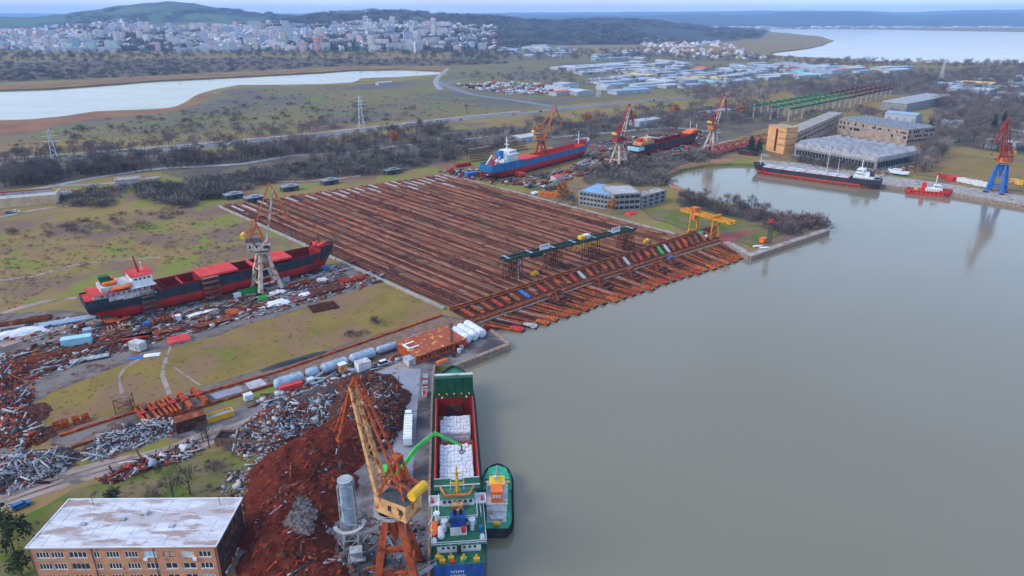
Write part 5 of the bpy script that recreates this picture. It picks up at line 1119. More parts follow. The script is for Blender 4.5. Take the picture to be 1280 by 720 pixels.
p = G(286, 640); t = thing('shed', 'small pale blue shed right behind the orange office block', 'shed', (p.x, p.y, LAND), rz); MB().box(-1.6, -1.8, 0, 1.6, 1.8, 2.7).build('wall', M['tank_blue'], t); MB().box(-1.8, -2, 2.7, 1.8, 2, 2.9).build('roof', M['white_dirty'], t); MB().box(-.5, -1.86, 0, .5, -1.8, 2).build('door', M['grey_dark'], t)
p = G(287, 676); t = thing('shed', 'narrow orange and blue lean-to along the office block side', 'shed', (p.x, p.y, LAND), rz); MB().box(-1, -4, 0, 1, 4, 3).build('wall', M['tank_blue'], t); MB().box(-1.2, -4.2, 3, 1.2, 4.2, 3.2).build('roof', M['rust_orange'], t)

def block(name, label, cat, pxs, h, mw, mr, floors=0, group=None, wn=0, wd=1.6, hw_=1.5, sides=(0, 1), par=.4, wm='glass', z0=LAND):
    """flat roofed building on three ground points: front left, front right, back right"""
    a, b, c_ = [G(*p) for p in pxs] if not isinstance(pxs[0], Vector) else pxs
    d = b - a; rz = math.atan2(d.y, d.x); W_ = d.length; nn = Vector((-d.y, d.x, 0)).normalized(); Dp = max(4, abs((c_-b).dot(nn)))
    t = thing(name, label, cat, (a.x, a.y, z0), rz, group)
    MB().box(0, 0, -1, W_, Dp, h).build('wall', M[mw], t); r = MB().box(-.3, -.3, h, W_+.3, Dp+.3, h+.25).build('roof', M[mr], t)
    if par: MB().box(-.3, -.3, h+.25, W_+.3, 0, h+.25+par).box(-.3, Dp, h+.25, W_+.3, Dp+.3, h+.25+par).box(-.3, 0, h+.25, 0, Dp, h+.25+par).box(W_, 0, h+.25, W_+.3, Dp, h+.25+par).build('parapet', M[mw], r)
    if floors:
        fh = h/floors
        for f in range(floors):
            z = fh*(f+.55)
            if 0 in sides: windows(t, -.02, W_*.03, W_*.97, z, wn, wd, hw_, 'y', wm, d=.06)
            if 1 in sides: windows(t, W_+.02, Dp*.06, Dp*.94, z, max(2, int(wn*Dp/W_)), wd, hw_, 'x', wm, d=.06)
            if 3 in sides: windows(t, -.02, Dp*.06, Dp*.94, z, max(2, int(wn*Dp/W_)), wd, hw_, 'x', wm, d=.06)
    return t, W_, Dp
# ---- grey workshop offices by the slipway
t, W_, Dp = block('office_building', 'grey concrete office building with blue flat roof beside the slipway', 'building', [(723, 256), (765, 263), (782, 252)], 9.6, 'render_grey', 'roof_blue', 3, wn=9, wd=1.9, hw_=1.5)
t, W_, Dp = block('office_building', 'grey concrete office building with pale roof, right of the blue roofed one', 'building', [(766, 264), (800, 262), (810, 250)], 11.2, 'render_grey', 'concrete_pale', 3, wn=5, wd=3.0, hw_=1.9)
t, W_, Dp = block('office_building', 'low grey annex with greenish roof at the right end of the grey offices', 'building', [(801, 261), (832, 252), (828, 246)], 8.0, 'render_grey', 'concrete', 3, wn=4, wd=3.2, hw_=1.4)
# ---- orange stair tower block by the basin
t, W_, Dp = block('tower_block', 'orange rendered tower block with dark stair strip at the head of the basin', 'building', [(957, 188), (979, 193), (984, 189.5)], 24, 'render_orange', 'concrete', 0)
MB().box(W_*.44, -.08, 1.5, W_*.56, .02, 22.5).build('stair_strip', M['rust_dark'], t)
for z in (8.2, 14.2, 20.2): windows(t, -.03, W_*.62, W_*.97, z, 4, .9, 1.3, 'y'); windows(t, W_+.03, 1, Dp-1, z, 4, 1, 1.3)
t, W_, Dp = block('workshop', 'low grey flat roofed hall stretching back behind the orange tower block', 'building', [(984, 189), (1001, 178), (1048, 150)], 15, 'render_grey', 'concrete', 0)
a, b = G(988, 188), G(1050, 158); dv = b-a; rz = math.atan2(dv.y, dv.x); Ln = dv.length
t = thing('workshop', 'long grey two storey hall wing with window bands behind the orange tower', 'building', (a.x, a.y, LAND), rz); MB().box(0, -1, 0, Ln, 14, 15.6).build('wall', M['render_tan'], t); MB().box(-.3, -1.3, 15.6, Ln+.3, 14.3, 16.1).build('roof', M['concrete'], t)
for z in (7, 11.5): windows(t, -1.03, 3, Ln-3, z, 16, Ln/24, 2.2, 'y')
mat('roof_tooth', (.38, .38, .40), (.26, .26, .28), .15, .85, rust=(.26, .20, .16), ramt=.34, rsc=.25)
# ---- saw-tooth workshop
a, b, c_ = G(992, 195), G(1094, 214), G(1146, 176); d = b-a; rz = math.atan2(d.y, d.x); W_ = d.length; Dp = 66
t = thing('sawtooth_workshop', 'derelict workshop with rows of pale saw-tooth roofs behind the moored black ship', 'building', (a.x, a.y, LAND), rz); Hh = 11
MB().box(0, 0, 0, W_, Dp, Hh).build('wall', M['render_grey'], t); MB().box(-.4, -.4, Hh-2.8, W_+.4, 0, Hh+.6).box(W_, -.4, Hh-2.8, W_+.4, Dp, Hh+.6).build('fascia', M['concrete_pale'], t)
nt = 9; first = None
for i in range(nt):
    for j in range(2):
        y0, y1 = 2 + j*Dp*.48, 2 + j*Dp*.48 + Dp*.44; w = W_/nt
        if first is None:
            first = MB().loft([[(.1, 0, 0), (w-.4, 0, 0), (w*.42, 0, 3.9)], [(.1, Dp*.44, 0), (w-.4, Dp*.44, 0), (w*.42, Dp*.44, 3.9)]]).build('roof_tooth', M['roof_tooth'], t, (0, y0, Hh+.02))
            gl = MB().quad((.03, .6, .35), (w*.37, .6, 3.6), (w*.37, Dp*.43, 3.6), (.03, Dp*.43, .35)).build('glazing', M['rust_dark'], first)
        else: k = again(first, (i*w, y0, Hh+.02), t); g2 = gl.copy(); C.objects.link(g2); g2.parent = k
windows(t, -.05, 2, W_-2, 4.2, 26, W_/34, 4.6, 'y', 'dark'); windows(t, W_+.05, 2, Dp-2, 4.6, 16, Dp/22, 4.8, 'x', 'dark')
# ---- long tan derelict hall behind
a, b = G(1046, 167), G(1132, 182.5); d = b-a; rz = math.atan2(d.y, d.x); W_ = d.length; Dp = 40; Hh = 16
t = thing('factory_hall', 'long tan derelict factory hall with broken windows and grey roof lights', 'building', (a.x, a.y, LAND), rz)
MB().box(0, 0, 0, W_, Dp, Hh).build('wall', M['render_tan'], t); MB().box(-.4, -.4, Hh, W_+.4, Dp+.4, Hh+.5).build('roof', M['roof_grey'], t); MB().box(-.2, -.5, Hh*.62, W_+.2, 0, Hh*.64).build('cornice', M['concrete_pale'], t)
rw = random.Random(3); rl = None
for i in range(34):
    x = 3 + (W_-6)*i/33
    if rw.random() < .6: MB().box(x-1.0, -.06, 11.4, x+1.0, .04, 11.4 + rw.choice((1.6, 2.0, 3.0))).build('window', M['dark'], t)
    if rw.random() < .25: MB().box(x-1.4, -.06, 6.5, x+1.4, .04, 9).build('broken_window', M['dark'], t)
    if i < 13:
        xx = 5 + (W_-10)*i/12
        if rl is None: rl = MB().loft([[(-2.4, 2, 0), (2.4, 2, 0), (0, 2, 1.8)], [(-2.4, Dp-2, 0), (2.4, Dp-2, 0), (0, Dp-2, 1.8)]]).build('roof_light', M['roof_grey'], t, (xx, 0, Hh+.52))
        else: again(rl, (xx, 0, Hh+.52), t)
for j in range(12):
    y = 2 + (Dp-4)*j/11
    for z in (4.5, 9, 13.5):
        if rw.random() < .75: MB().box(W_-.04, y-1.1, z-1.2, W_+.08, y+1.1, z+1.2).build('window', M['dark'], t)
# ---- red steel trestle running inland from the basin crane
a, b = G(888, 188, 8), G(959, 170, 8); t = thing('conveyor_trestle', 'long red steel trestle running inland to the orange tower block', 'structure', (0,0,0)); MB().truss(a, b, 6, 5, 16, .55).build('truss', M['crane_red'], t); MB().beam(a + Vector((0,0,-2.6)), b + Vector((0,0,-2.6)), 6, .4).build('deck', M['oxide_red'], t)
for u in np.linspace(.05, .95, 7): p = lerp(a, b, u); MB().beam((p.x-2, p.y, LAND), (p.x-2, p.y, 5.4), .5).beam((p.x+2, p.y, LAND), (p.x+2, p.y, 5.4), .5).build('support', M['crane_red'], t)
# ---- green and dark red crane runways on concrete columns
def runway(label, A, B, n, m, h, w, rows=3):
    a, b = G(*A), G(*B); d = b-a; rz = math.atan2(d.y, d.x); Ln = d.length; t = thing('crane_runway', label, 'structure', (a.x, a.y, LAND), rz); col = None
    for r_ in range(rows):
        y = r_*w/(rows-1)
        for i in range(n):
            x = Ln*i/(n-1)
            if col is None: col = MB().box(-.7, -.9, 0, .7, .9, h).box(-.5, -.6, h, .5, .6, h+3.5).build('column', M['concrete'], t, (x, y, 0))
            else: again(col, (x, y, 0), t)
        MB().box(-1, y-1.0, h+.01, Ln+1, y-.62, h+2.2).box(-1, y+.62, h+.01, Ln+1, y+1.0, h+2.2).build('runway_beam', M[m], t)
    mb = MB()
    for i in range(n): x = Ln*i/(n-1); mb.beam((x, -1, h+3.4), (x, w+1, h+3.4), .6, 1.0)
    mb.build('roof_beam', M[m], t)
    return t
runway('long green crane runway on pale concrete columns behind the workshops', (985, 152), (1062, 135), 11, 'runway_green', 14, 46)
runway('dark red crane runway on concrete columns right of the green one', (1062, 133), (1112, 121), 9, 'rust_dark', 12, 40)
# ---- hall with rust red and white roof
a, b = G(1098, 137), G(1132, 139); d = b-a; t, W_, Dp = block('factory_hall', 'large hall with rust red and white patched roof near the dark red runway', 'building', [(1100, 137), (1132, 140), (1158, 126)], 10, 'render_grey', 'roof_rust', 0)
for i in range(10):
    x = W_*(i+.5)/10; MB().loft([[(x-1.6, 2, 10.3), (x+1.6, 2, 10.3), (x, 2, 12)], [(x-1.6, Dp-2, 10.3), (x+1.6, Dp-2, 10.3), (x, Dp-2, 12)]]).build('roof_light', M['white_dirty'], t)
# ---- left: long ruined concrete wall hall with dark red eaves
a, b = G(-40, 264), G(74, 254); d = b-a; rz = math.atan2(d.y, d.x); W_ = d.length
t = thing('ruined_hall', 'roofless cream concrete hall with dark red eaves at the left edge', 'building', (a.x, a.y, LAND), rz); MB().box(0, 0, 0, W_, .6, 6.4).build('front_wall', M['render_cream'], t); MB().box(0, .6, 0, W_, 14, 5.6).build('floor_slab', M['concrete_pale'], t); MB().box(0, 14, 0, W_-6, 15, 7.2).build('back_wall', M['concrete'], t); MB().box(0, 15, 6.6, W_-6, 18, 7.6).build('eaves', M['hold_red'], t); MB().box(W_-.6, .6, 5.6, W_, 14, 7.8).build('end_wall', M['white_dirty'], t)
mb = MB()
for x in np.linspace(2, W_-2, 14): mb.box(x-.25, -.2, 0, x+.25, 0, 6.4)
mb.build('pilaster', M['render_cream'], t)
block('low_building', 'small pale roofless concrete building right of the ruined hall', 'building', [(145, 233), (176, 230), (178, 226)], 4.0, 'concrete_pale', 'concrete', 0)
block('low_building', 'broken grey building remains beside the ruined hall end', 'building', [(78, 250), (92, 248), (94, 243)], 3.4, 'concrete_pale', 'concrete', 0)
# ---- dark bunkers along the slipway head
for px, py, lb in ((362, 238, 'dark weathered winch house at the slipway head, second from the left'), (318, 252, 'dark weathered winch house at the slipway head, first from the left'), (412, 230, 'dark weathered winch house at the slipway head, third from the left'), (490, 217, 'dark weathered winch house at the slipway head, farthest right'), (292, 248, 'small dark winch hut at the slipway upper left corner')):
    p = G(px, py); t = thing('winch_house', lb, 'hut', (p.x, p.y, LAND), yr, 'winch houses at the slipway head'); MB().box(-6, -3.5, 0, 6, 3.5, 3.4).build('wall', M['grey_dark'], t); MB().box(-6.5, -4, 3.4, 6.5, 4, 3.8).box(-2, -2, 3.8, 3, 2, 4.8).build('roof', M['roof_grey'], t); MB().box(-1.5, -3.6, 0, 1.5, -3.5, 2.4).build('door', M['dark'], t)
# ---- orange pumping shed on the pier
a, b = G(521, 456), G(581, 434); d = b-a; rz = math.atan2(d.y, d.x); W_ = d.length; Dp = 13.5
t = thing('pier_shed', 'orange red shed with rusty patched roof on the pier above the green ship', 'building', (a.x, a.y, LAND+.06), rz)
MB().box(0, 0, 0, W_, Dp, 3.4).build('wall', M['rust_orange'], t)
rf = MB().loft([[(-.4, -.5, 3.4), (W_+.4, -.5, 3.4), (W_+.4, Dp+.5, 4.3), (-.4, Dp+.5, 4.3)], [(-.4, -.5, 3.6), (W_+.4, -.5, 3.6), (W_+.4, Dp+.5, 4.5), (-.4, Dp+.5, 4.5)]]).build('roof', M['roof_rust'], t)
windows(t, -.03, 9, W_-6, 2.0, 5, .9, 1.2, 'y'); windows(t, -.03, 1.5, 7, 2.0, 3, .9, 1.1, 'y'); MB().box(W_-4.5, -.06, 0, W_-3.2, .03, 2.2).build('door', M['dark'], t)
mb = MB()
for k in range(1, 10): x = W_*k/10; mb.beam((x, -.5, 3.64), (x, Dp+.5, 4.54), .18, .1)
mb.build('roof_batten', M['roof_rust'], rf)
MB().box(1.0, 5.6, 4.13, 5.2, 6.4, 4.33).box(1.0, 9.2, 4.4, 5.2, 10, 4.6).box(.2, 5.6, 4.15, 1.0, 10, 4.55).build('white_plank', M['white'], rf)
MB().box(-3.2, .5, 0, -.05, 4.5, 2.4).build('annex', M['white_dirty'], t); MB().box(-3.4, .3, 2.4, -.06, 4.7, 2.6).build('annex_roof', M['tank_blue'], t)
MB().box(W_+.05, 1, 0, W_+2.2, 6, 3.0).build('end_annex', M['red_paint'], t)
for px, py in ((567, 446), (577, 437), (574, 441)):
    p = G(px, py); t2 = MB().box(-.6, -.5, 0, .6, .5, 1.6).box(-.7, -.6, 1.6, .7, .6, 1.72).build('cabinet', M['white_dirty' if px != 567 else 'rust_dark'], None, (p.x, p.y, LAND+.06), rz); tag(t2, {567: 'dark rust cabinet by the orange pier shed front', 577: 'white cabinet at the right end of the orange pier shed', 574: 'dirty white cabinet between the dark cabinet and the shed end'}[px], 'cabinet')
p = G(553, 452); t2 = MB().loft([[(-2.5, -.8, 0), (2.5, -.8, 0), (2.5, .8, 0), (-2.5, .8, 0)], [(-2.2, -.6, .7), (2.2, -.6, .7), (2.2, .6, .7), (-2.2, .6, .7)]]).build('orange_plate', M['orange'], None, (p.x, p.y, LAND+.06), rz); tag(t2, 'small orange steel plate stack on the pier in front of the shed', 'plates')
# lattice post at the pier shed
p = G(565, 438); t = thing('lattice_mast', 'thin dark lattice mast beside the orange pier shed', 'mast', (p.x, p.y, LAND), rz); MB().truss((0,0,0), (0,0,12), .9, .9, 9, .12).build('mast', M['grey_dark'], t)
# ================================================================== STUFF BY NUMPY
NR = np.random.default_rng(5)
def mass(name, label, cat, base, pos, scl, rot, mats, midx, tilt=0.0, parent=None, kind='stuff', kinds=None):
    """many all-quad pieces joined in ONE mesh; base = [(verts, quads)], one chosen per piece"""
    n = len(pos); which = NR.integers(0, len(base), n) if kinds is None else kinds; V, F, MI = [], [], []; off = 0
    for b, (bv, bf) in enumerate(base):
        ids = np.nonzero(which == b)[0]
        if not len(ids): continue
        v = np.asarray(bv, float)[None] * scl[ids][:, None, :]
        if tilt:
            a = NR.normal(0, tilt, len(ids))[:, None]; y, z = v[:, :, 1].copy(), v[:, :, 2].copy(); v[:, :, 1] = y*np.cos(a) - z*np.sin(a); v[:, :, 2] = y*np.sin(a) + z*np.cos(a)
            a = NR.normal(0, tilt, len(ids))[:, None]; x, z = v[:, :, 0].copy(), v[:, :, 2].copy(); v[:, :, 0] = x*np.cos(a) - z*np.sin(a); v[:, :, 2] = x*np.sin(a) + z*np.cos(a)
        c_, s_ = np.cos(rot[ids])[:, None], np.sin(rot[ids])[:, None]; x, y = v[:, :, 0].copy(), v[:, :, 1].copy()
        v[:, :, 0] = x*c_ - y*s_; v[:, :, 1] = x*s_ + y*c_; v += pos[ids][:, None, :]
        nv = len(bv); f = np.asarray(bf)[None] + off + (np.arange(len(ids))*nv)[:, None, None]
        V.append(v.reshape(-1, 3)); F.append(f.reshape(-1, 4)); MI.append(np.repeat(midx[ids], len(bf))); off += nv*len(ids)
    V, F, MI = np.concatenate(V), np.concatenate(F), np.concatenate(MI)
    me = bpy.data.meshes.new(name); me.vertices.add(len(V)); me.vertices.foreach_set('co', V.ravel().astype(np.float32))
    me.loops.add(F.size); me.loops.foreach_set('vertex_index', F.ravel().astype(np.int32)); me.polygons.add(len(F))
    me.polygons.foreach_set('loop_start', np.arange(0, F.size, 4, dtype=np.int32)); me.polygons.foreach_set('loop_total', np.full(len(F), 4, dtype=np.int32))
    for m_ in mats: me.materials.append(M[m_])
    me.polygons.foreach_set('material_index', MI.astype(np.int32)); me.update(calc_edges=True); me.validate()
    o = bpy.data.objects.new(name, me); C.objects.link(o); o.parent = parent
    return tag(o, label, cat, kind=kind)
CUBE = ([(-.5,-.5,0),(.5,-.5,0),(.5,.5,0),(-.5,.5,0),(-.5,-.5,1),(.5,-.5,1),(.5,.5,1),(-.5,.5,1)], [(3,2,1,0),(4,5,6,7),(0,1,5,4),(1,2,6,5),(2,3,7,6),(3,0,4,7)])
SHARD = ([(-.5,-.4,0),(.3,-.5,.25),(.5,.4,.1),(-.4,.5,.55),(-.5,-.35,.12),(.3,-.45,.4),(.5,.35,.25),(-.35,.45,.7)], [(3,2,1,0),(4,5,6,7),(0,1,5,4),(1,2,6,5),(2,3,7,6),(3,0,4,7)])
BAR = ([(-1.6,-.09,.05),(1.6,-.09,.3),(1.6,.09,.3),(-1.6,.09,.05),(-1.6,-.09,.22),(1.6,-.09,.5),(1.6,.09,.5),(-1.6,.09,.22)], CUBE[1])
ANGLE = ([(-.9,-.3,0),(.9,-.3,.1),(.9,.0,.3),(-.9,.0,.2),(-.9,.32,.0),(.9,.32,.05)], [(0,1,2,3),(3,2,5,4)])
def poly_sample(pix, n, dens=None):
    """n random photo pixels in a polygon"""
    xs, ys = [p[0] for p in pix], [p[1] for p in pix]; out = []
    rr = random.Random(len(pix)*977 + n)
    for _ in range(n*40):
        if len(out) >= n: break
        p = (rr.uniform(min(xs), max(xs)), rr.uniform(min(ys), max(ys)))
        if inside(p, pix) and (dens is None or rr.random() < dens(*p)): out.append(p)
    return out
# ================================================================== SCRAP HEAPS
def heap(name, label, m, pix_blobs, step=.75, rough=.5, base=0.0, r2=False):
    bl = [(G(x, y), r_, h) for x, y, r_, h in pix_blobs]
    x0, x1 = min(b.x-r_ for b, r_, h in bl), max(b.x+r_ for b, r_, h in bl); y0, y1 = min(b.y-r_ for b, r_, h in bl), max(b.y+r_ for b, r_, h in bl)
    def hh(x, y):
        z = 0
        for b, r_, h in bl:
            d = math.hypot(x-b.x, y-b.y)/r_
            if d < 1: q = h*(1-d*d)**1.3; z = max(z, q) + .25*min(z, q)
        return z*(1 + .22*noise.noise((x*.22, y*.22, 1))) if z > 0 else 0
    nx, ny = int((x1-x0)/step)+1, int((y1-y0)/step)+1; v, f = [], []
    for j in range(ny+1):
        for i in range(nx+1):
            x, y = x0 + (x1-x0)*i/nx, y0 + (y1-y0)*j/ny; z = hh(x, y)
            v.append((x + .4*noise.noise((x, y, 5)), y + .4*noise.noise((x, y, 9)), LAND - .25 + base + z + (rough*1.3*(noise.fractal((x*.35, y*.35, 3), .8, 2.1, 4) + .55*noise.fractal((x*1.3, y*1.3, 7), .9, 2.1, 3)) if z > .05 else 0)))
    for j in range(ny):
        for i in range(nx):
            q = (j*(nx+1)+i, j*(nx+1)+i+1, (j+1)*(nx+1)+i+1, (j+1)*(nx+1)+i)
            if max(v[k][2] for k in q) > LAND - .2 + base: f.append(q)
    o = MB().add(v, f).build(name, M[m]); tag(o, label, 'scrap heap', kind='stuff'); return hh
mat('swarf_red', (.120, .022, .010), (.058, .013, .008), .6, .95, rust=(.20, .048, .016), ramt=.36, rsc=.5, bump=1.0, bsc=3.5, c3=(.10, .017, .010), sc3=.14)
mat('swarf_grey', (.17, .155, .155), (.050, .036, .033), .9, .85, bump=1.0, bsc=3, rust=(.10, .05, .035), ramt=.4)
mat('scrap_base', (.095, .075, .070), (.055, .045, .044), .8, .9, rust=(.12, .04, .025), ramt=.45, bump=.8, bsc=3)
HP = []
red_h = heap('swarf_heap', 'great dark red heap of rusted metal swarf beside the silo', 'swarf_red', [(432, 545, 12, 5), (405, 570, 14, 7), (375, 590, 15, 8), (355, 620, 11.5, 7), (346, 660, 10, 6), (336, 702, 8, 4.5), (375, 640, 12, 6.5), (365, 690, 11, 5), (410, 610, 9, 4.5), (395, 730, 9, 3)])
mix_h = heap('scrap_heap', 'broad heap of mixed grey and rusty scrap metal behind the foreground crane', 'scrap_base', [(330, 540, 10, 3), (355, 525, 12, 4), (385, 515, 12, 4), (345, 550, 8, 3), (405, 500, 10, 4), (300, 550, 7, 2)])
rst_h = heap('scrap_heap', 'dark rusty scrap heap along the pale concrete strip near the quay', 'rust_dark', [(440, 488, 10, 4.5), (465, 485, 11, 5), (480, 500, 10, 5.5), (470, 525, 12, 6), (445, 520, 12, 5), (455, 550, 10, 4), (435, 505, 9, 4)])
heap('swarf_heap', 'grey swarf patch lying on the slope of the dark red heap', 'swarf_grey', [(350, 620, 3.4, 1.8), (360, 634, 4.0, 2.0), (370, 650, 4.4, 2.0), (378, 666, 4.0, 1.8), (382, 680, 3.0, 1.4)], base=5.2, step=.6)
l1_h = heap('scrap_heap', 'heap of grey bent scrap plates beside the dirt road at the left', 'scrap_base', [(20, 585, 10, 3), (48, 582, 9, 3), (70, 576, 7, 2.5), (5, 595, 9, 3)])
l2_h = heap('scrap_heap', 'elongated grey and white scrap heap along the crane track left of the rust container', 'scrap_base', [(125, 562, 6, 2.2), (145, 550, 7, 3), (165, 545, 7, 2.8), (190, 538, 6, 2.4), (210, 533, 5, 1.8)])
l3_h = heap('scrap_heap', 'dark rusty scrap field at the left picture edge', 'rust_dark', [(8, 505, 9, 2), (30, 520, 9, 2.2), (15, 540, 9, 2), (45, 545, 7, 1.5), (5, 475, 9, 2), (20, 465, 9, 1.6)])
SM = ['rust_dark', 'rust', 'grey_steel', 'white_dirty', 'grey_dark', 'oxide_red', 'tank_blue', 'rust_orange']
def litter(label, pix, n, w, size, hf=None, tilt=.45, bars=.25, dens=None, axis=None):
    ps = poly_sample(pix, n, dens); P = []
    for x, y in ps:
        g = G(x, y)
        if hf:                                                     # slide the point so that it lies on the heap
            for _ in range(3): g = G(x, y, LAND + hf(g.x, g.y))
        P.append((g.x, g.y, (LAND + hf(g.x, g.y) - .3) if hf else LAND + .12))
    n = len(P); P = np.array(P); s_ = NR.uniform(*size, n) * np.exp(NR.normal(0, .3, n)); S_ = np.stack([s_*NR.uniform(.7, 1.8, n), s_*NR.uniform(.5, 1.1, n), s_*NR.uniform(.25, .8, n)], 1)
    kinds = NR.choice(4, n, p=[.25, .75-bars-.2, bars, .2]); S_[kinds == 2] = np.stack([s_*NR.uniform(.8, 1.9, n), s_*1.6, s_*1.3], 1)[kinds == 2]
    rot = NR.uniform(0, 6.28, n) if axis is None else NR.normal(axis, .35, n)
    mi = NR.choice(len(SM), n, p=np.array(w)/sum(w))
    return mass('scrap_litter', label, 'scrap', [CUBE, SHARD, BAR, ANGLE], P, S_, rot, SM, mi, tilt, kinds=kinds)
#                                  rdark rust grey white gdark ored blue orange
litter('loose grey and white scrap pieces on the broad mixed heap', [(288, 545), (330, 512), (380, 500), (425, 490), (432, 520), (410, 535), (370, 560), (335, 575), (300, 572)], 4200, [2.5, 2, 2.9, 2.0, 2.4, .5, .7, .25], (.28, .85), mix_h)
litter('loose rusty scrap pieces on the heap by the concrete strip', [(428, 482), (470, 470), (497, 486), (500, 510), (490, 556), (440, 560), (425, 530)], 4200, [5, 3, .8, .5, 2.5, .8, .1, .8], (.28, .85), rst_h)
litter('few loose scraps on the dark red swarf heap', [(430, 540), (440, 580), (410, 620), (395, 720), (310, 720), (320, 640), (350, 590), (400, 560)], 380, [2, 3, .4, .35, .4, 1, 0, .4], (.3, .9), red_h)
litter('grey bent sheet scrap on the left heap', [(-20, 600), (-10, 572), (40, 566), (82, 564), (88, 580), (60, 595), (10, 612)], 2000, [1, .8, 3.5, 1.8, 2.7, .3, .5, .1], (.3, .95), l1_h, bars=.4)
litter('grey and white scrap pieces on the elongated heap', [(105, 568), (125, 545), (165, 532), (215, 522), (222, 535), (180, 552), (130, 572)], 1800, [.8, .7, 3.2, 2.4, 1.8, .2, .5, .1], (.3, .9), l2_h)
litter('rusty scrap pieces covering the field at the left edge', [(-20, 560), (-20, 455), (30, 450), (45, 490), (30, 515), (50, 545), (30, 562)], 2300, [4, 3, 1.2, 1, 2, 1.2, .3, .4], (.3, 1.05), l3_h)
litter('line of mixed scrap along the near side of the dirt road', [(120, 600), (150, 585), (200, 566), (240, 552), (252, 560), (235, 575), (180, 590), (140, 606)], 650, [2.5, 2, 1.6, 1.5, 1.5, 1, .3, .5], (.4, 1.1))
litter('scrap scattered between the heap and the orange office block', [(285, 590), (330, 575), (310, 620), (300, 690), (280, 720), (270, 640)], 420, [2, 1.5, 2, 2, 1.5, .3, .8, .3], (.3, .9))
litter('scrap and oddments around the silo foot', [(395, 670), (430, 650), (500, 640), (530, 660), (525, 720), (390, 720)], 420, [1.5, .8, 2, 1.0, 3, .3, .4, .2], (.3, .9))
litter('boxes and oddments along the pale blue tank row', [(310, 510), (345, 490), (400, 474), (450, 462), (500, 444), (500, 452), (460, 468), (410, 484), (350, 503)], 650, [1.2, .8, 1.8, 2, 1.5, .3, .6, .4], (.5, 1.3), tilt=.15, bars=.1, axis=math.radians(37))
litter('steel plates and offcuts along the slip of the red ship', [(0, 470), (0, 445), (60, 428), (120, 412), (200, 396), (280, 380), (350, 362), (420, 345), (475, 338), (485, 350), (430, 366), (350, 390), (270, 410), (190, 430), (100, 455), (30, 480)], 2600, [3.4, 3.2, 1.1, 1.8, 1.8, .9, .35, .55], (.4, 1.15), tilt=.14, bars=.35, axis=math.radians(38))
litter('pale sheet offcuts and rubbish between the ship and the plates', [(0, 425), (0, 400), (100, 395), (250, 378), (330, 358), (420, 332), (440, 340), (330, 372), (240, 390), (120, 412), (40, 428)], 750, [2, 1.4, 1.6, 2.4, 2, .5, .6, .5], (.4, 1.2), tilt=.12, bars=.25, axis=math.radians(38))
litter('rusty offcuts on the far slips round the blue ship', [(545, 214), (600, 212), (640, 224), (700, 214), (740, 198), (800, 190), (870, 180), (900, 176), (890, 192), (800, 206), (720, 222), (690, 240), (640, 232), (580, 224)], 1300, [3, 2.5, 1.4, 1.2, 2.6, 1.2, .7, .8], (.8, 2.4), tilt=.15, axis=math.radians(44))
litter('oddments on the ground beyond the far slips', [(690, 190), (780, 172), (900, 160), (900, 172), (800, 184), (740, 196)], 500, [2, 1.5, 2, 2, 3, .8, .8, .8], (1, 2.6), tilt=.1)
litter('cars and scrap bales in the far scrapyard', [(572, 106), (640, 104), (700, 106), (725, 114), (715, 120), (640, 118), (590, 112)], 900, [.5, .5, 2, 5, .8, .8, 1.2, .5], (3, 6), tilt=.05, bars=.02)
litter('rubble along the derelict factory front', [(1060, 218), (1110, 205), (1150, 190), (1165, 200), (1130, 215), (1100, 222)], 300, [1.5, 1, 2, 3, 1, 1, .5, .2], (.6, 1.8), tilt=.2)
# ================================================================== YARD THINGS
ar = math.radians(37.5)
def put(px, py, z=LAND + .1): p = G(px, py); return (p.x, p.y, z)
# crane rail track with orange kerbs
for lb, line in (('far', [(75, 546), (150, 522), (350, 465), (552, 395)]), ('near', [(90, 560), (165, 537), (350, 479), (598, 403)])):
    ps = pts(line); mb = MB()
    for p, q in zip(ps, ps[1:]):
        k = max(1, int((q-p).length/9))
        for j in range(k): mb.beam(lerp(p, q, j/k) + Vector((0,0,.55)), lerp(p, q, (j+.985)/k) + Vector((0,0,.55)), .95, .7)
    tag(mb.build('crane_rail', M['rust_orange' if lb == 'far' else 'rust_beam']), kind='structure')
sheet('track_floor', 'timber', [(345, 468), (552, 397), (590, 402), (350, 477)], 0)
sheet('track_floor', 'concrete_pale', [(306, 480), (326, 474), (334, 481), (313, 488)], 0)
sheet('track_floor', 'concrete_slab', [(262, 494), (300, 483), (305, 490), (270, 500)], 0)
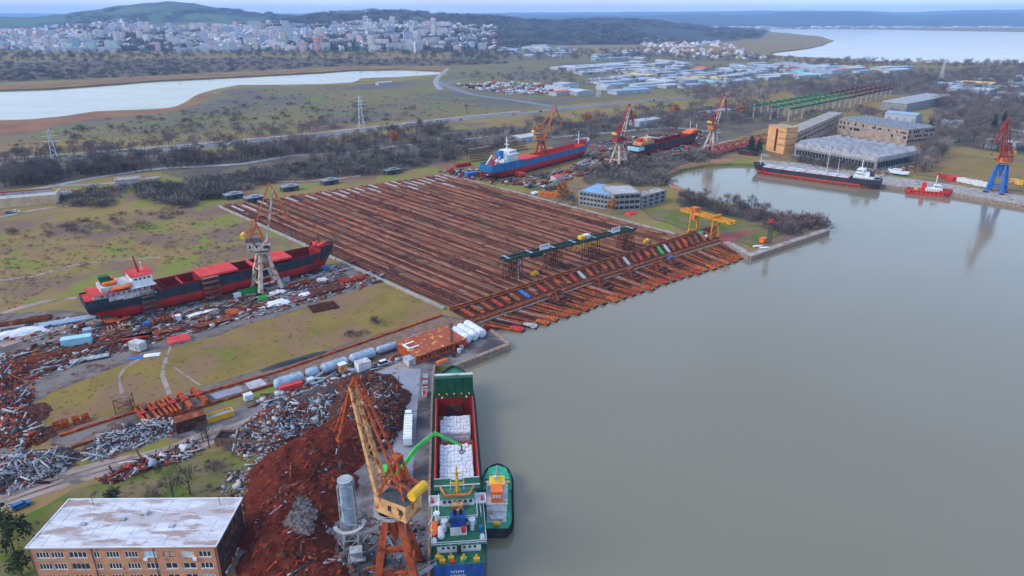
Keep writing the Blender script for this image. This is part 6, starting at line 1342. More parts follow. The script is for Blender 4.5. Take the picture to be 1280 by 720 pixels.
# pale blue pressure tanks in a row
tk = [((342, 482.5), (380, 470.5), 2.05, 'longest'), ((382, 469), (399, 463.5), 1.9, ''), ((401, 463), (435, 452), 2.0, ''), ((437, 451), (469, 440.5), 2.0, ''), ((470.5, 439.5), (497, 431.5), 1.5, ''), ((498, 430.5), (529, 419.5), 1.1, '')]
nm = ['pale blue steel tank at the left end of the row', 'short pale blue steel tank, second from the left of the row', 'pale blue steel tank, third from the left of the row', 'pale blue steel tank, fourth from the left of the row', 'slimmer pale blue steel tank, fifth from the left of the row', 'thin pale blue steel pipe section at the right end behind the orange shed']
for (a, b, r_, _), lb in zip(tk, nm):
    A, B = G(*a, LAND + r_), G(*b, LAND + r_); c_ = (A+B)/2; d = B-A; t = thing('steel_tank', lb, 'tank', (c_.x, c_.y, LAND), math.atan2(d.y, d.x), 'pale blue tanks along the crane track'); l_ = d.length/2 - .15
    MB().capsule((-l_, 0, r_+.3), (l_, 0, r_+.3), r_, 14).build('shell', M['tank_blue'], t)
    mb = MB()
    for x in (-.6*l_, .0, .6*l_): mb.tube((x-.12, 0, r_+.3), (x+.12, 0, r_+.3), r_+.06, 14)
    mb.build('weld_band', M['grey_steel'], t); MB().box(-.65*l_, -r_*.8, 0, -.5*l_, r_*.8, .7).box(.5*l_, -r_*.8, 0, .65*l_, r_*.8, .7).build('saddle', M['grey_dark'], t); MB().tube((.3*l_, 0, 2*r_+.2), (.3*l_, 0, 2*r_+.75), .3, 8).build('manhole', M['tank_blue'], t)
for (a, b), lb in zip((((567, 413), (586, 425)), ((574, 409), (595, 421.5)), ((583, 405), (604, 418))), ('dirty white steel tank nearest the orange shed, on the pier', 'middle one of three dirty white steel tanks on the pier', 'right one of three dirty white steel tanks on the pier')):
    A, B = G(*a, LAND+2), G(*b, LAND+2); c_ = (A+B)/2; d = B-A; t = thing('steel_tank', lb, 'tank', (c_.x, c_.y, LAND), math.atan2(d.y, d.x), 'white tanks on the pier'); l_ = d.length/2
    MB().capsule((-l_, 0, 2.2), (l_, 0, 2.2), 1.85, 14, .25).build('shell', M['tank_white'], t)
    mb = MB()
    for x in (-.7*l_, -.2*l_, .3*l_, .75*l_): mb.tube((x-.1, 0, 2.2), (x+.1, 0, 2.2), 1.9, 14)
    mb.build('weld_band', M['white_dirty'], t); MB().box(-.6*l_, -1.5, 0, -.45*l_, 1.5, .7).box(.45*l_, -1.5, 0, .6*l_, 1.5, .7).build('saddle', M['rust_dark'], t)
p = G(607, 413); t = thing('capstan', 'dark red machine frame between the white tanks and the slip', 'machine', (p.x, p.y, LAND), yr); MB().box(-1.5, -1, 0, 1.5, 1, 1.6).build('base', M['hold_red'], t); MB().tube((0, 0, 1.6), (0, 0, 2.4), .7, 10).build('drum', M['rust_dark'], t)
# six orange transfer cradles
for i, (a, b) in enumerate((((170, 509), (187, 529)), ((186, 505), (201, 522.5)), ((198, 501), (214, 518.6)), ((209, 497), (224, 515)), ((224, 492), (240, 511)), ((241, 486.5), (259, 503)))):
    A, B = G(*a, LAND+1.4), G(*b, LAND+1.4); c_ = (A+B)/2; d = B-A; h_ = d.length/2; t = thing('transfer_cradle', ['orange steel transfer cradle at the left end of the row of six', 'second orange steel transfer cradle from the left', 'third orange steel transfer cradle from the left', 'fourth orange steel transfer cradle from the left', 'fifth orange steel transfer cradle from the left', 'orange steel transfer cradle at the right end of the row of six'][i], 'cradle', (c_.x, c_.y, LAND), math.atan2(d.y, d.x), 'transfer cradles on the crane track')
    for y in ((-.7, .7) if i < 4 else (-.35, .35)): MB().box(-h_, y-.32, .9, h_, y+.32, 2.3).build('side_beam', M['rust_orange'], t)
    for x in (-h_*.92, -h_*.1, h_*.92): MB().box(x-.55, -1.1, .5, x+.55, 1.1, 1.6).build('cross_block', M['crane_rust'], t)
    for x in (-h_*.8, h_*.8): MB().tube((x, -.9, .55), (x, -.55, .55), .5, 10).tube((x, .55, .55), (x, .9, .55), .5, 10).build('wheel', M['rust_dark'], t)
    MB().box(-h_*.15, -.9, 2.3, h_*.2, .9, 2.75).build('keel_block', M['oxide_red'], t)
def item(name, label, cat, px, py, dims, m, rot=ar, kind='box', group=None, lid=None):
    L_, W_, H_ = dims; t = thing(name, label, cat, put(px, py), rot, group)
    if kind == 'box':                                              # container: ribbed walls, corner posts, roof
        mb = MB().box(-L_/2, -W_/2, .15, L_/2, W_/2, H_); n = max(3, int(L_/1.2))
        for i in range(n): x = -L_/2 + L_*(i+.5)/n; mb.box(x-.16, -W_/2-.08, .2, x+.16, -W_/2, H_-.1).box(x-.16, W_/2, .2, x+.16, W_/2+.08, H_-.1)
        mb.build('body', M[m], t); MB().box(-L_/2-.05, -W_/2-.1, H_, L_/2+.05, W_/2+.1, H_+.12).build('roof', M[lid or m], t); MB().box(L_/2, -W_/2+.15, .3, L_/2+.06, W_/2-.15, H_-.2).build('door', M[lid or m], t)
    elif kind == 'open':                                           # open skip or trough
        e = .15; MB().box(-L_/2, -W_/2, .1, L_/2, W_/2, .3).box(-L_/2, -W_/2, .3, L_/2, -W_/2+e, H_).box(-L_/2, W_/2-e, .3, L_/2, W_/2, H_).box(-L_/2, -W_/2+e, .3, -L_/2+e, W_/2-e, H_).box(L_/2-e, -W_/2+e, .3, L_/2, W_/2-e, H_).build('body', M[m], t)
        mb = MB(); n = max(3, int(L_/1.5))
        for i in range(n): x = -L_/2 + L_*(i+.5)/n; mb.box(x-.1, -W_/2-.1, .1, x+.1, -W_/2, H_).box(x-.1, W_/2, .1, x+.1, W_/2+.1, H_)
        mb.build('rib', M[m], t)
        if lid: MB().box(-L_/2+e, -W_/2+e, H_*.45, L_/2-e, W_/2-e, H_*.72).build('contents', M[lid], t)
    elif kind == 'stack':                                          # stack of plates, slightly shifted
        n = max(2, int(H_/.28)); rr = random.Random(int(px*7+py))
        for i in range(n): a, b = rr.uniform(-.3, .3), rr.uniform(-.25, .25); MB().box(-L_/2+a, -W_/2+b, .1+i*.28, L_/2+a, W_/2+b, .1+i*.28+.2).build('plate', M[m if i % 3 else (lid or m)], t, None, rr.uniform(-.04, .04))
    elif kind == 'beams':
        n = max(2, int(W_/.8)); rr = random.Random(int(px*5+py))
        for i in range(n): y = -W_/2 + W_*(i+.5)/n; MB().box(-L_/2+rr.uniform(-.8, .8), y-.28, .05, L_/2+rr.uniform(-.8, .8), y-.2, H_).box(-L_/2, y+.2, .05, L_/2+rr.uniform(-.6, .6), y+.28, H_).box(-L_/2+.2, y-.2, H_*.45, L_/2-.2, y+.2, H_*.6).build('beam', M[m], t, None, rr.uniform(-.02, .02))
    elif kind == 'ribs':
        MB().box(-L_/2, -W_/2, .1, L_/2, W_/2, .5).build('base', M[m], t); n = max(3, int(L_/1.3))
        for i in range(n): x = -L_/2 + L_*(i+.5)/n; MB().box(x-.15, -W_/2, .5, x+.15, W_/2, H_).build('rib', M[m if i % 3 else (lid or m)], t)
    elif kind == 'tarp':                                           # crumpled sheet over a low pile
        nx, ny = 12, 8; v = []; rr = Vector((px, py, 0))
        for j in range(ny+1):
            for i in range(nx+1):
                u, w = i/nx*2-1, j/ny*2-1; e = max(0, 1 - (u*u)**2)*max(0, 1-(w*w)**2); v.append((u*L_/2*(1+.12*noise.noise((w*2, px, 0))), w*W_/2*(1+.2*noise.noise((u*2.5, py, 3))), .05 + H_*e*(.75 + .5*noise.noise((u*2.4, w*2.4, px)))))
        MB().add(v, [(j*(nx+1)+i, j*(nx+1)+i+1, (j+1)*(nx+1)+i+1, (j+1)*(nx+1)+i) for j in range(ny) for i in range(nx)]).build('sheet', M[m], t); MB().box(-L_*.35, -W_*.3, 0, L_*.35, W_*.3, H_*.25).build('pile', M[lid or 'rust_dark'], t)
    elif kind == 'pipes':
        n = max(2, int(W_/ (H_)))
        for i in range(n): y = -W_/2 + H_*(i+.5); MB().tube((-L_/2, y, H_/2), (L_/2, y, H_/2), H_/2*.95, 10).build('pipe', M[m], t)
    return t
item('container', 'bright green open container at the foot of the white crane', 'container', 312, 367, (9.5, 2.6, 2.4), 'container_green', ar, 'open', lid='rust_dark')
item('skip', 'small lime green skip right of the white crane', 'skip', 328, 374, (4, 2, 1.4), 'bright_green', ar, 'open')
item('container', 'pale cyan container in the scrap row left of the red ship stern', 'container', 97, 430, (10.5, 3.6, 3), 'pale_blue', math.radians(24))
item('rust_container', 'big rust brown open ended container beside the grey scrap heap', 'container', 239, 534, (9, 4, 4), 'rust_dark', math.radians(36), 'box', lid='rust')
item('trough', 'yellow sided open trough right of the rust brown container', 'trough', 275, 523, (8.5, 3, 2), 'yellow', math.radians(36), 'open', lid='concrete_slab')
item('ribbed_frame', 'rust brown ribbed frame on the plate row below the red ship middle', 'frame', 205, 404, (10, 3.4, 2.6), 'rust', ar, 'ribs', lid='rust_orange')
item('cabin_block', 'row of cream machine blocks on the plate row left of the ribbed frame', 'machines', 148, 414, (11, 3, 2.6), 'crane_cream', ar, 'ribs', lid='rust')
item('plate_stack', 'long rust plates laid along the scrap row', 'plates', 140, 430, (30, 3.4, 1.2), 'rust', math.radians(31), 'stack', lid='rust_dark')
item('plate_stack', 'long rust plates on the scrap row nearest the pink panel stack', 'plates', 190, 420, (22, 3.4, 1.3), 'rust_dark', math.radians(31), 'stack', lid='rust')
item('plate_stack', 'pinkish striped panel stack at the right end of the plate row', 'plates', 224, 427, (8, 6, 1.5), 'hatch_red', math.radians(36), 'stack', lid='white_dirty')
item('crate', 'dirty white machine crate standing tilted at the meadow edge', 'crate', 173, 437, (5.5, 3.4, 3.4), 'white_dirty', math.radians(-20))
item('sheet_pile', 'flat white sheet lying at the meadow edge right of the crate', 'sheet', 190, 444, (6, 3, .5), 'white', math.radians(15), 'tarp')
item('sheet_pile', 'flat blue sheet lying at the meadow edge left of the white one', 'sheet', 169, 448, (6, 2.2, .4), 'blue_paint', math.radians(10), 'tarp')
item('tarpaulin', 'large white tarpaulin over a pile at the far left of the slip', 'tarpaulin', 22, 418, (22, 6, 2.2), 'white', math.radians(32), 'tarp')
item('beam_bundle', 'long rust beam bundle above the white tarpaulin at the left', 'beams', 26, 405, (22, 4, 1.5), 'rust_beam', math.radians(32), 'beams')
item('pipe_bundle', 'grey pipe bundle behind the red ship stern', 'pipes', 85, 403, (21, 5, 1.2), 'tank_blue', math.radians(30), 'pipes')
t = thing('lifeboat', 'bare orange lifeboat hull lying on the slip below the red ship stern', 'boat', put(143, 402), math.radians(32)); lifeboat(t, (0, 0, 0), 13, covered=False)
item('tarpaulin', 'white crumpled tarpaulin on the plate row right of the white crane', 'tarpaulin', 347, 379, (11, 7, 1.2), 'white', ar, 'tarp')
item('tarpaulin', 'white tarpaulin strip between plates right of the larger one', 'tarpaulin', 384, 368, (8, 4, 1.2), 'white', ar, 'tarp')
item('tarpaulin', 'row of white wrapped bundles at the foot of the white crane', 'tarpaulin', 346, 367, (10, 3, 1.6), 'white', ar, 'tarp')
item('tarpaulin', 'white crumpled sheet on the plates below the red ship middle', 'tarpaulin', 252, 392, (12, 3.4, 1), 'white', ar, 'tarp')
item('tarpaulin', 'white sheets at the right end of the slip near the slipway field', 'tarpaulin', 402, 350, (6, 4, 1.1), 'white', ar, 'tarp')
item('plate_stack', 'dark rust plate stack in the middle of the plate row', 'plates', 292, 392, (6, 5, 1.4), 'rust', math.radians(-30), 'stack', lid='rust_orange')
item('plate_stack', 'rust plates left of the dark stack on the plate row', 'plates', 268, 405, (14, 4, 1.2), 'rust_dark', ar, 'stack', lid='rust')
item('plate_stack', 'broad rusty plates by the slipway field corner', 'plates', 408, 364, (16, 7, 1.2), 'rust', ar, 'stack', lid='rust_dark')
item('ribbed_frame', 'orange ribbed hull section at the right end of the slip', 'frame', 441, 352, (13, 5, 2.0), 'rust_orange', ar, 'ribs', lid='oxide_red')
item('steel_floor', 'white edged rusty floor frame beside the orange hull section', 'frame', 420, 361, (12, 5, .9), 'white_dirty', ar, 'open', lid='rust_dark')
item('rail_bundle', 'fan of dark rails at the lower right of the plate row', 'rails', 404, 384, (9, 12, .6), 'rust_dark', math.radians(-60), 'beams')
item('crate', 'pale grey crate right of the white crane foot', 'crate', 357, 352, (3.6, 2.4, 2.2), 'tank_blue', ar); item('crate', 'pale crate on the slip left of the green container', 'crate', 297, 372, (3, 2.4, 2), 'tank_white', ar)
item('crate', 'white crate by the foot of the rusty scaffold tower', 'crate', 264, 373, (2.6, 2.2, 1.8), 'white', ar); item('crate', 'white crate on the slip below the red ship superstructure', 'crate', 203, 387, (3.6, 2, 2), 'tank_white', ar)
item('crate', 'white bag beside the rust brown ribbed frame', 'bag', 222, 400, (3, 2.6, 2), 'white', ar); item('crate', 'blue crate left of the ribbed frame', 'crate', 184, 407, (2.8, 2, 1.4), 'blue_paint', ar); item('crate', 'blue crate near the ship bow on the slip', 'crate', 407, 338, (3, 2.2, 1.6), 'blue_paint', ar)
item('beam_bundle', 'orange rust beams on the slip right of the white crane', 'beams', 375, 355, (10, 3, 1), 'rust_orange', ar, 'beams')
item('crate', 'rust box close under the red ship stern', 'crate', 110, 417, (3, 3, 2), 'tank_blue', ar); item('beam_bundle', 'rust beams stacked in the scrap row at the left', 'beams', 60, 447, (20, 4, 1.4), 'rust_beam', math.radians(32), 'beams'); item('beam_bundle', 'orange beams in the scrap row at the far left', 'beams', 30, 456, (9, 3, 1.4), 'rust_orange', math.radians(25), 'beams'); item('plate_stack', 'grey plate stack in the scrap row right of the rust beams', 'plates', 112, 450, (13, 3, 1), 'grey_steel', math.radians(28), 'stack', lid='grey_dark')
for k, (px, py) in enumerate(((72, 536), (82, 533), (96, 529), (108, 526))): item('steel_saddle', ['rusty saddle frame, leftmost of four in the meadow corner', 'rusty saddle frame, second of four from the left in the meadow corner', 'rusty saddle frame, third of four from the left in the meadow corner', 'rusty saddle frame, rightmost of four in the meadow corner'][k], 'frame', px, py, (3, 2, 2.2), 'rust_orange', math.radians(-50), 'ribs', group='saddle frames in the meadow corner')
scaffold('rusty open lattice frame standing alone in the olive meadow', put(157, 514), math.radians(20), 5, 4, 5.5, 'rust')
item('wall_ruin', 'long brown concrete trough ruin beside the mixed scrap heap', 'ruin', 307, 553, (17, 5, 2.6), 'timber', math.radians(-4), 'open', lid='dark')
item('long_panel', 'long pale grey steel panel lying beside the dirt road', 'panel', 394, 498, (12, 2.4, .7), 'tank_white', math.radians(33), 'stack', lid='grey_steel')
item('trailer_load', 'faded red covered trailer load by the pale blue tanks', 'trailer', 364, 487, (8, 2.6, 2.2), 'hatch_red', math.radians(33)); item('hut', 'white site hut beside the pale blue tanks', 'hut', 454, 462, (5, 3.6, 3.4), 'white', ar, lid='white_dirty'); item('hut', 'small cream site cabin left of the white hut', 'hut', 428.5, 465, (3, 2.6, 3.4), 'crane_cream', ar, lid='white')
item('crate', 'grey machine crate in the row by the pale blue tanks', 'crate', 388, 479, (2.6, 2, 1.8), 'tank_white', ar); item('crate', 'pale crate at the left end of the tank row', 'crate', 311, 500, (2.8, 2.2, 2.2), 'tank_white', ar)
item('coal_strip', 'dark pile of cables and offcuts at the meadow edge above the tanks', 'pile', 368, 452, (26, 2.6, 1.2), 'grey_dark', math.radians(38), 'tarp', lid='dark')
item('barrier_stack', 'stack of dirty white fenders and ropes on the quay strip above the ship', 'pile', 532, 478, (9, 1.8, 1.2), 'white_dirty', math.radians(96), 'ribs', lid='oxide_red'); item('steel_tray', 'white and red tray on the quay beside the green hatch covers', 'tray', 531, 494, (4, 1.6, 1), 'white_dirty', math.radians(96), 'open', lid='oxide_red')
for k, (px, py) in enumerate(((950, 309), (958, 311))): t = thing('motor_boat', ('white dinghy on the peninsula quay, left of two', 'white dinghy on the peninsula quay, right of two')[k], 'boat', put(px-3, py), math.radians(10), 'dinghies on the peninsula'); lifeboat(t, (0,0,0), 6, 'white', covered=False)
item('excavator_body', 'orange machine part beside the lattice tower on the peninsula', 'machine', 954, 303, (4, 3, 2.6), 'orange', ar)
item('green_cover', 'green covered stack under the yellow gantry crane', 'stack', 876, 292, (7, 4, 1.6), 'tug_green', ar, 'tarp'); item('white_bundle', 'white wrapped bundle under the yellow gantry crane', 'bundle', 884, 296, (5, 3, 1.6), 'white', ar, 'tarp')
item('red_tarp', 'bright red covered stack right of the grey office building', 'stack', 788, 268, (8, 5, 2), 'red_paint', ar, 'tarp'); item('red_roof_kiosk', 'red roofed kiosk behind the orange autumn tree', 'kiosk', 697, 226, (10, 6, 4), 'white_dirty', ar, lid='red_paint')
item('yellow_machine', 'orange yellow flat machine stack left of the autumn tree', 'machine', 686, 245, (14, 6, 2.6), 'orange', math.radians(-30), 'ribs', lid='yellow'); item('white_tank', 'small white tank at the slipway side wall', 'tank', 669, 243, (4, 3, 2), 'white', ar, 'pipes')
item('container', 'blue container left of the blue ship stern', 'container', 590, 220, (12, 4, 3), 'blue_paint', ar); item('container', 'red container stack left of the blue ship', 'container', 578, 208, (16, 5, 3), 'oxide_red', ar, 'ribs'); item('container', 'round red tank below the blue ship middle', 'tank', 651, 221, (6, 5, 4), 'red_paint', ar, 'pipes')
scaffold('dark steel scaffold grid at the stern of the blue ship', put(600, 200), math.radians(44), 26, 4, 11, 'grey_dark'); scaffold('dark red scaffold grid behind the blue ship superstructure', put(645, 188), math.radians(44), 24, 4, 10, 'hold_red')
# right quay: containers and sheds
cw_ = math.radians(-46)
for k, (px, py, m_, lb) in enumerate(((1204, 228, 'white', 'white container at the left end of the row behind the right quay'), (1211, 229.5, 'white', 'white container, second of the row behind the right quay'), (1218, 231, 'white', 'white container, third of the row behind the right quay'), (1226, 233, 'white', 'white container, right end of the row behind the right quay'), (1178, 223, 'oxide_red', 'dark red container with white side by the red tug'), (1187, 226, 'red_paint', 'small bright red container left of the white row'), (1196, 226.5, 'red_paint', 'small red tank container touching the white row'), (1266, 229, 'crane_cream', 'cream machine right of the blue legged crane'), (1274, 231, 'yellow', 'yellow cream machine at the right picture edge'))):
    item('container', lb, 'container', px, py, (9 if k < 5 else 5, 3, 3.4), m_, cw_, group='containers behind the right quay')
def car(label, pos, rz, m, ln=4.5, van=False, group='cars'):
    t = thing('parked_car', label, 'van' if van else 'car', pos, rz, group); w = .9
    MB().loft([[(x, s_*w, z) for x, z in ((-ln/2, .35), (ln/2, .35), (ln/2, .75), (ln*.3, .95), (-ln*.46, 1.0), (-ln/2, .8))] for s_ in (-1, 1)]).build('body', M[m], t)
    top = ((-ln*.46, 1.0), (ln*.28, .96), (ln*.1, 1.5 if not van else 2.0), (-ln*.38, 1.5 if not van else 2.0))
    MB().loft([[(x, s_*w*.86, z) for x, z in top] for s_ in (-1, 1)]).build('cabin_glass', M['glass'], t)
    MB().box(-ln*.38, -w*.84, 1.5 if not van else 2.0, ln*.1, w*.84, 1.56 if not van else 2.08).build('roof', M[m], t)
    for x in (-ln*.3, ln*.32):
        for s_ in (-1, 1): MB().tube((x, s_*w-.1, .34), (x, s_*w+.04, .34), .34, 8).build('wheel', M['black_rubber'], t)
    return t
car('dark blue car parked beside the dirt road at the lower left', put(27, 634, LAND+.12), math.radians(48), 'hull_blue'); car('white van parked by the pale blue tanks and orange shed', put(481, 456, LAND+.12), math.radians(40), 'white', 5.4, True); car('dark blue car on the gravel road below the ruined hall', put(12, 267, LAND+.15), math.radians(15), 'hull_blue'); car('white car right behind the dark blue one by the ruined hall', put(20, 265.5, LAND+.15), math.radians(15), 'white')
# articulated lorry beside the material handler
a, b = G(510, 561), G(511.5, 523); c_ = (a+b)/2; d = b-a; Ln = d.length; t = thing('lorry', 'white trailered lorry with green cab standing on the concrete strip', 'lorry', (c_.x, c_.y, LAND+.12), math.atan2(d.y, d.x))
MB().box(-Ln/2, -1.3, 1.1, Ln/2-3.2, 1.3, 1.35).box(-Ln/2, -1.3, 1.35, Ln/2-3.2, 1.3, 3.5).build('trailer', M['white'], t)
mb = MB()
for i in range(9): x = -Ln/2 + (Ln-3.2)*(i+.5)/9; mb.box(x-.1, -1.36, 1.2, x+.1, 1.36, 3.56)
mb.build('trailer_bow', M['white_dirty'], t); cb = MB().box(Ln/2-2.7, -1.25, .7, Ln/2-.1, 1.25, 3.3).build('cab', M['container_green'], t); MB().box(Ln/2-.1, -1.1, 1.9, Ln/2-.04, 1.1, 2.9).box(Ln/2-1.6, -1.28, 1.9, Ln/2-.5, 1.28, 2.7).build('windscreen', M['glass'], cb); MB().box(Ln/2-2.5, -1, 3.3, Ln/2-.6, 1, 3.5).build('cab_roof', M['white'], cb)
for x in (-Ln*.4, -Ln*.32, -Ln*.24, Ln/2-3.6, Ln/2-1.0):
    for s_ in (-1, 1): MB().tube((x, s_*1.05, .5), (x, s_*1.32, .5), .5, 10).build('wheel', M['black_rubber'], t)
# lattice power pylons
for px, by, ty, lb in ((452, 160, 122, 'tall grey lattice pylon on the plain beyond the slipway'), (72, 214, 165, 'grey lattice pylon near the highway at the left'), (748, 122, 98, 'grey lattice pylon by the far highway interchange'), (905, 112, 90, 'distant grey lattice pylon left of the green runway'), (1176, 100, 78, 'distant grey lattice pylon near the bay at the right')):
    p = G(px, by); h = max(24, HT(p.x, p.y, ty)); t = thing('power_pylon', lb, 'pylon', (p.x, p.y, LAND), .5, 'lattice power pylons')
    mb = MB()
    for sx in (-1, 1):
        for sy in (-1, 1): mb.beam((sx*h*.09, sy*h*.09, 0), (sx*.5, sy*.5, h), .34)
    for k in range(9):
        u, v = k/9, (k+1)/9; a, b = h*.09*(1-u)+.5*u, h*.09*(1-v)+.5*v; s_ = 1 if k % 2 else -1
        for q in (-1, 1): mb.beam((-a*s_, q*a, h*u), (b*s_, q*b, h*v), .2); mb.beam((q*a, -a*s_, h*u), (q*b, b*s_, h*v), .2)
    mb.build('lattice_mast', M['tank_white'], t)
    for z, w in ((.72, 7), (.84, 5.5), (.95, 4)): MB().beam((-w, 0, h*z), (w, 0, h*z), .4).build('crossarm', M['tank_white'], t)
# lamp posts on the highway and cars
hw_line = pts([(0, 205), (120, 196), (220, 186), (300, 179), (400, 170), (500, 158), (580, 149), (650, 142), (720, 134), (800, 127), (880, 120), (1000, 108)])
carm = {}
for i in range(34):
    s_ = R.random()*(len(hw_line)-1); k = int(s_); p = lerp(hw_line[k], hw_line[k+1], s_-k); d = hw_line[k+1]-hw_line[k]; rz = math.atan2(d.y, d.x); nn = Vector((-math.sin(rz), math.cos(rz), 0)); ln_ = R.choice((-5, 5)); c_ = R.choice(['white', 'grey_steel', 'hull_black', 'red_paint', 'white'])
    q = p + nn*ln_; lb = {'white': 'tiny white car driving on the far highway', 'grey_steel': 'tiny grey car driving on the far highway', 'hull_black': 'tiny dark car driving on the far highway', 'red_paint': 'tiny red car driving on the far highway'}[c_]
    if c_ not in carm: carm[c_] = car(lb, (q.x, q.y, LAND + .16), rz, c_, 4.6, group='cars on the far highway')
    else: dup(carm[c_], (q.x, q.y, LAND + .16), rz)
# ================================================================== VEGETATION
mat('bark', (.075, .062, .055), (.05, .042, .04), 1, .95)
mat('twig_grey', (.185, .155, .135), (.130, .112, .102), .12, .95)
mat('twig_purple', (.185, .120, .112), (.125, .085, .085), .12, .95)
mat('twig_pale', (.30, .27, .24), (.22, .195, .18), .12, .95)
mat('twig_dark', (.108, .090, .080), (.078, .068, .064), .12, .95)
mat('leaf_dark', (.035, .050, .022), (.055, .065, .028), .3, .9)
mat('leaf_orange', (.400, .150, .030), (.300, .095, .025), .3, .9)
mat('conifer', (.016, .030, .024), (.026, .042, .028), .3, .9)
mat('dry_grass', (.23, .155, .075), (.17, .115, .06), .2, .95)
TW = ['twig_grey', 'twig_purple', 'twig_pale', 'twig_dark', 'leaf_dark', 'leaf_orange', 'conifer', 'dry_grass']
def blade(v, f, p, d, ln, w, rr):
    """one thin twig spray: a tapering quad along d"""
    s_ = d.cross(Vector((rr.uniform(-1, 1), rr.uniform(-1, 1), rr.uniform(-1, 1)))).normalized(); n = len(v); q = p + d*ln
    v += [p - s_*w, p + s_*w, q + s_*w*.35, q - s_*w*.35]; f.append((n, n+1, n+2, n+3))
def tree_base(seed, n, rx, rz, z0, ln, w, up=.5, clumps=9, leaf=False):
    """crown of many sprays gathered in clumps with gaps between; unit height about 1"""
    rr = random.Random(seed); v, f = [], []; cl = []
    for i in range(clumps):
        a = rr.uniform(0, 2*PI); r_ = rx*math.sqrt(rr.random())*.8; z = z0 + rz*(.15 + .8*rr.random()*(1 - .55*(r_/rx)**2)); cl.append((Vector((math.cos(a)*r_, math.sin(a)*r_, z)), rr.uniform(.5, 1)*rx*.5))
    for i in range(n):
        c_, s_ = rr.choice(cl); o = Vector((rr.gauss(0, .5), rr.gauss(0, .5), rr.gauss(0, .45)))*s_; p = c_ + o
        p.z = max(z0*.7, p.z)
        if leaf: d = Vector((rr.uniform(-1, 1), rr.uniform(-1, 1), rr.uniform(-.6, .8))).normalized()
        else: d = (Vector((p.x, p.y, max(.05, (p.z - z0)*.9 + up*rx))) + Vector((rr.gauss(0, .3), rr.gauss(0, .3), rr.gauss(0, .2)))*rx).normalized()
        blade(v, f, p, d, ln*rr.uniform(.6, 1.3), w*rr.uniform(.7, 1.3), rr)
    return v, f
def trunk_mb(seed, h, r_=.022, limbs=6, z0=.3):
    rr = random.Random(seed); mb = MB().tube((0, 0, -.03), (0, 0, h*.55), r_*1.3, 6, r_*.8).tube((0, 0, h*.55), (.02, .01, h*.9), r_*.8, 5, r_*.2)
    for i in range(limbs):
        a = 2*PI*i/limbs + rr.uniform(-.4, .4); z = h*(z0 + .45*rr.random()); e = Vector((math.cos(a), math.sin(a), rr.uniform(.6, 1.3))).normalized()*rr.uniform(.2, .36); mb.tube((0, 0, z), (e.x, e.y, z+e.z), r_*.5, 4, r_*.12, cap=False)
    return mb
BARE = [tree_base(i, 420, .36, .62, .34, .14, .0052, .8, 15) for i in (1, 2, 3)]
SHRUB = [tree_base(10+i, 480, .60, .58, .10, .24, .0095, .5, 13) for i in range(3)]
LEAFY = [tree_base(20+i, 420, .42, .66, .30, .10, .038, .3, 13, True) for i in range(2)]
CON = []
for i in range(2):
    rr = random.Random(40+i); v, f = [], []
    for k in range(300):
        z = .1 + .88*rr.random(); r_ = .20*(1-z)**.8 + .012; a = rr.uniform(0, 2*PI); p = Vector((math.cos(a)*r_*.35, math.sin(a)*r_*.35, z)); blade(v, f, p, Vector((math.cos(a), math.sin(a), -.25)).normalized(), r_*1.1, .022, rr)
    CON.append((v, f))
def me_of(name, vf, m): me = bpy.data.meshes.new(name); me.from_pydata([tuple(x) for x in vf[0]], [], vf[1]); me.materials.append(M[m]); return me
def tone(px, py): return 0
GEO = {}
def tree(label, name, x, y, h, kind, seed, m, cat='tree', group=None, z=LAND, wide=1.0):
    bases = {'bare': BARE, 'shrub': SHRUB, 'leafy': LEAFY, 'conifer': CON}[kind]; k = seed % len(bases)
    t = thing(name, label, cat, (x, y, z), (seed*2.4) % 6.28, group); t.scale = (h*wide, h*wide, h)
    key = (kind, k, m)
    if key not in GEO: GEO[key] = me_of('crown', bases[k], m)
    o = bpy.data.objects.new('crown', GEO[key]); C.objects.link(o); o.parent = t
    key = ('trunk', kind, k)
    if key not in GEO:
        mb = trunk_mb(seed, .85 if kind != 'shrub' else .4, .02 if kind != 'shrub' else .03, 7 if kind != 'conifer' else 2, .3 if kind != 'shrub' else .1); me = bpy.data.meshes.new('trunk'); me.from_pydata(mb.v, [], mb.f); me.materials.append(M['bark']); GEO[key] = me
    o = bpy.data.objects.new('trunk', GEO[key]); C.objects.link(o); o.parent = t; return t
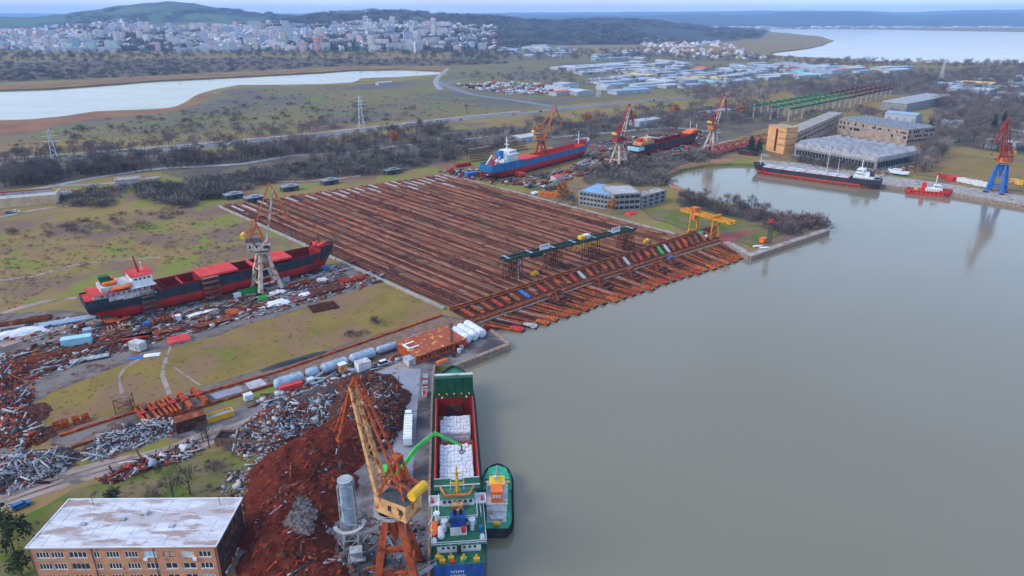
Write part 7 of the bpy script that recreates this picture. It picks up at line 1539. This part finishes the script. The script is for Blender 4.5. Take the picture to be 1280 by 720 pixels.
# singles named in the photograph
singles = [
 ('leafy', 'leaf_dark', 145, 640, 6.5, 1.3, 'round dark evergreen bush behind the white roof of the office block', 'evergreen_bush'), ('leafy', 'leaf_dark', 118, 645, 5, 1.4, 'dark evergreen bush at the far edge of the office roof, left one', 'evergreen_bush'),
 ('leafy', 'leaf_dark', 18, 690, 11, .9, 'large dark evergreen tree left of the office block', 'evergreen_tree'), ('leafy', 'leaf_dark', -4, 668, 10, .9, 'dark evergreen tree at the left picture edge above the lower one', 'evergreen_tree'), ('leafy', 'leaf_dark', 28, 720, 7, 1, 'dark evergreen bush at the lower left corner', 'evergreen_bush'),
 ('bare', 'twig_dark', 217, 622, 8, 1.1, 'bare dark tree behind the office roof, left of two', 'bare_tree'), ('bare', 'twig_dark', 238, 618, 9, 1.0, 'bare dark tree behind the office roof, right of two', 'bare_tree'), ('shrub', 'twig_purple', 192, 625, 4, 1.1, 'purple brown shrub between evergreen bush and bare trees', 'shrub'), ('shrub', 'twig_purple', 268, 590, 4, 1.2, 'purple brown shrub on the green lawn by the concrete ruin', 'shrub'),
 ('bare', 'twig_dark', 262, 560, 9, .9, 'bare dark tree beside the concrete ruin and rust container', 'bare_tree'), ('bare', 'twig_dark', 254, 552, 7, .9, 'smaller bare dark tree left of the concrete ruin', 'bare_tree'),
 ('shrub', 'twig_dark', 472, 406, 5, 1.1, 'dark round shrub at the right end of the olive meadow', 'shrub'), ('shrub', 'twig_dark', 438, 422, 4, 1, 'small dark shrub in the olive meadow by the crane rail', 'shrub'), ('shrub', 'twig_purple', 452, 418, 2.6, 1.6, 'low reddish brush in the olive meadow', 'shrub'),
 ('leafy', 'leaf_orange', 703, 250, 13, 1.0, 'orange leaved autumn tree left of the blue roofed office', 'autumn_tree'), ('leafy', 'leaf_orange', 764, 268, 11, .7, 'orange leaved autumn tree in front of the grey office building', 'autumn_tree'), ('shrub', 'twig_dark', 664, 236, 6, 1.2, 'dark round bush by the slipway wall left of the autumn tree', 'shrub'), ('shrub', 'twig_pale', 690, 236, 6, 1, 'pale bare bush behind the orange autumn tree', 'shrub'),
 ('leafy', 'leaf_orange', 167, 211, 11, 1.2, 'orange autumn tree by the gravel road at the left', 'autumn_tree'), ('leafy', 'leaf_orange', 494, 180, 14, .9, 'orange autumn tree among bare trees beyond the slipway head', 'autumn_tree'), ('leafy', 'leaf_orange', 733, 155, 12, 1.3, 'low orange autumn tree between the two left far cranes', 'autumn_tree'), ('leafy', 'leaf_orange', 792, 152, 10, 1.3, 'low orange autumn tree right of the grey legged crane', 'autumn_tree'), ('leafy', 'leaf_orange', 843, 143, 12, 1.5, 'wide orange autumn tree left of the farthest crane, upper one', 'autumn_tree'), ('leafy', 'leaf_orange', 878, 150, 11, 1.4, 'orange autumn tree close left of the farthest crane', 'autumn_tree'), ('leafy', 'leaf_orange', 926, 146, 14, 1.3, 'orange autumn tree right of the farthest crane', 'autumn_tree'),
 ('bare', 'twig_pale', 500, 205, 15, 1.1, 'pale bare tree at the slipway head left of the blue ship', 'bare_tree'), ('bare', 'twig_pale', 517, 203, 14, 1, 'pale bare tree at the slipway head, right of its pale neighbour', 'bare_tree'), ('bare', 'twig_pale', 718, 172, 10, 1.4, 'white grey bare tree between two far cranes', 'bare_tree'),
 ('conifer', 'conifer', 1003, 192, 16, 1.4, 'dark conifer right of the orange tower block', 'conifer'), ('conifer', 'conifer', 938, 190, 16, 1.3, 'dark conifer left of the orange tower block', 'conifer'), ('conifer', 'conifer', 948, 192, 14, 1.3, 'dark conifer close to the left wall of the orange tower block', 'conifer'), ('conifer', 'conifer', 1240, 168, 22, .9, 'tall dark conifer behind the blue legged crane', 'conifer'), ('conifer', 'conifer', 1252, 162, 22, .9, 'tall dark conifer just right of the other behind the blue crane', 'conifer'), ('conifer', 'conifer', 1160, 170, 18, 1, 'dark conifer at the right end of the tan factory hall', 'conifer')]
for i, (k, m_, px, py, h, w, lb, nm_) in enumerate(singles): p = G(px, py); tree(lb, nm_, p.x, p.y, h, k, i+3, m_, cat={'conifer': 'tree', 'shrub': 'shrub', 'evergreen_bush': 'bush'}.get(nm_, 'tree'), wide=w)
# belts: photo polygon, how many, kinds (kind, material, weight), height range
def nodes(lst): return lst
BELTS = [
 ('left brush', [(150, 238), (210, 230), (280, 222), (360, 208), (440, 206), (520, 196), (540, 205), (500, 218), (420, 222), (330, 232), (280, 246), (230, 262), (190, 252)], 330, [('shrub', 'twig_dark', 3), ('shrub', 'twig_grey', 2), ('bare', 'twig_dark', 1)], (4, 8)),
 ('left clump', [(98, 240), (150, 236), (150, 250), (125, 262), (95, 258)], 34, [('shrub', 'twig_dark', 3), ('shrub', 'twig_grey', 2)], (4, 7)),
 ('ruin brush', [(72, 250), (100, 240), (100, 256), (75, 258)], 14, [('shrub', 'twig_dark', 1)], (3, 6)),
 ('meadow bushes', [(0, 290), (40, 280), (120, 268), (200, 262), (230, 268), (190, 285), (120, 292), (60, 296), (0, 300)], 60, [('shrub', 'twig_purple', 3), ('shrub', 'twig_dark', 2), ('shrub', 'dry_grass', 2)], (1.6, 4)),
 ('meadow low', [(0, 300), (250, 268), (310, 285), (330, 300), (230, 330), (160, 320), (60, 350), (0, 380)], 90, [('shrub', 'twig_purple', 2), ('shrub', 'dry_grass', 3)], (.8, 1.8)),
 ('highway trees near', [(0, 222), (120, 209), (220, 199), (300, 193), (400, 182), (500, 168), (560, 160), (560, 168), (480, 182), (380, 195), (300, 203), (200, 213), (100, 224), (0, 238)], 330, [('bare', 'twig_grey', 3), ('bare', 'twig_dark', 2), ('bare', 'twig_purple', 1), ('shrub', 'twig_dark', 2)], (9, 16)),
 ('belt middle', [(380, 200), (470, 186), (560, 174), (640, 165), (680, 160), (650, 180), (610, 195), (560, 205), (530, 200), (460, 204), (400, 208)], 210, [('bare', 'twig_grey', 3), ('bare', 'twig_dark', 2), ('bare', 'twig_pale', 1), ('shrub', 'twig_dark', 3)], (7, 14)),
 ('far side of highway', [(0, 200), (100, 188), (240, 176), (330, 168), (420, 156), (420, 166), (330, 176), (250, 183), (120, 196), (0, 207)], 110, [('bare', 'twig_grey', 3), ('bare', 'twig_purple', 3), ('shrub', 'twig_purple', 2)], (8, 13)),
 ('plain brush', [(60, 165), (130, 150), (250, 140), (330, 120), (460, 130), (540, 135), (520, 150), (400, 160), (250, 172), (100, 182)], 130, [('shrub', 'twig_dark', 3), ('shrub', 'twig_purple', 3), ('shrub', 'leaf_dark', 1)], (3, 7)),
 ('crane trees', [(640, 160), (720, 148), (800, 140), (880, 130), (960, 124), (975, 150), (940, 165), (900, 160), (840, 165), (780, 170), (740, 180), (700, 172), (660, 175)], 260, [('bare', 'twig_grey', 3), ('bare', 'twig_dark', 3), ('bare', 'twig_purple', 1), ('shrub', 'twig_dark', 2)], (8, 15)),
 ('basin brush', [(720, 215), (760, 205), (830, 196), (905, 190), (900, 200), (860, 206), (835, 215), (836, 232), (800, 235), (770, 228), (735, 232)], 115, [('shrub', 'twig_dark', 3), ('shrub', 'twig_grey', 3), ('bare', 'twig_grey', 2)], (4, 9)),
 ('peninsula brush', [(845, 246), (870, 248), (905, 254), (940, 262), (970, 270), (968, 282), (930, 278), (890, 266), (850, 258)], 70, [('bare', 'twig_dark', 3), ('bare', 'twig_purple', 3), ('bare', 'twig_grey', 3), ('shrub', 'twig_dark', 3)], (5, 11)),
 ('peninsula tip', [(962, 276), (985, 272), (1012, 277), (1032, 281), (1030, 286), (1000, 293), (975, 296), (958, 290)], 60, [('bare', 'twig_purple', 3), ('shrub', 'twig_purple', 2), ('bare', 'twig_grey', 2), ('shrub', 'twig_dark', 2)], (4, 8)),
 ('office brush', [(690, 230), (722, 235), (720, 258), (700, 256), (680, 246)], 12, [('shrub', 'twig_dark', 2), ('shrub', 'leaf_dark', 1)], (2, 4)),
 ('workshop front', [(1000, 198), (1050, 205), (1090, 214), (1060, 216), (1000, 206)], 30, [('shrub', 'twig_dark', 2), ('bare', 'twig_dark', 1)], (4, 8)),
 ('right wood', [(1165, 150), (1200, 140), (1300, 130), (1300, 195), (1230, 188), (1190, 180), (1170, 210), (1130, 222), (1150, 200), (1165, 175)], 330, [('bare', 'twig_grey', 4), ('bare', 'twig_pale', 1), ('bare', 'twig_dark', 2), ('bare', 'twig_purple', 1), ('shrub', 'twig_dark', 1)], (9, 16)),
 ('right back wood', [(985, 108), (1100, 96), (1300, 82), (1300, 135), (1200, 142), (1170, 140), (1165, 118), (1100, 118), (1000, 122)], 620, [('bare', 'twig_grey', 4), ('bare', 'twig_dark', 3), ('bare', 'twig_purple', 2)], (11, 17)),
 ('behind runway', [(840, 112), (960, 98), (1000, 100), (990, 118), (900, 128), (850, 128)], 170, [('bare', 'twig_grey', 3), ('bare', 'twig_purple', 3)], (9, 14)),
 ('under runway', [(985, 148), (1060, 136), (1100, 140), (1150, 145), (1130, 150), (1050, 146), (1000, 156)], 60, [('bare', 'twig_dark', 3), ('bare', 'twig_grey', 3)], (7, 12)),
 ('estate trees', [(560, 98), (640, 88), (740, 92), (860, 84), (1000, 88), (980, 98), (860, 104), (740, 108), (640, 104)], 180, [('bare', 'twig_grey', 3), ('bare', 'twig_purple', 2), ('bare', 'leaf_dark', 1)], (9, 15)),
 ('bay shore', [(960, 74), (1050, 76), (1130, 79.5), (1300, 81), (1300, 86), (1130, 86), (1000, 84)], 190, [('bare', 'twig_dark', 3), ('bare', 'twig_grey', 2)], (11, 18)),
 ('estate back', [(560, 66), (680, 66), (800, 62), (960, 72), (1000, 78), (900, 80), (760, 76), (600, 78)], 300, [('bare', 'twig_dark', 3), ('bare', 'twig_grey', 2)], (12, 20)),
 ('lake far slope', [(-60, 78), (120, 74), (330, 72), (560, 74), (640, 80), (560, 83), (440, 83), (320, 89), (120, 99), (-60, 106)], 900, [('shrub', 'twig_dark', 4), ('shrub', 'twig_purple', 2), ('bare', 'twig_dark', 2), ('shrub', 'leaf_dark', 1)], (7, 15)),
 ('city edge', [(-60, 69), (200, 67.5), (640, 66), (640, 76), (330, 73), (-60, 78)], 420, [('bare', 'twig_dark', 3), ('bare', 'leaf_dark', 1)], (12, 22)),
]
cand = []
rr = random.Random(77)
for bn, poly, n, kinds, (h0, h1) in BELTS:
    w = [k[2] for k in kinds]
    for px, py in poly_sample(poly, n):
        k, m_, _ = rr.choices(kinds, w)[0]; p = G(px, py); h = rr.uniform(h0, h1)*(.62 if k == 'shrub' and h1 > 9 else 1)
        cand.append((h*FPX/math.hypot(p.y, 125), p, h, k, m_, bn))
cand.sort(key=lambda c_: -c_[0])
LBL = {'left brush': 'in the dark brush above the left meadow', 'left clump': 'in the bush clump right of the ruined hall', 'ruin brush': 'beside the broken end of the ruined hall', 'meadow bushes': 'on the left meadow below the ruined hall', 'meadow low': 'low on the left meadow above the red ship', 'highway trees near': 'in the tree belt along the near side of the highway', 'belt middle': 'in the tree belt beyond the slipway head', 'far side of highway': 'on the far side of the highway', 'plain brush': 'on the plain before the left lake', 'crane trees': 'in the trees behind the far cranes', 'basin brush': 'in the thicket on the near bank of the basin', 'peninsula brush': 'along the basin side of the peninsula', 'peninsula tip': 'at the tip of the peninsula', 'office brush': 'by the blue roofed office', 'workshop front': 'in front of the saw-tooth workshop', 'right wood': 'in the wood behind the right quay', 'right back wood': 'in the wood at the far right', 'behind runway': 'left of the green runway', 'under runway': 'below the green runway', 'estate trees': 'among the far sheds', 'bay shore': 'on the bay shore', 'estate back': 'behind the far sheds', 'lake far slope': 'on the slope beyond the left lake', 'city edge': 'at the foot of the city'}
TN = {'twig_grey': 'grey', 'twig_purple': 'purplish', 'twig_pale': 'pale', 'twig_dark': 'dark', 'leaf_dark': 'evergreen', 'dry_grass': 'straw brown'}
for i, (s_, p, h, k, m_, bn) in enumerate(cand[:290]):
    nm_ = {'bare': 'bare_tree', 'shrub': 'shrub', 'leafy': 'tree'}[k]
    tree('%s %s standing %s' % (TN[m_], {'bare': 'bare tree', 'shrub': 'bare shrub'}[k], LBL[bn]), nm_, p.x, p.y, h, k, i, m_, {'bare': 'tree', 'shrub': 'shrub'}[k], 'trees and shrubs %s' % LBL[bn], wide=rr.uniform(.85, 1.3)*(1.25 if k == 'shrub' else 1))
# the rest: masses, one per belt
TK = []
for i, c_ in enumerate([tree_base(60+i, 130, .42, .62, .30, .18, .0115, .8, 11) for i in range(3)]): TK.append(c_)
SK = [tree_base(70+i, 120, .72, .58, .08, .28, .024, .5, 11) for i in range(3)]
tb = trunk_mb(3, .85, .018, 3); tq = [f_ for f_ in tb.f if len(f_) == 4]
TK = [([tuple(x) for x in v] + tb.v, [tuple(x) for x in f] + [tuple(i + len(v) for i in q) for q in tq]) for v, f in TK]; SK = [([tuple(x) for x in v], f) for v, f in SK]
by = {}
for c_ in cand[290:]: by.setdefault((c_[5], c_[3]), []).append(c_)
for (bn, k), cs in by.items():
    P = np.array([(c_[1].x, c_[1].y, LAND - .1) for c_ in cs]); hs = np.array([c_[2] for c_ in cs]); wd = NR.uniform(.85, 1.35, len(cs)) * (1.35 if k == 'shrub' else 1.0)
    mass('wood' if k == 'bare' else 'brush', '%s mass %s' % ('bare tree' if k == 'bare' else 'bare shrub', LBL[bn]), 'wood' if k == 'bare' else 'brush', TK if k == 'bare' else SK, P, np.stack([hs*wd, hs*wd, hs], 1), NR.uniform(0, 6.28, len(cs)), TW, np.array([TW.index(c_[4]) for c_ in cs]))
# woods on the hills
P, hs, mi = [], [], []
for i in range(5200):
    px = rr.uniform(-60, 1050); y = 2600 + 3300*rr.random()**1.3; x = (px-640)*(y*ct+125*st)/FPX; h = hill_h(x, y)
    wd_ = noise.noise((x*.0016, y*.0016, 2)) + (.25 if px > 330 else -.25)
    if h < 4 or wd_ < -.02: continue
    P.append((x, y, LAND + h - 5)); hs.append(rr.uniform(12, 26)); mi.append(rr.choice((3, 3, 4, 0)))
P, hs = np.array(P), np.array(hs)
mass('hill_wood', 'dark woods scattered over the far hills', 'wood', SK, P, np.stack([hs*2.2, hs*2.2, hs], 1), NR.uniform(0, 6.28, len(hs)), TW, np.array(mi))
# low tussocks on meadows
def tussock(label, poly, n, mats_, h0, h1):
    ps = poly_sample(poly, n); P = np.array([tuple(G(x, y)) for x, y in ps]) - np.array([0, 0, .1]); hs = NR.uniform(h0, h1, len(ps)); mi = NR.choice([TW.index(m_) for m_ in mats_], len(ps))
    mass('tussocks', label, 'grass', SK, P, np.stack([hs*2, hs*2, hs], 1)*NR.uniform(.4, 1.2, (len(ps), 1)), NR.uniform(0, 6.28, len(ps)), TW, mi)
tussock('dry tussocks over the olive meadow', [(30, 515), (60, 492), (190, 444), (300, 412), (430, 370), (482, 360), (545, 388), (420, 436), (180, 512), (60, 545)], 800, ['dry_grass', 'dry_grass', 'dry_grass', 'twig_purple'], .15, .5)
tussock('dry tussocks and brush over the left meadow', [(0, 300), (250, 268), (310, 280), (345, 330), (230, 335), (160, 320), (60, 360), (0, 395)], 1100, ['dry_grass', 'twig_purple', 'dry_grass'], .25, .9)
tussock('rough grass over the lake plain', [(0, 180), (100, 160), (250, 135), (300, 112), (450, 110), (560, 120), (640, 140), (480, 155), (250, 175), (60, 195)], 900, ['twig_purple', 'twig_dark', 'leaf_dark', 'dry_grass'], .8, 2.2)
tussock('weeds along the yard and lawn', [(100, 620), (250, 566), (320, 565), (310, 640), (250, 620), (150, 625)], 160, ['dry_grass', 'leaf_dark'], .3, .8)
# ================================================================== CITY
mat('c_white', (.54, .54, .57), (.42, .42, .46), .03, .8); mat('c_cream', (.58, .50, .42), (.48, .42, .36), .03, .8); mat('c_grey', (.46, .47, .51), (.40, .41, .45), .03, .8); mat('c_blue', (.36, .46, .58), (.30, .38, .50), .03, .8)
mat('c_pink', (.56, .36, .36), (.48, .32, .34), .03, .8); mat('c_teal', (.30, .52, .52), (.26, .44, .45), .03, .8); mat('c_orange', (.66, .20, .09), (.55, .18, .10), .03, .8); mat('c_roof', (.36, .27, .25), (.42, .38, .38), .01, .85); mat('c_window', (.20, .22, .26), (.26, .28, .32), .05, .5)
def apart(m, W_, Dp, H_, label):
    t = thing('apartment_block', label, 'building', (0,0,0), 0, 'apartment blocks of the city'); MB().box(-W_/2, -Dp/2, -25, W_/2, Dp/2, H_).build('wall', M[m], t)
    MB().box(-W_/2-.4, -Dp/2-.4, H_, W_/2+.4, Dp/2+.4, H_+1).box(-W_*.2, -3, H_+1, -W_*.2+7, 3, H_+4).build('roof', M['c_roof'], t); w = MB()
    for k in range(1, int(H_/3)):
        z = k*3 - .6; n = max(2, int(W_/7))
        for i in range(n): x = -W_/2 + W_*(i+.5)/n; w.box(x-W_/n*.32, -Dp/2-.15, z, x+W_/n*.32, -Dp/2+.1, z+1.5)
    tag(w.build('window', M['c_window'], t), kind='stuff')
    bl = MB(); n = max(1, int(W_/14))
    for i in range(n): x = -W_/2 + W_*(i+.5)/n; bl.box(x-1.6, -Dp/2-1.3, 0, x+1.6, -Dp/2-.16, H_-1)
    tag(bl.build('balcony', M['c_grey' if m != 'c_grey' else 'c_white'], t), kind='stuff'); return t
CT = {}; spec = [('c_white', 60, 13, 26, 'white apartment slab'), ('c_white', 24, 18, 40, 'white apartment tower'), ('c_cream', 48, 13, 24, 'cream apartment slab'), ('c_grey', 52, 13, 28, 'grey apartment slab'), ('c_blue', 30, 16, 36, 'pale blue apartment tower'), ('c_pink', 26, 16, 32, 'pinkish apartment tower'), ('c_cream', 20, 18, 44, 'cream apartment tower'), ('c_white', 90, 12, 22, 'long white apartment slab'), ('c_teal', 40, 14, 38, 'teal apartment slab'), ('c_orange', 20, 18, 46, 'orange apartment tower')]
def at_hill(px, y): x = (px-640)*(y*ct+125*st)/FPX; return x, y, LAND + max(0, hill_h(x, y) - 3.5)
places = []
for i in range(1500):
    px = rr.uniform(-30, 606); y = 2480 + 1250*rr.random()**.8
    if 150 < px < 176 and y < 3000: continue
    if px > 560 and y > 3000: continue
    if px < 120 and y > 3300: continue
    x, y, z = at_hill(px, y)
    if any((x-a)**2 + ((y-b)*.8)**2 < 40**2 for a, b in places): continue
    places.append((x, y))
    if len(places) > 285: break
for x, y in places:
    px = 640 + FPX*x/(y*ct+125*st)
    j = 8 if 84 < px < 142 and y < 2900 and rr.random() < .7 else rr.choices(range(8), [3, 3, 2, 2, 2, 1, 2, 2])[0]
    _, _, z = at_hill(px, y); m_, W_, Dp, H_, lb = spec[j]
    part_ = 'left part' if px < 170 else ('middle' if px < 400 else 'right part'); dp_ = 'front' if y < 2800 else ('back' if y > 3250 else 'centre')
    lb = '%s in the %s %s of the hillside city' % (lb, dp_, part_); s_ = rr.uniform(.8, 1.25); az_ = rr.uniform(-.5, .5) + (PI/2 if rr.random() < .15 else 0)
    if j not in CT: CT[j] = apart(m_, W_, Dp, H_, lb); o = CT[j]; o.location = (x, y, z); o.rotation_euler.z = az_
    else: o = dup(CT[j], (x, y, z), az_, lb)
    o.scale = (s_*.92, 1, rr.uniform(.55, 1.0))
for px, y, lb in ((397, 2560, 'bright orange apartment tower standing out right of the city middle'), (402, 2700, 'orange apartment tower just behind the brighter one')):
    x, y, z = at_hill(px, y)
    if 9 not in CT: CT[9] = apart(*spec[9][:4], lb); o = CT[9]; o.location = (x, y, z)
    else: o = dup(CT[9], (x, y, z), .3, lb)
HOUSE = ([(-.5,-.5,-1),(.5,-.5,-1),(.5,.5,-1),(-.5,.5,-1),(-.5,-.5,1),(.5,-.5,1),(.5,.5,1),(-.5,.5,1),(-.3,0,1.6),(.3,0,1.6)], [(0,1,5,4),(1,2,6,5),(2,3,7,6),(3,0,4,7),(4,5,9,8),(6,7,8,9),(5,6,9,9),(7,4,8,8)])
HOUSE = ([*HOUSE[0]], [f for f in HOUSE[1] if len(set(f)) == 4] )
CITYM = ['c_white', 'c_cream', 'c_grey', 'c_blue', 'c_pink', 'c_roof', 'roof_rust']
P = [];
for i in range(2600):
    px = rr.uniform(-60, 620); y = 2700 + 1250*rr.random(); 
    if px < 60: y = 2700 + 1800*rr.random()
    x, y, z = at_hill(px, y); P.append((x, y, z+2))
for i in range(300): px = rr.uniform(60, 180); y = rr.uniform(3900, 4700); x, y, z = at_hill(px, y); P.append((x, y, z+3))
P = np.array(P); n = len(P); S_ = np.stack([NR.uniform(10, 30, n), NR.uniform(9, 16, n), NR.uniform(4, 9, n)], 1)
mass('town_houses', 'small houses filling the hillside city between the apartment blocks', 'houses', [HOUSE, CUBE], P, S_, NR.uniform(0, 3.1, n), CITYM, NR.choice(7, n, p=[.27, .2, .16, .12, .1, .09, .06]))
P = np.array([tuple(G(*q)) for q in poly_sample([(820, 56), (900, 52), (930, 62), (960, 74), (880, 74), (800, 66)], 90)] + [at_hill(rr.uniform(800, 900), rr.uniform(2950, 3600)) for i in range(90)]); n = len(P)
mass('village_houses', 'small white village houses below the wooded ridge left of the bay', 'houses', [HOUSE], P, np.stack([NR.uniform(10, 22, n), NR.uniform(9, 14, n), NR.uniform(4, 7, n)], 1), NR.uniform(0, 3, n), CITYM, NR.choice(5, n))
P = np.array([((px-640)*(y*ct+125*st)/FPX, y, LAND) for px, y in [(rr.uniform(880, 1290), rr.uniform(6900, 7700)) for i in range(110)]]); n = len(P)
mass('far_shore_buildings', 'tiny pale buildings along the far shore of the bay', 'buildings', [CUBE], P, np.stack([NR.uniform(25, 110, n), NR.uniform(20, 40, n), NR.uniform(5, 16, n)], 1), NR.uniform(-.3, .3, n), CITYM, NR.choice([2, 3, 5, 2], n))
# ================================================================== INDUSTRIAL ESTATE
mat('shed_white', (.44, .45, .47), (.32, .33, .36), .02, .7); mat('shed_blue', (.26, .34, .43), (.22, .29, .37), .02, .7); mat('shed_grey', (.30, .33, .37), (.36, .38, .42), .02, .7); mat('shed_teal', (.22, .46, .46), (.2, .4, .4), .02, .7); mat('shed_yellow', (.62, .42, .12), (.5, .34, .1), .02, .7); mat('shed_red', (.56, .12, .05), (.44, .10, .05), .02, .7)
SH = {}
def shed(px, py, W_, Dp, H_, m, rot, lb):
    p = G(px, py)
    if not on_land(p): return
    if m not in SH:
        t = thing('warehouse', lb, 'warehouse', (p.x, p.y, LAND), rot, 'sheds of the far industrial estate'); SH[m] = t
        MB().box(-.5, -.5, 0, .5, .5, .78).build('wall', M['shed_grey' if m not in ('shed_grey',) else 'c_grey'], t)
        MB().loft([[(-.51, -.52, .78), (.51, -.52, .78), (.51, .52, .78), (-.51, .52, .78)], [(-.51, -.52, .82), (.51, -.52, .82), (.51, .52, .82), (-.51, .52, .82)], [(-.51, -.02, 1), (.51, -.02, 1), (.51, .02, 1), (-.51, .02, 1)]]).build('roof', M[m], t)
        mb = MB()
        for i in range(4): x = -.4 + .26*i; mb.box(x, -.508, .02, x+.1, -.5, .5)
        tag(mb.build('gate', M['c_window'], t), kind='stuff')
        o = t
    else: o = dup(SH[m], (p.x, p.y, LAND), rot, lb)
    o.scale = (W_, Dp, H_)
cn = {'shed_white': 'white roofed', 'shed_blue': 'pale blue roofed', 'shed_grey': 'grey roofed', 'shed_teal': 'teal roofed', 'shed_yellow': 'yellow', 'shed_red': 'orange red'}
used = []
ESTATE = [([(745, 108), (800, 94), (880, 88), (960, 80), (1040, 82), (1100, 86), (1000, 98), (900, 106), (800, 118), (760, 118)], 84, 'of the big estate near the bay'), ([(690, 112), (740, 100), (800, 98), (790, 112), (720, 120)], 14, 'beside the scrapyard'), ([(620, 60), (670, 57), (720, 62), (700, 72), (640, 70)], 14, 'at the right end of the city'), ([(730, 70), (790, 64), (800, 74), (740, 76)], 8, 'below the wooded ridge'), ([(700, 86), (760, 80), (860, 78), (840, 92), (740, 94)], 22, 'of the middle estate beyond the pond'), ([(1185, 102), (1290, 96), (1290, 128), (1200, 126)], 12, 'in the far right wood'), ([(1060, 84), (1130, 86), (1120, 92), (1050, 92)], 7, 'on the bay shore')]
for poly, n, where in ESTATE:
    for px, py in poly_sample(poly, n*3):
        p = G(px, py)
        if any((p.x-a)**2 + (p.y-b)**2 < 40**2 for a, b in used) or len([1 for u in used]) > 190: continue
        used.append((p.x, p.y)); m_ = rr.choices(list(cn), [6, 5, 4, 1, .6, .6])[0]; W_, Dp = rr.uniform(28, 88), rr.uniform(18, 36)
        shed(px, py, W_, Dp, rr.uniform(6, 9), m_, math.radians(rr.choice((28, 30, -60, 33))), '%s %s shed %s' % ('long' if W_ > 70 else 'small', cn[m_], where))
for px, py, W_, Dp, H_, m_, lb in ((1215, 118, 60, 46, 12, 'shed_grey', 'long dark grey hall in the right wood below the yellow roof'), (1222, 110, 50, 26, 12, 'shed_yellow', 'yellow roofed hall in the far right wood'), (1276, 124, 60, 30, 10, 'shed_white', 'white roofed hall at the right picture edge'), (1252, 186, 26, 14, 9, 'shed_white', 'white house ruin behind the blue legged crane'), (1272, 172, 24, 16, 8, 'shed_white', 'white roofed house right of the tall conifers'), (1190, 158, 20, 14, 8, 'shed_white', 'small white house in the right wood'), (700, 119, 34, 18, 8, 'shed_red', 'orange red shed at the right end of the scrapyard'), (658, 176, 30, 18, 7, 'shed_white', 'white workshop behind the blue ship'), (806, 156, 40, 16, 8, 'shed_white', 'white and blue workshop between two far cranes'), (890, 145, 60, 16, 8, 'shed_blue', 'long pale blue shed left of the red trestle'), (480, 106, 30, 10, 6, 'shed_white', 'low white shed on the near shore of the left lake'), (1128, 152, 36, 20, 12, 'shed_blue', 'blue roofed hall behind the tan factory hall')):
    shed(px, py, W_, Dp, H_, m_, math.radians(-50 if px > 1100 else 40), lb)
# ================================================================== HAZE
hz = MB().box(-19500, -1500, -3.5, 19500, 21600, 330).build('haze', None)
hz.data.materials.clear(); m = bpy.data.materials.new('haze'); m.use_nodes = True; t = m.node_tree; t.nodes.clear()
v = t.nodes.new('ShaderNodeVolumePrincipled'); v.inputs['Color'].default_value = (.34, .57, .96, 1); v.inputs['Density'].default_value = 7e-5; v.inputs['Anisotropy'].default_value = .0
o = t.nodes.new('ShaderNodeOutputMaterial'); t.links.new(v.outputs['Volume'], o.inputs['Volume']); hz.data.materials.append(m); tag(hz, kind='stuff')
hz.display_type = 'WIRE'
